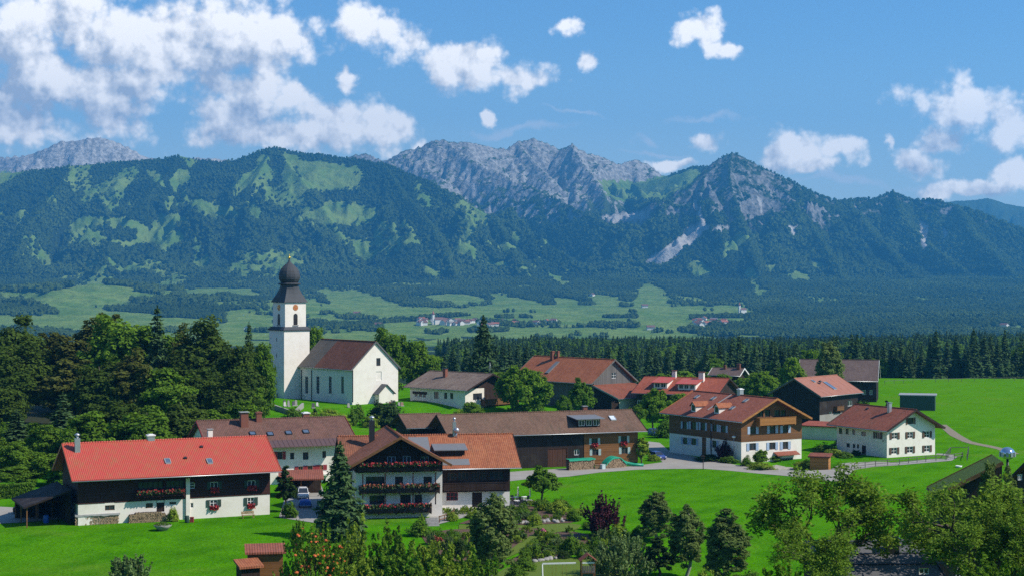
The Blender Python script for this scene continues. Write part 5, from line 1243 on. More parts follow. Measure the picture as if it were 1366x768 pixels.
def airy(name, seed, mat, H=13, W=11, leaf=.30, depth=4, clus=26, bark=BARK, up=.45, spread=1.0, fork=3):
    """open tree with visible branches and leaves in tufts at the twig ends"""
    r = random.Random(seed); g = np.random.default_rng(seed); b = MB(); tips = []
    def grow(p, d, ln, rad, lv):
        q = p + d * ln; mid = p + d * ln * .5 + Vector((r.uniform(-1, 1), r.uniform(-1, 1), r.uniform(-.3, 1))) * ln * .08
        b.tube([p, mid, q], [rad, rad * .85, rad * .66], 6 if lv < 2 else 4, cap=False)
        if lv >= 2: tips.append((q, lv)); tips.append((mid, lv))
        if lv == depth: return
        for k in range(fork if lv else fork + 2):
            a = r.uniform(0, 6.283); x = d.orthogonal().normalized(); y = d.cross(x)
            nd = (d * r.uniform(.5, .95) + (x * math.cos(a) + y * math.sin(a)) * r.uniform(.55, 1.0) * spread + Vector((0, 0, up * .35))).normalized()
            grow(p + d * ln * r.uniform(.55, 1.0), nd, ln * r.uniform(.58, .82), rad * r.uniform(.45, .6), lv + 1)
    grow(Vector((0, 0, -.6)), Vector((0, 0, 1)), H * .30, H * .022, 0)
    T = np.array([list(t[0]) for t in tips])
    zmax = T[:, 2].max(); sx = W / 2 / np.percentile(np.hypot(T[:, 0], T[:, 1]), 96); sz = (H - .5) / zmax
    for i, v in enumerate(b.v): b.v[i] = (v[0] * (sx if v[2] > 0 else 1), v[1] * (sx if v[2] > 0 else 1), v[2] * sz)
    T *= np.array([sx, sx, sz])
    ci = np.repeat(np.arange(len(T)), clus); o = sph(len(ci), g) * (g.random(len(ci)) ** .6)[:, None]
    C = T[ci] + o * (W * .07) * np.array([1, 1, .8]); N = sph(len(ci), g) * .8 + np.array([0, 0, .7]) + o * .3
    tint = g.uniform(.05, .5, len(T))[ci] + g.uniform(-.1, .5, len(ci))
    return Tree(name, H, W, crown_mesh(C, N, leaf, tint, mat, .48, seed), skel_mesh(b, bark))

K = {}
K['beech'] = [broadleaf('broadleaf_tree', 11 + i, L_DARK, 24, 17, .03, 190, 90, .44, .62, low=.9) for i in range(3)]
K['olive'] = [broadleaf('broadleaf_tree', 21 + i, L_OLIVE, 22, 12, .04, 150, 80, .42, .7, low=.9) for i in range(2)]
K['maple'] = [broadleaf('broadleaf_tree', 31 + i, L_MID, 20, 15, .03, 180, 85, .44, .6, low=.9) for i in range(2)]
K['linden'] = [broadleaf('broadleaf_tree', 41 + i, L_LIGHT, 13, 10, .04, 130, 75, .34, .55, low=.9) for i in range(2)]
K['orchard'] = [broadleaf('fruit_tree', 51 + i, L_SHRUB, 6, 5, .16, 80, 60, .20, .5) for i in range(2)]
K['birch'] = [broadleaf('young_tree', 61 + i, L_BIRCH, 9, 4.4, .0, 380, 55, .125, .5, BARK_P, 1.2, low=1.0, cl=.075) for i in range(3)]
K['column'] = [broadleaf('columnar_shrub', 71, L_YEL, 4.5, 2.2, .0, 60, 60, .14, .3, shape=1.2), broadleaf('columnar_shrub', 72, L_DRK2, 6, 2.6, .0, 70, 60, .16, .35, shape=1.5)]
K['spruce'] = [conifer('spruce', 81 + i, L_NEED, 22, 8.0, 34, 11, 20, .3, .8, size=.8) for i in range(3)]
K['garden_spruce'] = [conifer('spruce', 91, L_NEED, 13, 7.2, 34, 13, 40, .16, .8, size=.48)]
K['bush'] = [shrub('bush', 101 + i, L_SHRUB, 3, 4, 2600, .17) for i in range(3)]
K['dark_bush'] = [shrub('bush', 111 + i, L_DRK2, 3, 4, 2600, .17) for i in range(2)]
K['light_bush'] = [shrub('bush', 121 + i, L_YEL, 2.4, 3.2, 2200, .14) for i in range(2)]
K['silver'] = [shrub('bush', 131 + i, L_SILV, 3, 4, 3200, .15, .35) for i in range(2)]
K['willow'] = [shrub('willow_bush', 141, L_SILV, 4.6, 8.2, 9000, .17, .42, lob=.3)]
K['purple'] = [shrub('purple_shrub', 151, L_PURP, 6, 4.4, 4600, .16, .4, lob=.5)]
K['hazel'] = [shrub('hazel_shrub', 161 + i, [L_YEL, L_LIGHT, L_YEL][i], 6.5, 6.5, 13000, .19, .07, lob=.9, shell=.45) for i in range(3)]
K['rowan'] = [shrub('rowan_tree', 171, L_LIGHT, 6, 8.5, 8000, .15, .2, berries=BERRY)]
K['ash'] = [airy('ash_tree', 181 + i, L_WALN, 12, 10, .165, 4, 32) for i in range(2)]
K['small_ash'] = [airy('ash_tree', 191, L_WALN, 7.5, 6, .17, 3, 40)]
K['pink'] = [shrub('hydrangea', 201, FLOWER_P, 1.3, 1.6, 700, .10, stem=False)]
K['perennial'] = [shrub('perennial', 211 + i, [L_SHRUB, L_YEL, FLOWER_O, L_SILV][i], .8, 1.2, 420, .085, .3, stem=False) for i in range(4)]

def put(kind, x, y, H, W, label, cat='tree', group=None, i=None, rz=None, z=None):
    """a plant as one thing with trunk and crown; copies share their meshes"""
    t = K[kind][(i if i is not None else random.randrange(99)) % len(K[kind])]
    r = empty(t.name, (x, y, gz(x, y) if z is None else z), random.uniform(0, 6.28) if rz is None else rz)
    r.scale = (W / t.W, W / t.W, H / t.H); tag(r, label, cat, group)
    if t.trunk is not None: link('trunk' if cat == 'tree' else 'stem', t.trunk, r)
    link('crown', t.crown, r)
    if t.extra is not None: link('berries' if kind == 'rowan' else 'blossom', t.extra, r)
    return r
def plant(kind, px, Y, pytop, wpx, label, cat='tree', group=None, i=None):
    """top of the plant shows at px, pytop; Y metres away; wpx wide in the picture"""
    x = (px - 683) / FPX * Y; g_ = gz(x, Y); top = CAMZ + (HOR - pytop) / FPX * Y
    return put(kind, x, Y, max(.4, top - g_), wpx / FPX * Y, label, cat, group, i)
def plantb(kind, px, pyb, pytop, wpx, label, cat='bush', group=None, i=None):
    q = on(px, pyb); return plant(kind, px, q.y, pytop, wpx, label, cat, group, i)

# ---- the wood on the left
GW = 'trees of the wood on the left'
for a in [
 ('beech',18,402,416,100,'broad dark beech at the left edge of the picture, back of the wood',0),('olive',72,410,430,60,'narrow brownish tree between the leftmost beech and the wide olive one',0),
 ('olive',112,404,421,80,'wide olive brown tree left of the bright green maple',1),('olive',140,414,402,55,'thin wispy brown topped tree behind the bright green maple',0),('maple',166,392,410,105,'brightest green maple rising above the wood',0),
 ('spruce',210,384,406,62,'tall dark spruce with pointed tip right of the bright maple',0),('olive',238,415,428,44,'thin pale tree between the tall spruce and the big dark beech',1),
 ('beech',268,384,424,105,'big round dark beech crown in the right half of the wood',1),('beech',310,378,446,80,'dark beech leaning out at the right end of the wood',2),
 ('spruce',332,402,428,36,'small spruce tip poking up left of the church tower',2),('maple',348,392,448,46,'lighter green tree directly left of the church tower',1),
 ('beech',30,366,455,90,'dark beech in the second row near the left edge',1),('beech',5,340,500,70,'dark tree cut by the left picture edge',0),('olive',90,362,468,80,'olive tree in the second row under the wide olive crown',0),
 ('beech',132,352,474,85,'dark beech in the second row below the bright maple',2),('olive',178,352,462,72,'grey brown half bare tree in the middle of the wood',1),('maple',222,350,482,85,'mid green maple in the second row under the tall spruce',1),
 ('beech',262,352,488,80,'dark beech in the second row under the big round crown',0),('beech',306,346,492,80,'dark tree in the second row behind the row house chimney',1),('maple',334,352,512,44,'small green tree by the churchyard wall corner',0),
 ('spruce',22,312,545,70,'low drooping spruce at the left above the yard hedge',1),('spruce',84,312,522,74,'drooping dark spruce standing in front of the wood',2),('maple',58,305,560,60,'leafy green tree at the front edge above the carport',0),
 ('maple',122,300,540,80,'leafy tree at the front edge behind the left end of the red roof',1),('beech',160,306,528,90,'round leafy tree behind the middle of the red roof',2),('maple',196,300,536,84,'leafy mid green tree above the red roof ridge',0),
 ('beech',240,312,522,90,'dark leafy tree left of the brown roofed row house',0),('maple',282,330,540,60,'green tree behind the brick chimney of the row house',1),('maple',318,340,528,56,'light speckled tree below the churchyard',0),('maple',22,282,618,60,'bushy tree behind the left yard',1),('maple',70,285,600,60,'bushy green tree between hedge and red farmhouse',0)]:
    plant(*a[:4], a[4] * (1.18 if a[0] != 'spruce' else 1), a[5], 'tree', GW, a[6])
# ---- around church and houses
for a in [
 ('maple',418,480,427,50,'bright green tree top showing between tower and nave roof',1),('maple',520,478,430,66,'tall green ash right behind the church gable',0),('maple',558,488,447,62,'green tree between the church and the balcony house roof',1),
 ('garden_spruce',645,470,419,58,'tall solitary dark spruce behind the balcony house',0),('linden',684,424,476,58,'bright green linden behind the balcony house gable',0),('linden',712,414,482,62,'bright round linden left of the old barn',1),('linden',664,440,489,40,'light green tree beside the solitary dark spruce',1),
 ('orchard',774,408,503,42,'round garden tree in front of the old barn wall',0),('orchard',752,402,522,26,'small tree at the foot of the old barn',1),('linden',871,392,508,44,'dense dark green tree before the red house',0),('orchard',850,388,535,32,'small round tree between the long barn and the red house',1),
 ('linden',905,412,517,40,'dark tree below the dormers of the red house',1),('linden',1020,470,487,50,'dark round tree right of the grey roofed house',0),('spruce',1035,500,462,26,'slim dark spruce behind the timber barn',2),('linden',1056,485,466,42,'pale round willow behind the timber barn',1),
 ('birch',1106,466,446,48,'tall pale birch before the brown house roof',0),('linden',1080,520,455,40,'light tree between the pale birch and the slim spruce',0),('linden',1003,520,492,40,'bushy tree behind the timber house chimney',1),
 ('linden',880,505,492,40,'low tree above the left end of the red house ridge',0),('linden',912,520,489,46,'low tree between the two white chimneys',1),('linden',950,515,490,44,'light bushy tree behind the right white chimney',0),('birch',1199,655,476,20,'single pale birch at the forest edge behind the right meadow',1),
 ('linden',630,412,531,34,'small round tree in front of the balcony house wall',0),('linden',730,600,470,40,'green tree showing behind the old barn roof ridge',1)]:
    plant(*a[:5], a[5], 'tree', 'trees among the houses', a[6])
for a in [
 ('dark_bush',512,400,526,62,'large dark round bush below the church porch'),('bush',478,408,535,28,'green bush at the corner of the nave'),('light_bush',440,405,541,36,'light green bush under the nave windows'),('bush',392,402,540,30,'bush growing at the foot of the tower'),
 ('light_bush',612,400,540,26,'yellow green bush in front of the balcony house'),('bush',690,412,529,34,'bush beside the balcony of the white house'),('bush',720,405,530,30,'bush at the left foot of the old barn'),
 ('dark_bush',1150,392,524,44,'dark bush to the right of the timber barn'),('column',1184,380,532,18,'small dark conical shrub near the field shed'),('bush',888,372,553,34,'bush in the shade left of the timber house'),
 ('light_bush',412,398,546,26,'light bush among the gravestones under the first nave window'),('bush',430,396,549,26,'bush among the gravestones left of the nave middle'),('light_bush',455,394,548,30,'light bush among the gravestones below the last nave window'),('bush',470,398,543,22,'bush at the gravel edge by the nave corner'),('light_bush',494,396,549,30,'light bush left of the large dark round bush'),('dark_bush',420,402,540,10,'small clipped dark bush at the nave wall'),('bush',540,396,545,26,'bush right of the large dark round bush'),
 ('light_bush',700,300,568,1,'x')][:-1]:
    plant(*a[:5], a[5], 'bush', 'bushes among the houses')
for a in [
 ('column',856,618,577,22,'pale conical shrub at the ochre end of the long barn',0),('light_bush',872,614,604,22,'low flowering bush beside the blue car',0),('dark_bush',903,600,583,16,'dark round bush by the wall of the timber house',0),
 ('purple',970,614,585,36,'dark small leaved tree against the white wall of the timber house',0),('bush',972,617,606,28,'bush under the dark leaved tree',1),('bush',996,621,606,20,'clipped round bush at the house corner',2),('linden',1014,622,595,24,'small green tree in front of the timber house gable',0),('bush',1032,623,604,24,'bush left of the garage door',0),
 ('dark_bush',945,614,603,40,'dark low bush along the shaded house wall',1),('light_bush',1016,625,614,44,'light low hedge along the road edge',1),('light_bush',1070,626,612,30,'round light bush right of the garage door',0),('bush',1080,618,606,30,'bush between garage door and orange shed',1),
 ('bush',1100,602,588,36,'bush beside the low garage',0),('bush',1122,598,581,26,'tall bush left of the white house',2),('light_bush',1112,608,596,34,'light bush behind the orange shed',1),('dark_bush',1142,607,597,18,'dark bush by the door of the white house',0),('bush',1128,610,600,24,'bush at the corner of the yard',1),
 ('light_bush',231,695,672,20,'round light green bush at the farmhouse wall',0)]:
    plantb(*a[:5], a[5], 'bush', 'bushes among the houses', a[6])
# ---- gardens in front
plantb('garden_spruce', 454, 716, 588, 78, 'dense dark garden spruce left of the chalet', 'tree', None, 0)
plantb('column', 381, 682, 618, 30, 'slim dark conifer between red farmhouse and carport', 'tree', None, 1)
plantb('bush', 386, 690, 664, 26, 'bush at the foot of the slim dark conifer', 'bush')
plantb('orchard', 722, 672, 620, 52, 'small round garden tree standing before the road', 'tree', None, 0)
plantb('purple', 806, 716, 653, 58, 'purple leaved shrub in the middle of the garden', 'shrub', None, 0)
plantb('birch', 875, 722, 648, 56, 'left grey green young tree of three at the field edge', 'tree', 'young trees at the field edge', 0)
plantb('birch', 916, 768, 663, 58, 'middle dark young tree of three at the field edge', 'tree', 'young trees at the field edge', 1)
plantb('birch', 968, 780, 673, 74, 'right and widest young tree of three at the field edge', 'tree', 'young trees at the field edge', 2)
plantb('birch', 656, 772, 645, 78, 'airy grey green tree in front of the chalet terrace', 'tree', None, 1)
plantb('willow', 832, 768, 706, 100, 'wide silvery willow bush with upright shoots', 'bush')
plantb('column', 878, 770, 712, 42, 'dark pointed shrub at the right end of the willow bush', 'bush', None, 1)
plantb('silver', 172, 782, 738, 62, 'rounded silvery bush at the bottom of the left lawn', 'bush', None, 0)
GB = 'garden bushes below the chalet'
for a in [('bush',603,728,702,30,'round bush beside the steps bed'),('dark_bush',612,742,712,34,'dark grassy bush in the brown bed'),('bush',560,714,688,36,'bush left of the garden steps'),('light_bush',603,694,680,22,'bright clipped bush on the terrace edge, left one'),('light_bush',632,690,678,28,'bright clipped bush on the terrace edge, right one'),
 ('bush',700,690,672,30,'bush in the soil bed below the garden chairs'),('light_bush',742,684,664,34,'yellow green bush right of the garden chairs'),('bush',765,694,676,26,'bush at the right end of the stone edge'),('bush',748,678,660,24,'bush behind the yellow green one'),
 ('bush',692,718,702,18,'dark bush left of the pink hydrangea'),('dark_bush',726,714,703,14,'small dark bush right of the pink hydrangea'),('dark_bush',724,727,717,11,'small dark clipped ball on the grass path'),('bush',714,742,720,20,'bush by the lower edge of the path'),('bush',700,760,736,32,'spreading bush at the left of the swing lawn'),('bush',688,772,748,30,'bush at the bottom left of the swing lawn'),
 ('bush',762,738,706,30,'tall bush in the middle of the rockery'),('light_bush',738,728,716,20,'light bush in the rockery'),('dark_bush',752,744,730,22,'dark bush in the lower rockery'),('bush',730,744,732,16,'low bush at the rockery edge'),('bush',778,744,722,26,'leafy bush right of the rockery'),('bush',797,744,710,28,'bush at the foot of the purple shrub'),('light_bush',826,722,694,36,'bright green bush right of the purple shrub'),('bush',786,706,692,24,'bush left of the purple shrub'),('bush',850,716,700,24,'bush under the left young tree'),
 ('dark_bush',640,756,728,40,'dark bush under the airy grey green tree'),('bush',1000,790,756,60,'bush at the foot of the widest young tree'),('light_bush',938,790,750,30,'light bush below the middle young tree')]:
    plantb(*a[:5], a[5], 'bush', GB)
rr = random.Random(61)
for k in range(30):
    px, py = rr.choice([(rr.uniform(680, 770), rr.uniform(678, 700)), (rr.uniform(690, 800), rr.uniform(722, 748)), (rr.uniform(560, 690), rr.uniform(716, 752)), (rr.uniform(800, 870), rr.uniform(712, 730))])
    plantb(rr.choice(['bush', 'light_bush', 'silver', 'bush']), px, py, py - rr.uniform(10, 20), rr.uniform(16, 30), 'leafy low bush in the dense garden planting below the chalet', 'bush', 'low bushes of the garden planting')
plantb('pink', 725, 714, 700, 17, 'pink flowering hydrangea on the soil bed', 'flower bush'); plantb('pink', 578, 680, 668, 8, 'pink flowers at the corner of the chalet steps', 'flower bush')
UW = 'undergrowth at the front of the wood'
rr = random.Random(9)
for k in range(34):
    px = -10 + 360 * (k + rr.uniform(-.4, .4)) / 34; Y = rr.uniform(292, 322) if px < 250 else rr.uniform(322, 352); tp = HOR - (rr.uniform(5, 9) - CAMZ) / Y * FPX
    plant(rr.choice(['maple', 'beech', 'maple', 'linden']), px, Y, tp, rr.uniform(36, 60), 'leafy young tree filling the lower front of the wood', 'tree', UW)
for a in [('linden',962,488,492,36,'light tree hiding the wall of the grey roofed house',0),('linden',988,485,498,34,'low tree in front of the grey roofed house',1),('linden',1001,470,503,34,'small tree above the timber house ridge',0)]: plant(*a[:5], a[5], 'tree', 'trees among the houses', a[6])
GH = 'tall hazel shoots at the bottom'
for a in [('hazel',472,792,672,80,'loose bright shrub in front of the garden spruce',0),('hazel',520,790,688,84,'bright shrub left of the middle of the hedge before the chalet',1),('hazel',566,796,686,76,'yellow green shrub under the chalet balconies',2),('hazel',604,800,700,80,'leafy shrub at the right end of the hedge',0),('hazel',540,806,718,90,'low bright shrub at the bottom edge',1),('hazel',478,806,716,80,'low shrub between rowan and hedge at the bottom edge',2),('hazel',640,806,728,70,'pale shrub at the bottom edge under the airy tree',1),('hazel',590,812,726,80,'bright shrub at the bottom edge, right of the low one',0)]:
    plantb(*a[:5], a[5], 'shrub', GH, a[6])
plantb('rowan', 422, 800, 690, 118, 'rowan with orange berry clusters at the bottom', 'tree', None, 0)
plantb('hazel', 396, 730, 690, 26, 'slender young shrub at the lawn corner', 'shrub', None, 1)
# ---- trees on the near slope, right
for a in [('ash',1106,122,614,186,'open branched ash tree in front of the dark shed roof',0),('ash',1296,118,634,196,'spreading leafy tree at the bottom right before the sod roof',1),('ash',1268,150,650,110,'leafy tree close before the dark gable of the sod roofed house',0),('birch',1346,150,613,44,'narrow tree in front of the shiny cowl pipe',2),('birch',1318,132,596,46,'thin tree standing up beside the shiny cowl',0),('ash',1322,112,690,150,'dense lower tree at the bottom right',0),('ash',1352,112,668,110,'tree cut by the right picture edge',0),('ash',1090,110,700,120,'low leafy tree in front of the open branched ash',1)]:
    plant(*a[:5], a[5], 'tree', 'trees on the near slope', a[6])
for px, y_, top, w_, lb in ((1040, 104, 740, 90, 'leafy bush at the bottom left of the open branched ash'), (1320, 104, 735, 110, 'bright bush in the bottom right corner')):
    plant('hazel', px, y_, top, w_, lb, 'shrub', None, 1)
# ---- clipped hedge by the left yard
hg = MB(); q0, q1 = on(-20, 666), on(44, 662); n = 9000; g = np.random.default_rng(4); t = g.random(n); d = (q1 - q0); nn = Vector((-d.y, d.x, 0)).normalized()
C = np.stack([q0.x + d.x * t + nn.x * (g.random(n) - .5) * 1.6, q0.y + d.y * t + nn.y * (g.random(n) - .5) * 1.6, .05 + 2.2 * g.random(n) ** .8], 1)
tag(link('hedge', crown_mesh(C, sph(n, g) + np.array([0, -.3, .5]), .16, g.uniform(0, 1, n), L_SHRUB, .6, 3)), 'tall green hedge behind the pale farm yard', 'hedge')
# ---- low flowers and ground cover in the beds
rr = random.Random(5); BEDS = [[(676,676),(735,676),(776,692),(762,697),(680,700),(612,698),(640,688)], [(560,712),(600,706),(724,702),(726,712),(676,738),(640,752),(572,730)], [(730,712),(760,708),(800,716),(812,730),(770,738),(712,748),(690,754),(704,732)], [(590,684),(650,680),(700,672),(740,668),(770,680),(720,680),(640,692)]]
cnt = 0
for pl in BEDS:
    xs = [p_[0] for p_ in pl]; ys = [p_[1] for p_ in pl]
    for _ in range(34):
        for _t in range(30):
            px, py = rr.uniform(min(xs), max(xs)), rr.uniform(min(ys), max(ys))
            if inpoly(np.array([px]), np.array([py]), pl)[0]: break
        q = on(px, py); i = rr.choice([0, 0, 0, 1, 1, 3, 3, 1, 2]); s_ = rr.uniform(.7, 1.6)
        put('perennial', q.x, q.y, .8 * s_, 1.3 * s_, ['green leafy perennial in a garden bed below the chalet', 'yellow green perennial in a garden bed below the chalet', 'orange flowering perennial in a garden bed below the chalet', 'silvery perennial in a garden bed below the chalet'][i], 'plant', 'perennials in the garden beds', i)
# ---- forest belt below the village plateau
SP = K['spruce']; pts_ = []
g = np.random.default_rng(77)
for _ in range(60000):
    y = math.sqrt(g.random() * (1550 ** 2 - 630 ** 2) + 630 ** 2); px = g.uniform(560, 1440); x = (px - 683) / FPX * y
    if y < 655 + 40 * mnoise(Vector((x / 60, 3, 0))) and px > 1160: continue
    if px < 600 + 60 * mnoise(Vector((y / 90, 1, 0))): continue
    pts_.append((x, y))
# thin out to a spacing of about 6 m
cell, sel = {}, []
for x, y in pts_:
    k_ = (int(x // 5.2), int(y // 6.5))
    if k_ in cell: continue
    cell[k_] = 1; sel.append((x, y))
def gh2(x, y):
    if y < 700: return gz(x, y)
    fi = np.interp(y, yrow, np.arange(YN)); fj = (x / y - T0) / (T1 - T0) * (TN - 1); return float(bil(ZZ, np.array([fi]), np.array([fj]))[0])
rows = []
for x, y in sel:
    z = gh2(x, y); px = 683 + FPX * x / y; lim = np.interp(px, [575, 700, 1100, 1200, 1366], [449, 447, 448, 444, 437]) + 5 * mnoise(Vector((px / 37, 5, 0)))
    hgt = min(g.uniform(14, 24), CAMZ - (lim - HOR) / FPX * y - z + g.uniform(-7, 1.5))
    if hgt > 6: rows.append((x, y, z, hgt))
rows.sort(key=lambda q: q[1])
# visibility: keep what rises over the trees before it
hor = {}; seen = []
for x, y, z, hgt in rows:
    px = int((683 + FPX * x / y) // 6); topy = HOR - FPX * (z + hgt - CAMZ) / y
    vis = hor.get(px, 9e9) - topy
    if vis > -6: seen.append((max(vis, 0) if hor.get(px) else 99, x, y, z, hgt))
    for k_ in (px - 1, px, px + 1): hor[k_] = min(hor.get(k_, 9e9), topy + 3)
seen.sort(key=lambda q: q[2]); front = seen[:290]; rest = seen[290:]
print('belt trees', len(rows), len(seen))
for v, x, y, z, hgt in front:
    put('spruce', x, y, hgt, hgt * g.uniform(.36, .50), 'dark spruce in the front rows of the forest belt behind the village', 'tree', 'spruces at the front of the forest belt', None, None, z - .3) if g.random() > .12 else put('maple', x, y, hgt * .8, hgt * .5, 'broadleaf tree among the spruces at the front of the forest belt', 'tree', 'broadleaf trees at the front of the forest belt', None, None, z - .3)
def scatter(name, P, protos, label):
    me = bpy.data.meshes.new(name); me.vertices.add(len(P)); me.vertices.foreach_set('co', np.array([q[:3] for q in P], np.float32).ravel())
    for an, v, ty in (('size', [q[3] for q in P], 'FLOAT'), ('turn', [random.random() * 6.28 for q in P], 'FLOAT'), ('pick', [q[4] for q in P], 'INT')):
        a = me.attributes.new(an, ty, 'POINT'); a.data.foreach_set('value', np.array(v, np.float32 if ty == 'FLOAT' else np.int32))
    o = link(name, me); md_ = o.modifiers.new('trees', 'NODES'); md_.node_group = instancer(name, protos); return tag(o, label, 'forest', kind='stuff')
PR = []
for t in K['spruce'] + K['maple'][:1]:
    for mm in (t.crown,):
        ob = bpy.data.objects.new('forest_crown', mm); PR.append((ob, t.H))
scatter('forest', [(x, y, z - .3, hgt / (22 if i_ < 3 else 26), i_) for (v, x, y, z, hgt) in rest for i_ in [(random.randrange(3) if random.random() > .1 else 3)]], [p_[0] for p_ in PR], 'dark conifer forest filling the lower ground behind the village')
# ================================================================== things around the houses
def thing(name, loc, label, cat, rz=0.0, group=None): return tag(empty(name, loc, rz), label, cat, group)
def g3(px, py, dz=0.0):
    q = on(px, py); return Vector((q.x, q.y, q.z + dz))
LOG_END = mat_paint('log_ends', (.36, .25, .15), .9, var=.6, scale=5); LOGB = mat_paint('log_bark', (.10, .075, .055), .95, var=.5, scale=5)
def firewood(px0, py0, px1, py1, hgt, depth, label, cover=None, seed=1, sag=0.0):
    a, b_ = g3(px0, py0), g3(px1, py1); d = b_ - a; L = d.length; ang = math.atan2(d.y, d.x)
    root = thing('firewood_stack', a, label, 'firewood', ang); r = random.Random(seed); lg = MB(); z = .11; row = 0
    while z < hgt:
        x = .1 + (row % 2) * .1
        while x < L - .1:
            top = hgt * (1 - sag * abs(x / L * 2 - 1) ** 2)
            if z < top:
                rad = r.uniform(.085, .13); y0 = r.uniform(-.06, .06)
                ring0 = [(x + rad * math.cos(t * 1.047 + row), y0 - .02, z + rad * math.sin(t * 1.047 + row)) for t in range(6)]
                ring1 = [(p[0], depth, p[2]) for p in ring0]
                lg.face(ring0, 0)
                for i in range(6): lg.face([ring0[i], ring1[i], ring1[(i + 1) % 6], ring0[(i + 1) % 6]], 1)
            x += .23
        z += .2; row += 1
    o = lg.build('logs', [LOG_END, LOGB], root); o['kind'] = 'stuff'
    if cover:
        c = MB(); n = 14
        for i in range(n):
            x0, x1 = L * i / n, L * (i + 1) / n
            zz = lambda x: hgt * (1 - sag * abs(x / L * 2 - 1) ** 2) + .12 + .05 * mnoise(Vector((x * 1.7, seed, 0)))
            dr = lambda x: .25 + .18 * mnoise(Vector((x * 1.1, seed + 4, 0)))
            c.face([(x0, -.12, zz(x0)), (x1, -.12, zz(x1)), (x1, depth + .1, zz(x1) + .1), (x0, depth + .1, zz(x0) + .1)], 0, True)
            c.face([(x0, -.16, zz(x0) - dr(x0)), (x1, -.16, zz(x1) - dr(x1)), (x1, -.12, zz(x1)), (x0, -.12, zz(x0))], 0, True)
        c.build('cover', cover, root)
    return root
firewood(100, 700.5, 160, 697.5, 1.35, .9, 'long firewood stack under a pale board at the left farmhouse wall', P_GREY, 1)
firewood(172, 697.5, 224, 695, 1.5, .9, 'mounded firewood stack left of the farmhouse bush', None, 2, .3)
firewood(759, 627, 794, 625, 1.8, 1.2, 'firewood stack under a green sheet beside the brown barn door', P_BGREEN, 3)
firewood(808, 624.5, 836, 622.5, 1.9, 1.4, 'heaped firewood half covered by a green tarpaulin before the ochre wall', P_BGREEN, 4, .7)
q = g3(828, 621.5); b = MB()
b.tube([(0, 0, 1.0), (1.2, .1, .55), (2.6, .0, .32), (4.2, -.1, .28)], [.38, .34, .30, .26], 9); o = b.build('tarpaulin_roll', P_BGREEN); o.location = q; tag(o, 'crumpled green tarpaulin roll lying right of the wood heap', 'tarpaulin')
for i, (px, py, c_) in enumerate(((797, 625, D_BARE), (801, 624.5, P_RED), (804, 625, P_TEAL))):
    o = MB(); o.box((0, 0, .4), (.9, .6, .8)); o.box((0, 0, .83), (.96, .66, .06)); o = o.build('crate', c_); o.location = g3(px, py); o.rotation_euler.z = .4 * i; tag(o, ['bare wood crate between the two wood stacks', 'dull red crate between the two wood stacks', 'pale teal crate between the two wood stacks'][i], 'crate')
# bench, barrels, bowl
def bench(px, py, rz, label):
    r = thing('bench', g3(px, py), label, 'bench', rz)
    b = MB()
    for k in range(3): b.box((0, -.18 + .18 * k, .45), (1.9, .15, .05))
    b.build('seat', D_BARE, r); b = MB()
    for k in range(2): b.box((0, .30 + .03 * k, .68 + .2 * k), (1.9, .04, .15))
    b.build('backrest', D_BARE, r)
    for sx in (-.8, .8):
        b = MB(); b.bar((sx, -.18, 0), (sx, -.18, .43), .08); b.bar((sx, .28, 0), (sx, .34, .95), .07); b.bar((sx, -.18, .4), (sx, .28, .4), .06); b.build('leg', D_BARE, r)
bench(331, 690.5, R(24.7), 'pale wooden bench under the right geranium window')
def barrel(px, py, mat, label, h_=.95, r_=.32):
    r = thing('barrel', g3(px, py), label, 'barrel'); b = MB(); b.lathe([(r_ * .92, 0), (r_, .1 * h_), (r_ * 1.06, .5 * h_), (r_, .9 * h_), (r_ * .94, .97 * h_)], 14); b.build('body', mat, r)
    b = MB(); b.lathe([(r_ * .9, .97 * h_), (r_ * .96, .99 * h_), (r_ * .9, 1.04 * h_)], 14); b.build('lid', mat, r)
barrel(61.5, 697, P_BLUE, 'blue plastic barrel at the edge of the farm yard', 1.1, .38); barrel(249.5, 696.5, P_GREEN, 'dark green rain barrel at the foot of the white pillar')
o = MB(); o.box((0, 0, .35), (.5, .4, .7)); o.box((0, 0, .72), (.56, .46, .05)); o = o.build('letter_box', P_RED); o.location = g3(256, 696); tag(o, 'small red box beside the green rain barrel', 'box')
r = thing('planter', g3(217, 707), 'round stone planter bowl grown over with grass on the lawn', 'planter'); b = MB(); b.lathe([(.45, -.1), (.9, .35), (1.25, .75), (1.2, .8), (1.05, .72)], 18); b.build('bowl', STONE, r)
g = np.random.default_rng(3); n = 500; a_ = g.random(n) * 6.283; rr_ = np.sqrt(g.random(n)); link('grass_cushion', crown_mesh(np.stack([np.cos(a_) * rr_ * 1.2, np.sin(a_) * rr_ * 1.2, .75 + .35 * (1 - rr_) + g.random(n) * .12], 1), sph(n, g) + np.array([0, 0, .8]), .13, g.random(n), L_SHRUB, .4, 4), r)
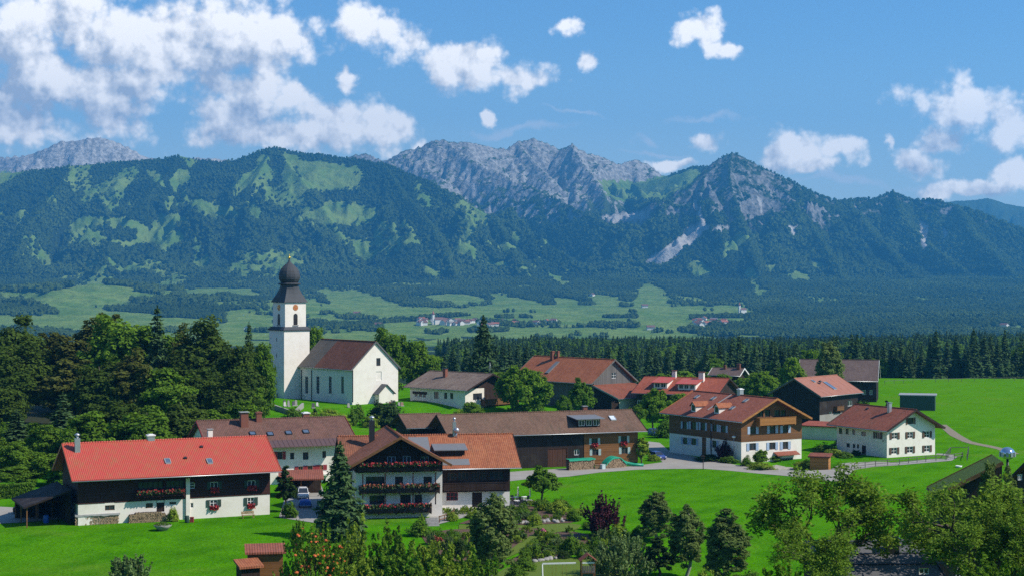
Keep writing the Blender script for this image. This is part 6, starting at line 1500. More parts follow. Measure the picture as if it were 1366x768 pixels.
# cars
TYRE = mat_paint('tyre_rubber', (.02, .02, .02), .85); LAMP = mat_paint('lamp_glass', (.6, .6, .62), .2); TAIL = mat_paint('tail_lamp', (.35, .02, .02), .25)
def car(loc, rz, paint, label, L=4.2, W=1.75, H_=1.45, van=False):
    r = thing('parked_car', loc, label, 'car', rz); xs = [-L / 2, -L / 2 + .12, -L * .30, -L * .02, L * .28, L / 2 - .15, L / 2]
    lowz = [.42, .28, .25, .25, .25, .28, .42]; topz = [.72, .92, .96, .95, .90, .76, .62]; hw = [.72, .82, .875, .875, .87, .82, .70]
    if van: topz = [.9, 1.0, 1.0, 1.0, .98, .9, .7]
    b = MB(); rings = []
    for x, z0, z1, w_ in zip(xs, lowz, topz, hw):
        w_ *= W / 1.75; k = len(b.v); b.v += [(x, -w_ * .92, z0), (x, w_ * .92, z0), (x, w_, z0 + .2), (x, w_, z1 - .14), (x, w_ * .86, z1), (x, -w_ * .86, z1), (x, -w_, z1 - .14), (x, -w_, z0 + .2)]; rings.append(k)
    for k0, k1 in zip(rings, rings[1:]):
        for i in range(8): b.f.append((k0 + i, k0 + (i + 1) % 8, k1 + (i + 1) % 8, k1 + i)); b.m.append(0); b.sm.append(False)
    for k0 in (rings[0], rings[-1]): b.f.append(tuple(k0 + i for i in range(8))); b.m.append(0); b.sm.append(False)
    body = b.build('body', paint, r)
    cab = MB(); x0, x1 = (-L * .46, L * .22) if not van else (-L * .47, L * .30); t0, t1 = (-L * .34, L * .05) if not van else (-L * .45, L * .14); wb, wt = W * .45, W * .37; zb, zt_ = .90, H_
    cab.hexa([(x0, -wb, zb), (x1, -wb, zb), (x1, wb, zb), (x0, wb, zb), (t0, -wt, zt_), (t1, -wt, zt_), (t1, wt, zt_), (t0, wt, zt_)]); cab.build('cabin_windows', GLASS, r)
    rf = MB(); rf.hexa([(t0 - .05, -wt - .02, zt_ - .05), (t1 + .05, -wt - .02, zt_ - .05), (t1 + .05, wt + .02, zt_ - .05), (t0 - .05, wt + .02, zt_ - .05), (t0 + .1, -wt + .1, zt_ + .04), (t1 - .1, -wt + .1, zt_ + .04), (t1 - .1, wt - .1, zt_ + .04), (t0 + .1, wt - .1, zt_ + .04)]); rf.build('roof', paint, r)
    for sy in (-1, 1):
        for xa, xb in ((x0, t0), (x1, t1), ((x0 + x1) / 2 - .1, (t0 + t1) / 2)):
            p_ = MB(); p_.bar((xa, sy * (wb + .01), zb), (xb, sy * (wt + .01), zt_), .07); p_.build('pillar', paint, r)
        for x in (-L * .31, L * .31):
            w_ = MB(); w_.tube([(x, sy * (W / 2 - .16), .31), (x, sy * (W / 2 + .01), .31)], .31, 14); wh = w_.build('wheel', TYRE, r)
            w_ = MB(); w_.tube([(x, sy * (W / 2 - .02), .31), (x, sy * (W / 2 + .025), .31)], .19, 12); w_.build('rim', P_STEEL, wh)
        l_ = MB(); l_.box((L / 2 - .05, sy * W * .33, .62), (.12, .34, .14)); l_.build('headlight', LAMP, r)
        l_ = MB(); l_.box((-L / 2 + .03, sy * W * .34, .75), (.1, .26, .2)); l_.build('tail_light', TAIL, r)
        l_ = MB(); l_.box((L * .16, sy * (W / 2 + .06), .98), (.12, .16, .12)); l_.build('mirror', paint, r)
    return r
P_CARB = mat_paint('blue_car_paint', (.045, .075, .27), .25, spec=.6, var=.05); P_CARW = mat_paint('white_car_paint', (.7, .7, .7), .25, spec=.6, var=.03); P_CARK = mat_paint('black_car_paint', (.02, .02, .022), .25, spec=.6, var=.05)
car(g3(877, 612), R(-62), P_CARB, 'blue car parked at the road edge by the ochre barn end'); car(g3(873, 580), R(-70), P_CARB, 'blue car half hidden between trees before the red house')
car(g3(404, 664), R(-80), P_CARW, 'white car under the brown carport roof on the paved drive', van=True, H_=1.7); car(g3(37, 684), R(15), P_CARK, 'black car in the dark lean-to beside the farmhouse', H_=1.6)
car(g3(1199, 552), R(10), P_CARW, 'small white car behind the roof of the white house near the field shed')
r = thing('trailer', g3(407, 676), 'blue covered trailer behind the white car', 'trailer', R(8)); b = MB(); b.box((0, 0, .75), (1.7, 2.6, .6)); b.box((0, 0, 1.1), (1.5, 2.3, .15), 0, 0, (.8, .8)); b.build('tarpaulin_body', P_BLUE, r)
for sx in (-.9, .9): b = MB(); b.tube([(sx - .07, 0, .3), (sx + .07, 0, .3)], .3, 12); b.build('wheel', TYRE, r)
b = MB(); b.bar((0, 1.3, .5), (0, 2.4, .45), .08); b.build('drawbar', P_BLACK, r)
# lamps, posts, signs
r = thing('street_lamp', g3(979, 616), 'slim white street lamp before the timber house', 'street lamp'); b = MB(); b.tube([(0, 0, 0), (0, 0, 4.6)], [.07, .05], 8); b.build('pole', P_GREY, r); b = MB(); b.lathe([(.08, 4.55), (.35, 4.7), (.38, 4.82), (.1, 5.0)], 12); b.build('lamp_head', P_WHITE, r)
r = thing('wayside_post', g3(938, 625.5), 'dark wayside post with a little box standing alone at the road edge', 'post'); b = MB(); b.tube([(0, 0, -.2), (0, 0, 2.0)], .07, 8); b.build('post', D_DARK, r); b = MB(); b.box((0, 0, 2.15), (.6, .35, .45)); b.box((0, 0, 2.45), (.8, .5, .16), 0, 0, (.3, .8)); b.build('box', D_DARK, r)
# fences
def fence(pts, label, step=2.4, hgt=1.05, rails=2, mat=D_GREY, name='fence'):
    P = [g3(*q) for q in pts]; root = thing(name, P[0], label, 'fence'); acc = []
    for a, b_ in zip(P, P[1:]):
        n = max(1, int((b_ - a).length / step))
        acc += [a.lerp(b_, i / n) for i in range(n)]
    acc.append(P[-1]); acc = [Vector((q.x, q.y, gz(q.x, q.y))) - P[0] for q in acc]
    for q in acc:
        b = MB(); b.bar(q + Vector((0, 0, -.2)), q + Vector((random.uniform(-.04, .04), 0, hgt * random.uniform(.95, 1.1))), .11); b.build('post', mat, root)
    for k in range(rails):
        b = MB()
        for a, c in zip(acc, acc[1:]): z = Vector((0, 0, hgt * (.92 - .45 * k))); b.bar(a + z, c + z, .035 if mat is P_STEEL else .06, .035 if mat is P_STEEL else .11)
        b.build('rail', mat, root)
fence([(1140, 625), (1168, 621.5), (1200, 619), (1235, 615.5), (1262, 613.5), (1284, 610)], 'low grey rail fence along the lawn below the white house')
fence([(1180, 512), (1230, 509.5), (1300, 508), (1380, 507)], 'thin pasture fence along the far edge of the right meadow', 6, 1.2, 1)
fence([(1262, 612), (1268, 604), (1292, 604), (1290, 614)], 'small fenced corner on the grass right of the white house', 2.6, 1.3, 1)
fence([(586, 697), (600, 693), (606, 688)], 'short rail by the chalet steps', 1.4, 1.0, 2, D_BROWN)
# power line
def power():
    A, B_ = Vector((118, 640, 0)), Vector((268, 560, 0)); tops = []
    for q, lb in ((A, 'wooden power pole at the forest edge beyond the right meadow'), (B_, 'wooden power pole beyond the right edge of the meadow')):
        z = gz(q.x, q.y); r = thing('power_pole', (q.x, q.y, z), lb, 'power pole'); b = MB(); b.tube([(0, 0, -.5), (0, 0, 10)], [.16, .11], 8); b.build('pole', D_GREY, r); b = MB(); b.bar((-.5, -.9, 9.6), (.5, .9, 9.6), .12); b.build('crossarm', D_GREY, r); tops.append((q, z + 9.7))
    for k, o_ in enumerate((-.9, .9)):
        b = MB(); P = []
        for i in range(25):
            t = i / 24; q = A.lerp(B_, t); P.append((q.x + o_ * .48, q.y + o_ * .87, tops[0][1] * (1 - t) + tops[1][1] * t - 5.0 * 4 * t * (1 - t) * .4))
        b.tube(P, .035, 4); o = b.build('power_cable', P_BLACK); tag(o, ['thin overhead cable crossing the right meadow, the nearer one', 'thin overhead cable crossing the right meadow, the farther one'][k], 'cable')
power()
# churchyard
b = MB()
P = [on(q, w_) for q, w_ in ((354, 548), (372, 552), (392, 556), (404, 553))]
root = thing('churchyard_wall', P[0], 'low stone wall at the churchyard below the tower', 'wall')
for a, c in zip(P, P[1:]):
    for i in range(6):
        u, v = a.lerp(c, i / 6), a.lerp(c, (i + 1) / 6); u = Vector((u.x, u.y, gz(u.x, u.y))); v = Vector((v.x, v.y, gz(v.x, v.y))); d = (v - u).normalized(); n_ = Vector((-d.y, d.x, 0)) * .25; Z = Vector((0, 0, 1.15)); D_ = Vector((0, 0, .6))
        b.hexa([q - P[0] for q in (u - n_ - D_, v - n_ - D_, v + n_ - D_, u + n_ - D_, u - n_ + Z, v - n_ + Z, v + n_ + Z, u + n_ + Z)])
b.build('masonry', STONE, root)
GST = [mat_paint('pale_gravestone', (.55, .53, .5), .7), mat_paint('dark_gravestone', (.10, .095, .10), .4), mat_paint('red_gravestone', (.30, .17, .13), .5), STONE]
rr = random.Random(21)
for k in range(48):
    px = rr.choice([rr.uniform(358, 402), rr.uniform(402, 470), rr.uniform(520, 538)]); py = rr.uniform(540, 549) if px < 500 else rr.uniform(540, 545)
    i = rr.randrange(4); q = g3(px, py); w_, h_ = rr.uniform(.5, .85), rr.uniform(.9, 1.5); rt = thing('gravestone', q, ['pale gravestone in the churchyard', 'dark polished gravestone in the churchyard', 'reddish gravestone in the churchyard', 'rough grey gravestone in the churchyard'][i], 'gravestone', R(-52 + 90 + rr.uniform(-12, 12)), 'gravestones below the church')
    b = MB(); b.box((0, 0, h_ * .4), (w_, .16, h_ * .8)); b.box((0, 0, h_ * .88), (w_, .16, h_ * .18), 0, 0, (.55, 1)); b.build('slab', GST[i], rt); b = MB(); b.box((0, -.1, .06), (w_ * 1.25, .45, .2)); b.build('plinth', STONE, rt)
# garden furniture on the terrace
def table(px, py, label):
    r = thing('garden_table', g3(px, py, .03), label, 'table', rr.uniform(0, 1)); b = MB(); b.box((0, 0, .73), (1.3, .85, .05)); b.build('table_top', P_WHITE, r)
    for sx in (-.55, .55):
        for sy in (-.33, .33): b = MB(); b.bar((sx, sy, 0), (sx, sy, .70), .05); b.build('leg', P_BLACK, r)
def chair(px, py, rz, label):
    r = thing('garden_chair', g3(px, py, .03), label, 'chair', rz, 'dark chairs on the terrace'); b = MB(); b.box((0, 0, .45), (.5, .5, .05)); b.build('seat', P_BLACK, r); b = MB(); b.box((0, .26, .75), (.5, .04, .55)); b.build('backrest', P_BLACK, r)
    for sx in (-.21, .21):
        for sy in (-.21, .21): b = MB(); b.bar((sx, sy, 0), (sx, sy, .43), .04); b.build('leg', P_BLACK, r)
for px, py, lb in ((687, 669, 'white garden table left on the terrace by the wing'), (699, 668.5, 'white garden table right on the terrace near the round tree'), (692, 673.5, 'white garden table at the front of the terrace')): table(px, py, lb)
for k, (px, py) in enumerate([(683, 669), (690.5, 667), (695, 670.5), (703, 669), (688, 673), (696, 675), (699, 672), (685, 671.5)]): chair(px, py, k * 1.3, 'dark garden chair at a white table on the terrace')
for px, py, lb in ((691, 670, 'closed white parasol on the terrace, left one'), (707, 671, 'closed white parasol on the terrace, right one')):
    r = thing('closed_parasol', g3(px, py), lb, 'parasol'); b = MB(); b.tube([(0, 0, 0), (0, 0, 2.6)], .025, 6); b.build('pole', P_STEEL, r); b = MB(); b.lathe([(.05, 1.0), (.13, 1.2), (.10, 2.2), (.03, 2.5)], 10); b.build('canopy', P_WHITE, r); b = MB(); b.lathe([(.28, 0), (.28, .08), (.06, .12)], 12); b.build('base', P_GREY, r)
r = thing('garden_steps', g3(578, 701), 'short stone steps from the chalet terrace to the lawn', 'steps', R(10))
for k in range(6): b = MB(); b.box((0, .38 * k, .09 + .15 * k - .3), (1.7, .42, .6)); b.build('step', STONE, r)
# stones along the beds
rr = random.Random(33); STM = [STONE, STONE, GST[3]]
for k in range(46):
    t = rr.random(); px, py = [(684 + 22 * t, 697.5 + rr.uniform(-1, 1)), (718 + 34 * t, 697 - 2.5 * t + rr.uniform(-1.5, 1.5)), (712 + 40 * t, 749.5 - 6 * t)][k % 3]
    b = MB(); b.blob((0, 0, 0), rr.uniform(.22, .45), 0, k * 3.1, .7, 6, .75); o = b.build('edging_stone', STM[k % 3]); o.location = g3(px, py, .12); o.rotation_euler.z = rr.uniform(0, 6)
    tag(o, 'grey stone edging a garden bed below the chalet', 'stone', 'edging stones of the garden beds')
# swing and play tower
r = thing('swing_frame', g3(746, 777), 'white wooden swing frame at the bottom of the garden', 'swing', R(4)); L_ = 3.9
b = MB(); b.bar((-L_ / 2, 0, 2.25), (L_ / 2, 0, 2.3), .16); b.build('crossbeam', P_WHITE, r)
for sx in (-1,):
    for sy in (-1, 1): b = MB(); b.bar((sx * L_ / 2, sy * .9, 0), (sx * L_ / 2, 0, 2.25), .11); b.build('leg', P_WHITE, r)
for x in (-.6, .6): b = MB(); b.tube([(x - .22, 0, 2.2), (x - .22, 0, .5)], .015, 4); b.tube([(x + .22, 0, 2.2), (x + .22, 0, .5)], .015, 4); b.box((x, 0, .48), (.5, .2, .04)); b.build('swing_seat', D_BROWN, r)
r = thing('play_tower', g3(784, 777), 'small timber play tower with brown pitched roof beside the swing', 'play tower', R(4))
for sx in (-.75, .75):
    for sy in (-.65, .65): b = MB(); b.bar((sx, sy, 0), (sx, sy, 2.7), .11); b.build('post', D_BROWN, r)
b = MB(); b.box((0, 0, 1.25), (1.6, 1.4, .08)); b.build('platform', D_BROWN, r); b = MB()
for k in range(6): b.box((-.62 + .25 * k, -.7, 1.7), (.2, .04, .8))
b.build('railing', D_GREY, r); b = MB()
for sg in (-1, 1): b.hexa([(sg * 1.0, -.9, 2.6), (0, -.9, 3.35), (0, .9, 3.35), (sg * 1.0, .9, 2.6), (sg * 1.0, -.9, 2.68), (0, -.9, 3.43), (0, .9, 3.43), (sg * 1.0, .9, 2.68)])
b.build('roof', R_WHITE, r); b = MB(); b.box((0, -.68, 2.45), (1.5, .05, .18)); b.build('white_board', P_WHITE, r)
# hut with orange tiles at the lawn corner
h = shed('garden_hut', 'red brown hut with flat roof beside the rowan at the bottom edge', 'hut', g3(352, 778).x, g3(352, 778).y + 1, 10, 4.0, 3.2, 2.9, 3.4, D_OCHRE, R_BIG, zg=g3(352, 778).z)
h = shed('log_shelter', 'small orange tiled lean-to left of the brown hut', 'hut', g3(330, 784).x, g3(330, 784).y + .5, 28, 2.2, 1.8, 1.7, 2.3, D_DARK, R_ORANGE, zg=g3(330, 784).z)
# ================================================================== bottom right: dark shed roof, sod roofed house, junk
X, Y = (1176 - 683) / FPX * 118, 118.0
h = House('dark_shed', 'low shed with dark grey felt roof and black chimney behind the open ash tree', 'shed', X + .3, Y + 3.2, 4, 8.2, 9, 12.0, 15.0, .5, .6, gz(X, Y) - .6, vr=4.5)
h.window('F', (1226, 757, 1240, 766), P_WHITE, (1, 0)); h.wall('wall', -2, 99, D_RED); h.roof(R_DARKSH, P_BLACK, ridge=False)
h.chimney(1190, 716, 735, .85, P_BLACK, P_BLACK, kind='band')
for py in (722, 738, 752): h.slope_box(1178, py, 8.9, .14, .06, P_BLACK, 'batten')
h = House('sod_house', 'house with sloping grass roof and brown fascia half hidden by leafy trees at right', 'house', 46.7, 175.2, -98, 6, 6.2, 12.4, 15.9, .7, .5, 2.4, vr=3.1)
SOD = mat_ground('sod_roof_grass', (.05, .10, .02), (.13, .19, .05), .8, .2)
h.wall('wall', -3, 99, D_BLACK); h.roof(SOD, D_BROWN, ridge=False, gutter=D_BROWN)
X, Y = (1372 - 683) / FPX * 200, 200.0
h = House('edge_house', 'house with bright orange roof cut off by the right picture edge', 'house', X + 5.2, Y + 3, 10, 9, 8, 9.9, 12.6, .5, .7, 0.0)
h.window('F', (1358, 632, 1364, 640), P_WHITE, (1, 0)); h.wall('wall', -2, 99, D_DARK); h.roof(R_ORANGE, D_DARK)
r = thing('vent_cowl', (0, 0, 0), 'large shiny metal ventilation cowl in front of the orange edge roof', 'cowl'); Y = 186.0; X = (1344 - 683) / FPX * Y; z = CAMZ + (HOR - 604) / FPX * Y; r.location = (X, Y, gz(X, Y))
CHROME = mat_paint('chromed_metal', (.62, .66, .72), .12, .9, var=.05); b = MB(); b.tube([(0, 0, -.3), (0, 0, z - gz(X, Y) - .6)], .14, 12); b.build('pipe', P_BLACK, r); b = MB(); b.blob((0, 0, z - gz(X, Y)), .8, 0, 4, .05, 12, .85); b.build('round_head', CHROME, r)
b = MB()
for k in range(10): t = k * .628; b.box((math.cos(t) * .82, math.sin(t) * .82, z - gz(X, Y) - .1), (.12, .3, .5), 0, t)
b.build('vane', P_STEEL, r)
def junk(px, Yd, pyb, fn, name, label, cat):
    X = (px - 683) / FPX * Yd; o = fn(); o.name = name; o.location = (X, Yd, gz(X, Yd)); tag(o, label, cat); return o
def jtable(px, Yd, lb):
    X = (px - 683) / FPX * Yd; r = thing('work_table', (X, Yd, gz(X, Yd)), lb, 'table', .3); b = MB(); b.box((0, 0, .8), (2.2, 1.0, .06)); b.build('table_top', P_WHITE, r)
    for sx in (-.95, .95):
        for sy in (-.4, .4): b = MB(); b.bar((sx, sy, -.3), (sx, sy, .77), .07); b.build('leg', P_GREY, r)
jtable(1218, 205, 'white table standing on the grass behind the dark shed'); jtable(1197, 196, 'second white table lower on the grass behind the dark shed')
for px, Yd, c_, lb in ((1204, 214, P_RED, 'dull red crate near the white table on the grass'), (1214, 216, D_DOOR, 'brown crate near the white table on the grass')):
    o = MB(); o.box((0, 0, .35), (1.3, .8, .7)); o.box((0, 0, .72), (1.36, .86, .05)); o = o.build('crate', c_); X = (px - 683) / FPX * Yd; o.location = (X, Yd, gz(X, Yd)); tag(o, lb, 'crate')
for k, px in enumerate((1276, 1281)):
    Yd = 168; X = (px - 683) / FPX * Yd; z = gz(X, Yd); b = MB(); b.tube([(0, 0, -.2), (1.0, .5, 3.6)], .06, 6); o = b.build('leaning_pole', P_GREY); o.location = (X - .6, Yd, z + 1.5 * 0); tag(o, ['pale pole leaning before the sod roofed house, left of two', 'pale pole leaning before the sod roofed house, right of two'][k], 'pole')
b = MB(); b.lathe([(.5, 0), (.62, .35), (.56, .36), (.46, .1)], 14); o = b.build('white_tub', P_WHITE); o.location = g3(1279, 623); tag(o, 'small white tub lying on the grass right of the white house', 'tub')
# ================================================================== villages far out in the valley
def terr(x, y):
    fi = np.interp(y, yrow, np.arange(YN)); fj = (x / y - T0) / (T1 - T0) * (TN - 1); return float(bil(ZZ, np.array([fi]), np.array([fj]))[0])
def terr_hit(px, py, y0=2000, y1=8800):
    j = int(round((px - 683) / FPX / (T1 - T0) * (TN - 1) - T0 / (T1 - T0) * (TN - 1)))
    col = PY[:, j]; ok = np.where((yrow > y0) & (yrow < y1) & (col <= py))[0]
    if not len(ok): return None
    i = ok[0]; y = yrow[i]; x = (px - 683) / FPX * y; return x, y, terr(x, y)
FW = mat_plaster('far_white_wall', (.72, .70, .66)); FR = [mat_paint('far_red_roof', (.30, .10, .06), .8), mat_paint('far_brown_roof', (.17, .09, .065), .8), mat_paint('far_grey_roof', (.20, .19, .18), .8)]
def far_house(x, y, z, rz, L, W, H_, rm, label, group):
    r = tag(empty('far_house', (x, y, z), rz), label, 'house', group); b = MB(); b.box((0, 0, H_ / 2 - 1), (L, W, H_ + 2))
    for sx in (-1, 1): b.face([(sx * L / 2, -W / 2, H_), (sx * L / 2, W / 2, H_), (sx * L / 2, 0, H_ + W * .3)])
    b.build('wall', FW, r); b = MB(); e = 1.0; k = .6
    for sg in (-1, 1): b.hexa([(-L / 2 - e, sg * (W / 2 + e), H_ - e * k), (L / 2 + e, sg * (W / 2 + e), H_ - e * k), (L / 2 + e, 0, H_ + W / 2 * k), (-L / 2 - e, 0, H_ + W / 2 * k)] + [(p[0], p[1], p[2] + .4) for p in [(-L / 2 - e, sg * (W / 2 + e), H_ - e * k), (L / 2 + e, sg * (W / 2 + e), H_ - e * k), (L / 2 + e, 0, H_ + W / 2 * k), (-L / 2 - e, 0, H_ + W / 2 * k)]])
    b.build('roof', rm, r)
rr = random.Random(44)
for px0, px1, py0, py1, n, place, grp in ((560, 640, 428, 435, 26, 'in the valley village left of the small white steeple', 'houses of the valley village'), (600, 690, 430, 437, 14, 'in the valley village', 'houses of the valley village'), (700, 742, 430, 434, 5, 'in the small hamlet right of the valley village', 'houses of the small hamlet'), (928, 968, 428, 436, 16, 'in the hamlet at the foot of the right mountain', 'houses of the mountain hamlet')):
    for k in range(n):
        q = terr_hit(rr.uniform(px0, px1), rr.uniform(py0, py1))
        if q is None: continue
        i = rr.choice([0, 0, 1, 1, 2]); far_house(*q, rr.uniform(0, 3.1), rr.uniform(12, 20), rr.uniform(9, 13), rr.uniform(5, 8), FR[i], ['tiny red roofed house ', 'tiny brown roofed house ', 'tiny grey roofed house '][i] + place, grp)
for px, py, lb in ((476, 420, 'lone farm below the left mountain'), (790, 395, 'lone white farm on the upper valley meadow'), (860, 410, 'lone farm on the right valley meadow'), (505, 436, 'lone farm right of the nave roof'), (330, 440, 'lone farm above the wood'), (868, 440, 'lone barn by the belt'), (1340, 437, 'lone farm at the right edge of the valley')):
    q = terr_hit(px, py)
    if q: far_house(*q, rr.uniform(0, 3), 17, 12, 6, FR[1], lb, None)
def far_church(px, py, s_, label):
    q = terr_hit(px, py)
    if not q: return
    r = tag(empty('far_chapel', q, .5), label, 'church'); b = MB(); b.box((0, 0, 4 * s_), (16 * s_, 9 * s_, 10 * s_)); b.build('nave', FW, r); b = MB()
    for sg in (-1, 1): b.hexa([(-8.4 * s_, sg * 5.2 * s_, 8.6 * s_), (8.4 * s_, sg * 5.2 * s_, 8.6 * s_), (8.4 * s_, 0, 13 * s_), (-8.4 * s_, 0, 13 * s_), (-8.4 * s_, sg * 5.2 * s_, 9 * s_), (8.4 * s_, sg * 5.2 * s_, 9 * s_), (8.4 * s_, 0, 13.4 * s_), (-8.4 * s_, 0, 13.4 * s_)])
    b.build('roof', FR[1], r); b = MB(); b.box((-10.2 * s_, 0, 9 * s_), (4.4 * s_, 4.4 * s_, 20 * s_)); b.build('tower', FW, r); b = MB(); b.lathe([(3.2 * s_, 19 * s_), (2.6 * s_, 20.5 * s_), (.1, 27 * s_)], 8, 0, (-10.2 * s_, 0)); b.build('spire', FR[0], r)
far_church(584, 432, 1.2, 'small white church with steeple in the valley village'); far_church(991, 418, 1.1, 'tiny white chapel on the wooded knoll below the right mountain')
# ------------------------------------------------------------------ light, sky, haze
SUN_AZ, SUN_EL = R(-15), R(45)      # direction to the sun: from +X towards the viewer
sd = Vector((math.cos(SUN_AZ) * math.cos(SUN_EL), math.sin(SUN_AZ) * math.cos(SUN_EL), math.sin(SUN_EL)))
sl_ = bpy.data.lights.new('sun', 'SUN'); sl_.energy = 4.2; sl_.angle = R(.55); sl_.color = (1, .935, .84)
so = bpy.data.objects.new('sun', sl_); COL.objects.link(so); so.rotation_euler = (-sd).to_track_quat('-Z', 'Y').to_euler()
so.location = (200, -100, 300)
w = bpy.data.worlds.new('World'); sc.world = w; w.use_nodes = True
nt = NT(w.node_tree)
sky = nt.n('ShaderNodeTexSky', sky_type='NISHITA', sun_disc=False, sun_elevation=SUN_EL, sun_rotation=math.atan2(sd.x, sd.y), altitude=900.0, air_density=1.0, dust_density=.6, ozone_density=2.2)
dirv = nt.n('ShaderNodeTexCoord').outputs['Generated']
sep = nt.n('ShaderNodeSeparateXYZ', {0: dirv})
az = nt.math('ARCTAN2', sep.outputs[0], sep.outputs[1]); el = nt.math('ARCSINE', sep.outputs[2])
sk0 = nt.n('ShaderNodeCombineXYZ', {0: nt.math('MULTIPLY', az, 10.0), 1: nt.math('MULTIPLY', el, 10.0), 2: 0.0}).outputs[0]   # unit = 0.1 rad = 228 photo px
CLOUD = [  # centre px,py, half-axes px, tilt deg
 (180,62,165,58,8),(60,112,80,44,0),(300,110,80,40,10),(90,40,110,45,12),(240,50,130,62,8),(330,60,85,75,-20),(385,45,30,40,0),(20,75,60,40,0),(150,120,80,40,15),(25,165,50,45,0),(150,160,70,40,10),(30,130,45,28,0),(210,105,50,30,0),
 (320,150,80,34,12),(440,165,70,36,15),(520,175,52,30,0),(400,135,50,25,10),(380,180,120,25,0),(560,190,18,16,0),
 (490,38,48,34,10),(545,55,45,36,25),(600,92,58,32,10),(690,100,50,22,5),(640,80,30,25,0),(470,105,14,20,0),
 (757,38,24,14,0),(783,83,17,17,20),(935,45,24,22,35),(965,75,28,14,10),(660,152,14,9,20),(940,187,24,16,10),(1065,207,52,27,8),(1125,200,34,24,0),(1085,228,30,12,0),
 (1290,160,80,32,8),(1340,170,35,35,0),(1220,215,40,20,25),(1255,190,40,20,10),(1360,240,26,26,0),(1185,185,8,16,0),(895,222,40,9,0),(1280,262,70,12,0)]
STREAK = [(690,173,100,8,-3),(930,157,75,6,-2),(760,150,60,4,12),(860,185,20,7,5),(880,205,60,5,10),(1120,245,120,8,3),(1280,255,110,8,4)]
wv = nt.n('ShaderNodeTexNoise', {'Vector': sk0, 'Scale': 2.6, 'Detail': 5.0, 'Roughness': .55}, noise_dimensions='2D').outputs[1]
sk = nt.vm('ADD', sk0, nt.vm('MULTIPLY', nt.vm('SUBTRACT', wv, (.5, .5, .5)), (.30, .22, 0)))
def field(lst, vec, soft):
    f = None
    for cx, cy, rx, ry, tl in lst:
        a, e = math.atan((cx - 683) / FPX), math.atan((HOR - cy) / FPX)
        q = nt.vm('ADD', vec, (-a * 10, -e * 10, 0))
        if tl:
            q = nt.n('ShaderNodeVectorRotate', {'Vector': q, 'Angle': R(tl)}, rotation_type='Z_AXIS').outputs[0]
        q = nt.vm('LENGTH', nt.vm('MULTIPLY', q, (FPX / 10 / rx, FPX / 10 / ry, 0)))
        f = q if f is None else nt.n('ShaderNodeMath', {0: f, 1: q, 2: soft}, operation='SMOOTH_MIN').outputs[0]
    return f
f1 = field(CLOUD, sk, .25)
SO = (.055, .05, 0)
def puff(v):
    vo = nt.n('ShaderNodeTexVoronoi', {'Vector': v, 'Scale': 6.5, 'Detail': 2.0, 'Roughness': .55, 'Lacunarity': 2.3, 'Smoothness': .35}, voronoi_dimensions='2D', feature='SMOOTH_F1').outputs['Distance']
    return nt.math('ADD', nt.noise(v, 3.0, 9, .55, '2D'), nt.math('MULTIPLY', nt.math('SUBTRACT', .42, vo), .26))
p0 = puff(sk0); p1 = puff(nt.vm('ADD', sk0, SO))
dens = nt.math('ADD', nt.math('SUBTRACT', 1.13, f1), nt.math('MULTIPLY', nt.math('SUBTRACT', p0, .5), 1.9))
f2 = field(CLOUD, nt.vm('ADD', sk, (.07, .17, 0)), .25)
above = nt.math('ADD', nt.math('SUBTRACT', 1.10, f2), nt.math('MULTIPLY', nt.math('SUBTRACT', puff(nt.vm('ADD', sk0, (.07, .17, 0))), .5), 1.9))
alpha = nt.math('POWER', nt.step(dens, -.24, .46), 1.15)
wisp = nt.math('MULTIPLY', nt.step(nt.math('ADD', nt.math('SUBTRACT', 1.0, field(STREAK, sk, .2)), nt.math('MULTIPLY', nt.math('SUBTRACT', p0, .5), 1.2)), -.15, .8), .75)
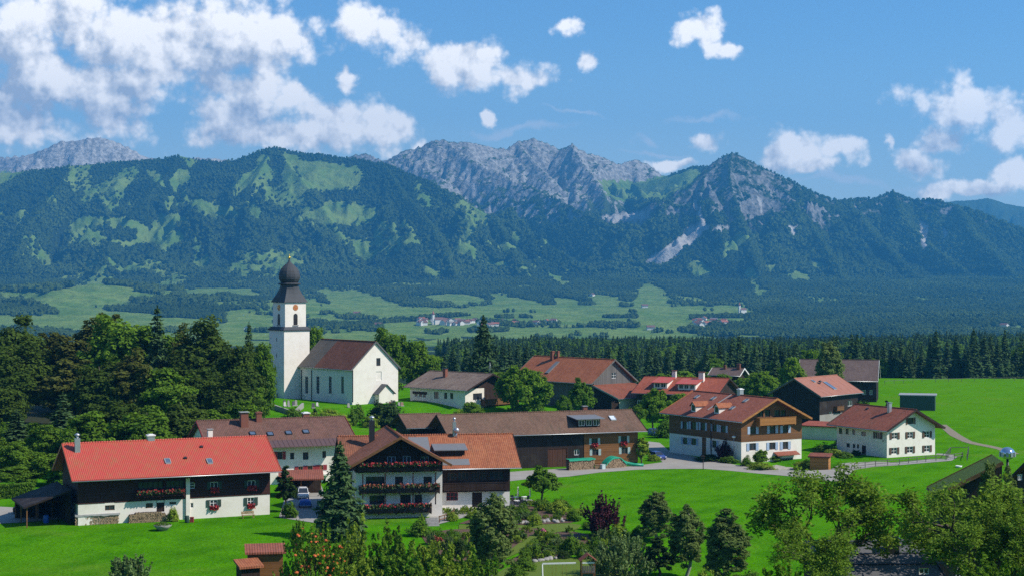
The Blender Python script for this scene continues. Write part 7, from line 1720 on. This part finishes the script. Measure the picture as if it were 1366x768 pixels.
# thickness towards the sun shades the cloud
lit = nt.math('MULTIPLY', nt.math('SUBTRACT', p0, p1), 2.6)
q0 = nt.noise(sk0, 1.5, 3, .5, '2D'); q1 = nt.noise(nt.vm('ADD', sk0, (.16, .15, 0)), 1.5, 3, .5, '2D')
lit = nt.math('ADD', lit, nt.math('MULTIPLY', nt.math('SUBTRACT', q0, q1), 1.6))
thick = nt.step(above, -.15, .75)
br = nt.math('ADD', nt.math('SUBTRACT', .98, nt.math('MULTIPLY', thick, .58)), nt.math('MULTIPLY', lit, .8), clamp=True)
ccol = nt.mix(br, (4.4, 4.8, 5.5), (12.2, 11.7, 11.0))
hz_ = nt.mix(nt.step(sep.outputs[2], 0.0, .17), (2.9, 4.0, 5.4), (1, 1, 1))
skyc = nt.mix(nt.math('MULTIPLY', wisp, 1.0), nt.mix(1.0, sky.outputs[0], (.80, 1.0, 1.13), 'MULTIPLY'), (5.8, 6.6, 7.6))
skyc = nt.mix(nt.math('MULTIPLY', nt.math('SUBTRACT', 1.0, nt.step(sep.outputs[2], .02, .15)), .5), skyc, (4.6, 6.0, 7.4))
skyc = nt.mix(nt.step(sep.outputs[2], .07, .19), skyc, nt.mix(1.0, skyc, (.76, .88, .97), 'MULTIPLY'))
allc = nt.mix(alpha, skyc, ccol)
bg = nt.n('ShaderNodeBackground', {'Color': allc, 'Strength': .098})
nt.n('ShaderNodeOutputWorld', {'Surface': bg.outputs[0]})

hb = MB(); hb.box((0, 6150, 560), (12400, 13000, 1400)); m, nt = new_mat('haze_air')
pv = nt.n('ShaderNodeVolumePrincipled', {'Color': (.09, .50, 1.0, 1), 'Density': 8.4e-5, 'Anisotropy': .25})
nt.n('ShaderNodeOutputMaterial', {'Volume': pv.outputs[0]})
hz = hb.build('haze', m, uv=False); tag(hz, 'thin blue haze in the air over the valley', 'haze', kind='stuff')

sc.view_settings.view_transform = 'Standard'; sc.view_settings.look = 'None'; sc.view_settings.exposure = 0.47; sc.view_settings.gamma = 1.0
sc.view_settings.use_curve_mapping = False
cy = sc.cycles
cy.use_denoising = False
try: cy.denoiser = 'OPENIMAGEDENOISE'; cy.denoising_input_passes = 'RGB_ALBEDO_NORMAL'
except Exception: pass
cy.max_bounces = 5; cy.diffuse_bounces = 2; cy.glossy_bounces = 2; cy.transmission_bounces = 3; cy.volume_bounces = 0; cy.transparent_max_bounces = 6
cy.use_adaptive_sampling = True; cy.adaptive_threshold = .01
cy.caustics_reflective = False; cy.caustics_refractive = False
